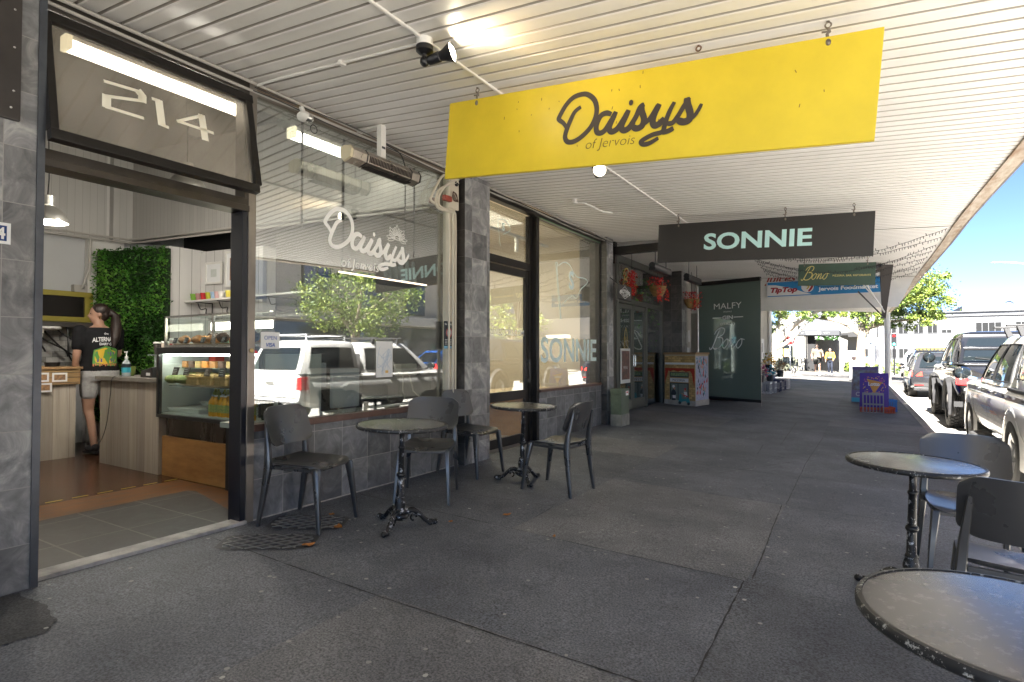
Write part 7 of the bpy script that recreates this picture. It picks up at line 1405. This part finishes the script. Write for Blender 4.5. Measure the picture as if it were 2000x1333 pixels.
# ================================================================ TREES
M_bark=mat('mottled_bark',(.42,.36,.27),.85,nz=.45,nscale=3,ncol=(.16,.13,.10),bump=.5,bscale=12); M_barkp=mat('pale_plane_bark',(.55,.50,.42),.8,nz=.35,nscale=2,ncol=(.25,.21,.16),bump=.4,bscale=9)
LT=[mat('tree_leaf_dark',(.05,.09,.015),.55),mat('tree_leaf_mid',(.14,.20,.03),.55),mat('tree_leaf_yellow',(.22,.27,.05),.55)]
def tree(name,label,loc,trunk,limbs,crown,nleaf,lsize,bark=M_bark,group=None,r0=.25):
    t=thing(name,label,'tree',loc,0,group); mb=MB(); T=smooth_path(trunk,4); mb.tube(T,[r0*(1-.55*i/len(T)) for i in range(len(T))],12)
    part(t,'trunk',mb,bark,smooth=True); mb=MB()
    for L_ in limbs: P=smooth_path(L_,4); mb.tube(P,[r0*.5*(1-.8*i/len(P)) for i in range(len(P))],8)
    part(t,'limbs',mb,bark,smooth=True)
    tot=sum(c[1][0]*c[1][1]*c[1][2] for c in crown); cl=[]
    for c,rr in crown:
        k=max(3,int(34*rr[0]*rr[1]*rr[2]/tot*len(crown)**.5*2.2))
        for _ in range(k):
            q=Vector((rnd.gauss(0,1),rnd.gauss(0,1),rnd.gauss(0,1))).normalized()*rnd.uniform(.55,1.02); cl.append((Vector(c)+Vector((q.x*rr[0],q.y*rr[1],q.z*rr[2])),rnd.uniform(.16,.34)*min(rr),q))
    def f():
        c,r_,q=rnd.choice(cl); d_=Vector((rnd.gauss(0,1),rnd.gauss(0,1),rnd.gauss(0,.75)))*r_*.75; return c+d_,(q+Vector((0,0,.4))).normalized()
    part(t,'crown',leaves(f,nleaf,lsize,1.2),LT); return t
# tree across the road, seen mirrored in the cafe window
tree('street_tree','yellow green street tree across the road',(11.9,18.5,RZ),[(0,0,0),(.05,.1,1.2),(-.1,.1,2.6)],[[(0,0,2.0),(.8,.5,3.2),(1.4,.8,4.2)],[(0,0,2.2),(-.9,-.6,3.3),(-1.5,-1,4.3)],[(0,0,2.4),(.1,-1,3.5),(.2,-1.8,4.4)],[(0,0,2.4),(-.2,.9,3.6),(-.3,1.9,4.3)]],[((0,0,4.0),(2.6,2.9,1.4)),((.3,1.3,3.2),(1.6,1.5,.9)),((-.5,-1.5,3.3),(1.5,1.5,.9)),((-.9,.2,2.9),(1.2,1.6,.8))],9500,.13,group='street trees')
tree('street_tree','leafy tree across the road farther up',(12.2,33,RZ),[(0,0,0),(.05,.1,1.2),(-.1,.1,2.8)],[[(0,0,2.0),(.8,.5,3.2),(1.4,.8,4.2)],[(0,0,2.2),(-.9,-.6,3.3),(-1.5,-1,4.3)]],[((0,0,4.6),(2.6,2.8,1.9)),((.3,1.3,3.4),(1.8,1.5,1.0))],4500,.18,group='street trees')
# right hand tree past the awning
tree('street_tree','tall yellow green tree beyond the awning edge with a mottled trunk',(-.28,35.6,-.1),[(0,0,0),(.05,.05,1.3),(.12,0,2.4),(.35,.1,3.6)],[[(.1,0,2.2),(.9,.2,3.2),(2.2,.3,3.9),(3.4,.3,4.3)],[(.1,0,2.6),(.8,.3,4.0),(1.9,.4,5.4)],[(.1,0,2.3),(-.8,.2,3.0),(-2.0,.2,3.3)],[(.35,.1,3.4),(.6,0,4.6),(.8,0,5.8)],[(.2,0,2.6),(1.4,.5,3.0),(2.6,.7,3.1)]],
    [((1.6,.2,4.7),(1.9,1.7,1.3)),((2.9,.3,3.9),(1.4,1.4,.8)),((2.2,0,3.1),(1.5,1.3,.5)),((.6,.2,3.6),(1.3,1.4,.7)),((3.1,.2,5.2),(.9,.8,.45)),((-.8,.2,3.3),(1.4,1.2,.45)),((-2.1,.3,3.5),(1.1,1.0,.45)),((1.2,0,5.9),(1.4,1.2,.7))],30000,.12,group='street trees',r0=.27)
# left pale leaning plane tree
tree('street_tree','pale barked tree with thick leaning limbs near the stop sign',(-5.6,43,-.05),[(0,0,0),(.1,0,1.2),(.5,0,2.2),(1.1,0,2.9),(1.9,0,3.6)],[[(.4,0,2.0),(1.0,0,2.5),(1.6,.1,3.2),(2.6,.2,3.9)],[(.5,0,2.2),(.5,0,3.2),(.7,0,4.2)],[(.2,0,1.6),(.9,-.1,1.9),(1.7,-.2,2.6),(2.3,-.2,3.4)],[(1.9,0,3.6),(3.2,.2,4.2),(4.4,.3,4.4)]],
    [((1.2,0,4.6),(2.2,1.6,.9)),((3.4,.2,4.7),(1.8,1.4,.7)),((-.4,0,4.0),(1.4,1.2,.9)),((0.2,.4,3.2),(.8,.8,.5))],9500,.15,bark=M_barkp,group='street trees',r0=.34)
# ================================================================ FAR CORNER
ks=thing('corner_shop','grey corner shop with a hipped charcoal awning canopy and pale columns','building',(-3,50,0))
Zt=2.94
part(ks,'canopy',MB().loft([[(-4.35,48.0,Zt-.34),(-1.62,48.0,Zt-.38),(-1.62,52,Zt-.34),(-4.35,52,Zt-.34)],[(-4.35,48.0,Zt),(-1.62,48.0,Zt-.04),(-1.62,52,Zt),(-4.35,52,Zt)],[(-3.6,49.4,Zt+1.35),(-3.0,49.4,Zt+1.35),(-3.0,50.6,Zt+1.35),(-3.6,50.6,Zt+1.35)]]),mat('charcoal_canvas',(.045,.048,.055),.7),world=True)
mb=MB(); put_text(mb,'TESSUTI',(-3.32,47.98,Zt-.18),(1,0,0),(0,0,1),width=1.0,height=.19,bold=.05); mb.box(-4.1,-3.97,47.96,47.98,Zt-.2,Zt-.17).box(-2.6,-2.25,47.96,47.98,Zt-.2,Zt-.17); part(ks,'lettering',mb,P_white,world=True)
part(ks,'column',MB().box(-4.33,-3.92,48.1,48.4,-.4,Zt-.34),M_cream,world=True); part(ks,'column',MB().box(-3.84,-3.76,48.15,48.4,-.4,Zt-.34).box(-1.72,-1.66,48.1,48.3,-.4,Zt-.34),M_blk,world=True)
part(ks,'shopfront',MB().box(-3.7,-1.7,50.5,50.6,-.4,Zt),mat('pale_curtain',(.25,.245,.23),.7,nz=.4,nscale=6,ncol=(.08,.08,.08),stretch=(6,1,.5)),world=True); part(ks,'shopfront',MB().box(-3.76,-3.2,48.6,48.7,-.4,Zt-.4),M_blkm,world=True)
part(ks,'garland',leaves(lambda:(Vector((rnd.uniform(-3.2,-1.6),48.05,Zt-.42-rnd.random()*.25)),Vector((0,0,-1))),260,.09),[LG[0],P_white,LG[1]],world=True)
part(ks,'wall',MB().box(-6.3,-4.36,48.2,54,-.4,3.4),mat('mossy_render',(.28,.27,.22),.85,nz=.5,nscale=1.6,ncol=(.12,.14,.08)),world=True); part(ks,'window',MB().box(-5.4,-4.7,48.15,48.19,.5,2.3),M_cglass,world=True); part(ks,'window_light',MB().box(-5.3,-4.95,48.13,48.149,1.0,1.6),mat('amber_glow',(1,.5,.15),.5,emit=.9),world=True); part(ks,'window_frame',MB().box(-5.07,-5.03,48.10,48.13,.5,2.3).box(-5.4,-4.7,48.10,48.13,1.6,1.64),M_blk,world=True)
part(ks,'upper_storey',MB().box(-6.3,-.5,54,64,-.4,4.6),mat('pale_far_wall',(.22,.21,.19),.8,nz=.1),world=True)
t=thing('market_umbrella','dark umbrella canopies beyond the corner shop','umbrella',(0,56,0)); part(t,'canopy',MB().lathe([(0,3.35),(1.6,2.85),(1.62,2.7)],(-.6,55,0),8),M_trim,world=True); part(t,'canopy',MB().box(-1.2,1.0,53,56,2.55,2.8),M_trim,world=True); part(t,'pole',MB().cyl((-.6,55,-.6),(-.6,55,3.3),.03).box(.86,.94,53,53.1,-.6,2.6),M_trim,world=True)
# white art deco building closing the view
wbd=thing('white_building','long white three storey building with stepped parapet closing the street','building',(10,72,0)); mw=mat('white_render',(.155,.16,.17),.8,nz=.05,nscale=.5)
part(wbd,'wall',MB().box(-1.5,26,72,84,-2,5.35).box(8.2,9.9,71.9,84,5.35,5.95).box(-1.5,26,71.85,72,4.95,5.05).box(-1.5,26,71.8,84,5.35,5.42),mw,world=True)
for row,z in ((0,3.3),(1,.75)):
    for i,x in enumerate((-.6,.6,1.9,2.9,4.2,5.35,6.5,9.2,12.2,15,17.8,20.6,23)):
        h=1.0 if i not in (6,) else .35; wd=.85 if i!=7 else 2.0
        f=MB().box(x,x+wd,71.93,72.0,z,z+h); q=part(wbd,'window',f,mw,world=True); nn_=2 if wd<1 else 4; m=MB()
        for j in range(nn_): a=x+.05+j*(wd-.05)/nn_; m.box(a,a+(wd-.05)/nn_-.05,71.90,71.929,z+.05,z+h-.05)
        raw('pane',m.shift(-Vector(wbd.location)),mat('far_pane',(.012,.013,.014),.6,spec=.2),q)
part(wbd,'aerial',MB().cyl((6.8,75,5.4),(6.8,75,6.4),.03).bar((6.4,75,6.3),(7.2,75,6.3),.03).bar((6.5,75,6.1),(7.1,75,6.1),.03),M_blk,world=True); part(wbd,'satellite_dish',MB().lathe([(0,.1),(.3,.05),(.42,-.06)],(12.1,74,6.0),16,'Y').cyl((12.1,74,5.4),(12.1,74.1,6.0),.03),mat('dish_grey',(.15,.18,.22),.5),world=True); part(wbd,'dome_camera',MB().ell((14.2,70,6.6),(.22,.22,.25)).cyl((14.2,70,6.7),(14.2,72,6.9),.05),P_white,world=True) if False else None
# poles, signs
def pole(name,lab,x,y,r,h,m,grp='poles at the crossing',zb=-.15,cat='pole',r2=None): return single(name,MB().cyl((x,y,zb),(x,y,h),r,14,r2 or r),m,lab,cat,grp,smooth=True,loc=(x,y,zb))
pole('white_post','thick white post at the kerb behind the lottery board',.80,29.5,.115,3.3,mat('white_post_paint',(.62,.62,.60),.5,nz=.15,nscale=3)); pole('white_post','plain white pole left of the grey one, beyond the crossing',.44,47,.20,5.2,P_white); pole('grey_post','slim grey pole beside the thick white post',.80,44.2,.10,4.6,mat('pole_grey',(.3,.31,.33),.5))
t=single('parking_sign',MB().box(.1,.4,46.7,46.72,2.0,2.55),mat('parking_blue',(.25,.5,.62),.5),'pale blue parking plate on the white pole','sign')
ss=thing('stop_sign','red octagonal stop sign on a white pole at the far corner','sign',(-4.6,45.4,0)); part(ss,'pole',MB().cyl((0,0,0),(0,0,2.1),.035),P_white,smooth=True); o8=[(.37*math.cos(PI/8+PI/4*i),.37*math.sin(PI/8+PI/4*i)) for i in range(8)]
part(ss,'plate',MB().prism(o8,(0,-.05,2.15),(1,0,0),(0,0,1),.01),P_white); part(ss,'red_face',MB().poly([(a*.9,b*.9) for a,b in o8],(0,-.062,2.15),(1,0,0),(0,0,1)),mat('stop_red',(.5,.03,.03),.5)); mb=MB(); put_text(mb,'STOP',(0,-.064,2.15),(1,0,0),(0,0,1),width=.5,height=.2,bold=.03); part(ss,'lettering',mb,P_white)
t=thing('street_lamp','slim curved street lamp arm against the sky at the right edge','lamp',(10.2,48,-.4)); part(t,'mast',MB().tube(smooth_path([(0,0,0),(0,0,5.4),(-.2,0,6.4),(-.9,-.1,7.0),(-1.8,-.2,7.35),(-2.8,-.2,7.5)],4),.05,10),mat('galvanised_grey',(.3,.32,.34),.5),smooth=True); part(t,'lantern',MB().ell((-3.0,-.2,7.5),(.25,.1,.05)),MATS['galvanised_grey'],smooth=True)
t=thing('traffic_light','black traffic signal showing green by the white post','traffic light',(1.75,50,0)); part(t,'pole',MB().cyl((0,0,-.6),(0,0,2.6),.05),M_blk); part(t,'head',MB().box(-.16,.16,-.1,.1,1.75,2.7),M_blk,bevel=.02); part(t,'green_lens',MB().ell((0,-.11,1.9),(.09,.03,.09)),mat('signal_green',(.05,.8,.4),.4,emit=1.5)); part(t,'red_lens',MB().ell((0,-.11,2.5),(.09,.03,.09)),M_tail)
t=thing('yellow_signal_pole','yellow pole with a dark signal box before the white building','pole',(7.0,66,-.8)); part(t,'pole',MB().cyl((0,0,0),(0,0,3.4),.07).box(-.15,.15,-.1,.1,3.2,3.5),mat('yellow_paint2',(.65,.4,.03),.5)); part(t,'signal_box',MB().box(-.55,-.1,-.1,.1,1.3,2.0),M_blk)
t=thing('litter_bin','grey slatted litter bin beside the tree trunk','bin',(-.42,34.2,-.11)); part(t,'body',MB().lathe([(0,0),(.26,0),(.28,.9),(.24,.9),(.24,.1)],n=20),mat('bin_grey',(.25,.25,.24),.5,nz=.3),smooth=True); mb=MB()
for i in range(16): a=2*PI*i/16; mb.bar((.285*math.cos(a),.285*math.sin(a),.05),(.295*math.cos(a),.295*math.sin(a),.88),.02)
part(t,'slats',mb,mat('slat_grey',(.4,.4,.38),.5)); part(t,'litter',MB().ell((0,0,.92),(.2,.2,.08)),P_white)
for i,(x,y,r_,lb) in enumerate(((-.95,52,.5,'green bush left of the tree trunk'),(.7,45,.45,'green bush between the poles'),(.25,47.5,.55,'green bush behind the litter bin'),(1.9,53,.5,'low green bush near the traffic light'))):
    t=thing('bush',lb,'plant',(x,y,-.35),0,'bushes at the far corner'); part(t,'foliage',leaves(lambda r_=r_:((lambda q:(Vector((q.x*r_,q.y*r_,q.z*r_+r_)),q))(Vector((rnd.gauss(0,1),rnd.gauss(0,1),rnd.gauss(0,1))).normalized()*rnd.uniform(.5,1))),420,.14),LT); part(t,'stem',MB().cyl((0,0,-.1),(0,0,r_),.03),M_bark)
# people
tee=lambda c,n:cloth(n,c)
mn,_,hp2,_=figure('person','man in olive brown T-shirt, dark shorts and sunglasses walking towards us','' or (-2.42,38.0,-.07),R(183),H=1.85,skin=(.48,.30,.22),shirt=tee((.17,.145,.11),'olive_tee'),bottom=tee((.06,.06,.055),'charcoal_shorts'),hair=mat('short_dark_hair',(.03,.02,.015),.7),shoe=mat('white_sneaker',(.6,.6,.6),.6),
    arms=[[(-.28,.0,1.15),(-.27,.10,.92)],[(.28,-.02,1.15),(.26,.05,.90)]],legs=[[(-.10,.16,.52),(-.10,.12,.10)],[(.10,-.02,.50),(.11,-.22,.14)]],glasses=True,vox=.016,wide=1.08)
bd=MB().ell(hp2(0,.055,-.08),(.05,.045,.045)); raw('beard',bd,MATS['short_dark_hair'],mn,True)
figure('person','woman in mustard and white top and dark trousers walking beside the man','' or (-1.90,41.0,-.09),R(172),H=1.66,skin=(.46,.29,.2),shirt=cloth('mustard_top',(.48,.30,.06)),bottom=tee((.025,.03,.045),'navy_trousers'),hair=H_dark,shoe=MATS['white_sneaker'],shorts=False,vox=.016,sleeve=1.4,arms=[[(-.26,.02,1.15),(-.22,.16,.98)],[(.26,.02,1.15),(.25,.10,.90)]],legs=[[(-.10,.08,.50),(-.10,.02,.09)],[(.09,.02,.50),(.10,-.12,.11)]])
bg_=thing('handbag','dark waist bag carried by the woman in mustard','bag',(-1.92,40.82,.95)); part(bg_,'bag',MB().ell((0,0,0),(.17,.06,.09)),P_dark,smooth=True); part(bg_,'strap',MB().tube([(-.15,0,.03),(-.08,.05,.3),(.1,.1,.5)],.012,6),P_dark)
figure('person','man in pale shirt standing at the cafe tables beyond the corner','' or (-1.25,53.0,-.42),R(150),H=1.8,shirt=cloth('pale_shirt',(.5,.5,.52)),bottom=tee((.03,.03,.03),'black_trousers'),hair=MATS['short_dark_hair'],shoe=M_blkm,shorts=False,vox=.022,group='people at the far corner')
figure('person','person in dark clothes standing between the pale shirted man and the seated one','' or (-.72,53.5,-.42),R(200),H=1.66,shirt=tee((.04,.03,.03),'dark_shirt'),bottom=MATS['black_trousers'],hair=H_dark,shoe=M_blkm,shorts=False,vox=.022,group='people at the far corner')
figure('person','person in blue top nearest the tree trunk at the far corner','' or (-.05,54.0,-.42),R(170),H=1.62,shirt=tee((.12,.22,.38),'blue_shirt'),bottom=MATS['black_trousers'],hair=H_dark,shoe=M_blkm,shorts=False,vox=.022,group='people at the far corner')
# dog
dg_=thing('dog','small grey shaggy dog walking at the kerb left of the man','dog',(-3.55,36.8,-.03),R(200)); d=MB()
d.ell((0,.0,.30),(.09,.22,.10),14,8).ell((0,.14,.31),(.10,.11,.12)).ell((0,-.15,.31),(.08,.09,.09)); d.tube([(0,.2,.34),(0,.28,.44)],[.06,.05],10).ell((0,.32,.47),(.06,.08,.06)).ell((0,.40,.45),(.03,.05,.028)).ell((.045,.29,.52),(.02,.02,.04)).ell((-.045,.29,.52),(.02,.02,.04))
for sx in (-1,1):
    d.tube([(sx*.055,.16,.28),(sx*.055,.15,.15),(sx*.055,.17,.02)],[.035,.024,.02],8).ell((sx*.055,.185,.015),(.022,.035,.016)); d.tube([(sx*.055,-.15,.30),(sx*.055,-.10,.19),(sx*.055,-.20,.11),(sx*.055,-.18,.02)],[.045,.032,.02,.018],8).ell((sx*.055,-.165,.015),(.022,.035,.016))
d.tube([(0,-.22,.34),(0,-.30,.42),(0,-.29,.50)],[.022,.018,.01],8); remesh('body',d,mat('grey_fur',(.22,.21,.2),.9,nz=.5,nscale=20),dg_,.014,2)
single('leash',MB().tube(smooth_path([(-3.5,37.1,.4),(-3.1,37.5,.5),(-2.72,37.9,.82)],6),.006,5),M_blk,'dark dog leash from the man to the dog','leash')
# ================================================================ ACROSS THE ROAD (seen in the glass)
op=thing('apartment_building','modern beige apartment building with tall windows across the road','building',(19,14,0)); mo=mat('beige_panel',(.5,.44,.37),.7,nz=.08,nscale=1); mo2=mat('balcony_slab',(.36,.35,.34),.8,nz=.1)
part(op,'wall',MB().box(17.5,24,-14,44,-.3,9.2),mo,world=True); part(op,'ledge',MB().box(16.3,17.5,-14,44,3.0,3.55).box(16.9,17.5,-14,44,6.6,6.9),mo2,world=True); part(op,'shopfront',MB().box(17.40,17.49,-14,44,.2,2.9),mat('dark_shop_glass',(.03,.035,.04),.08,spec=.8),world=True)
k=0
for y in range(-12,44,4):
    for z in (3.75,):
        f=part(op,'window',MB().box(17.40,17.5,y,y+1.9,z,z+2.5),M_trim,world=True); raw('pane',MB().box(17.36,17.399,y+.08,y+.9,z+.08,z+2.42).box(17.36,17.399,y+1.0,y+1.82,z+.08,z+2.42).shift(-Vector(op.location)),mat('sky_glass',(.08,.10,.14),.03,.6),f)
part(op,'dark_panel',MB().box(17.44,17.49,-10.3,-10.0,3.6,6.5).box(17.44,17.49,9.6,9.9,3.6,6.5).box(17.44,17.49,21.6,21.9,3.6,6.5),M_trim,world=True)
ft=MB().box(12.5,17.5,-40,44,-.30,-.15); struct('opposite_footpath',ft,M_side)
tk=thing('shop_terrace','pale terrace of shops with a cream awning across the road beyond the apartments','building',(17,55,0)); part(tk,'wall',MB().box(17.5,26,46,110,-2,6),mat('terrace_wall',(.4,.37,.33),.8),world=True); part(tk,'awning',MB().box(14.2,17.5,46,110,2.6,2.9),mat('cream_awning',(.5,.46,.38),.7),world=True)
# ---- look-alikes in a row: say which one, counted from the left
def _order_labels():
    bpy.context.view_layer.update(); inv=camo.matrix_world.inverted(); by={}
    for o in bpy.data.objects:
        if o.parent is None and o.get('label'): by.setdefault(o['label'],[]).append(o)
    W_=['leftmost','second from left','third from left','fourth from left','fifth from left','sixth from left','seventh from left','eighth from left','ninth from left','tenth from left']
    for lab,L in by.items():
        if not 2<=len(L)<=10: continue
        def px(o):
            p=inv@o.matrix_world.translation; return p.x/max(.01,-p.z)
        L.sort(key=px)
        for i,o in enumerate(L):
            w_='rightmost' if i==len(L)-1 else W_[i]
            t=(w_+' '+lab) if w_ in ('leftmost','rightmost') else lab+', '+w_
            if len(t.split())>16: t=' '.join(lab.split()[:12])+', '+w_
            o['label']=t
_order_labels()
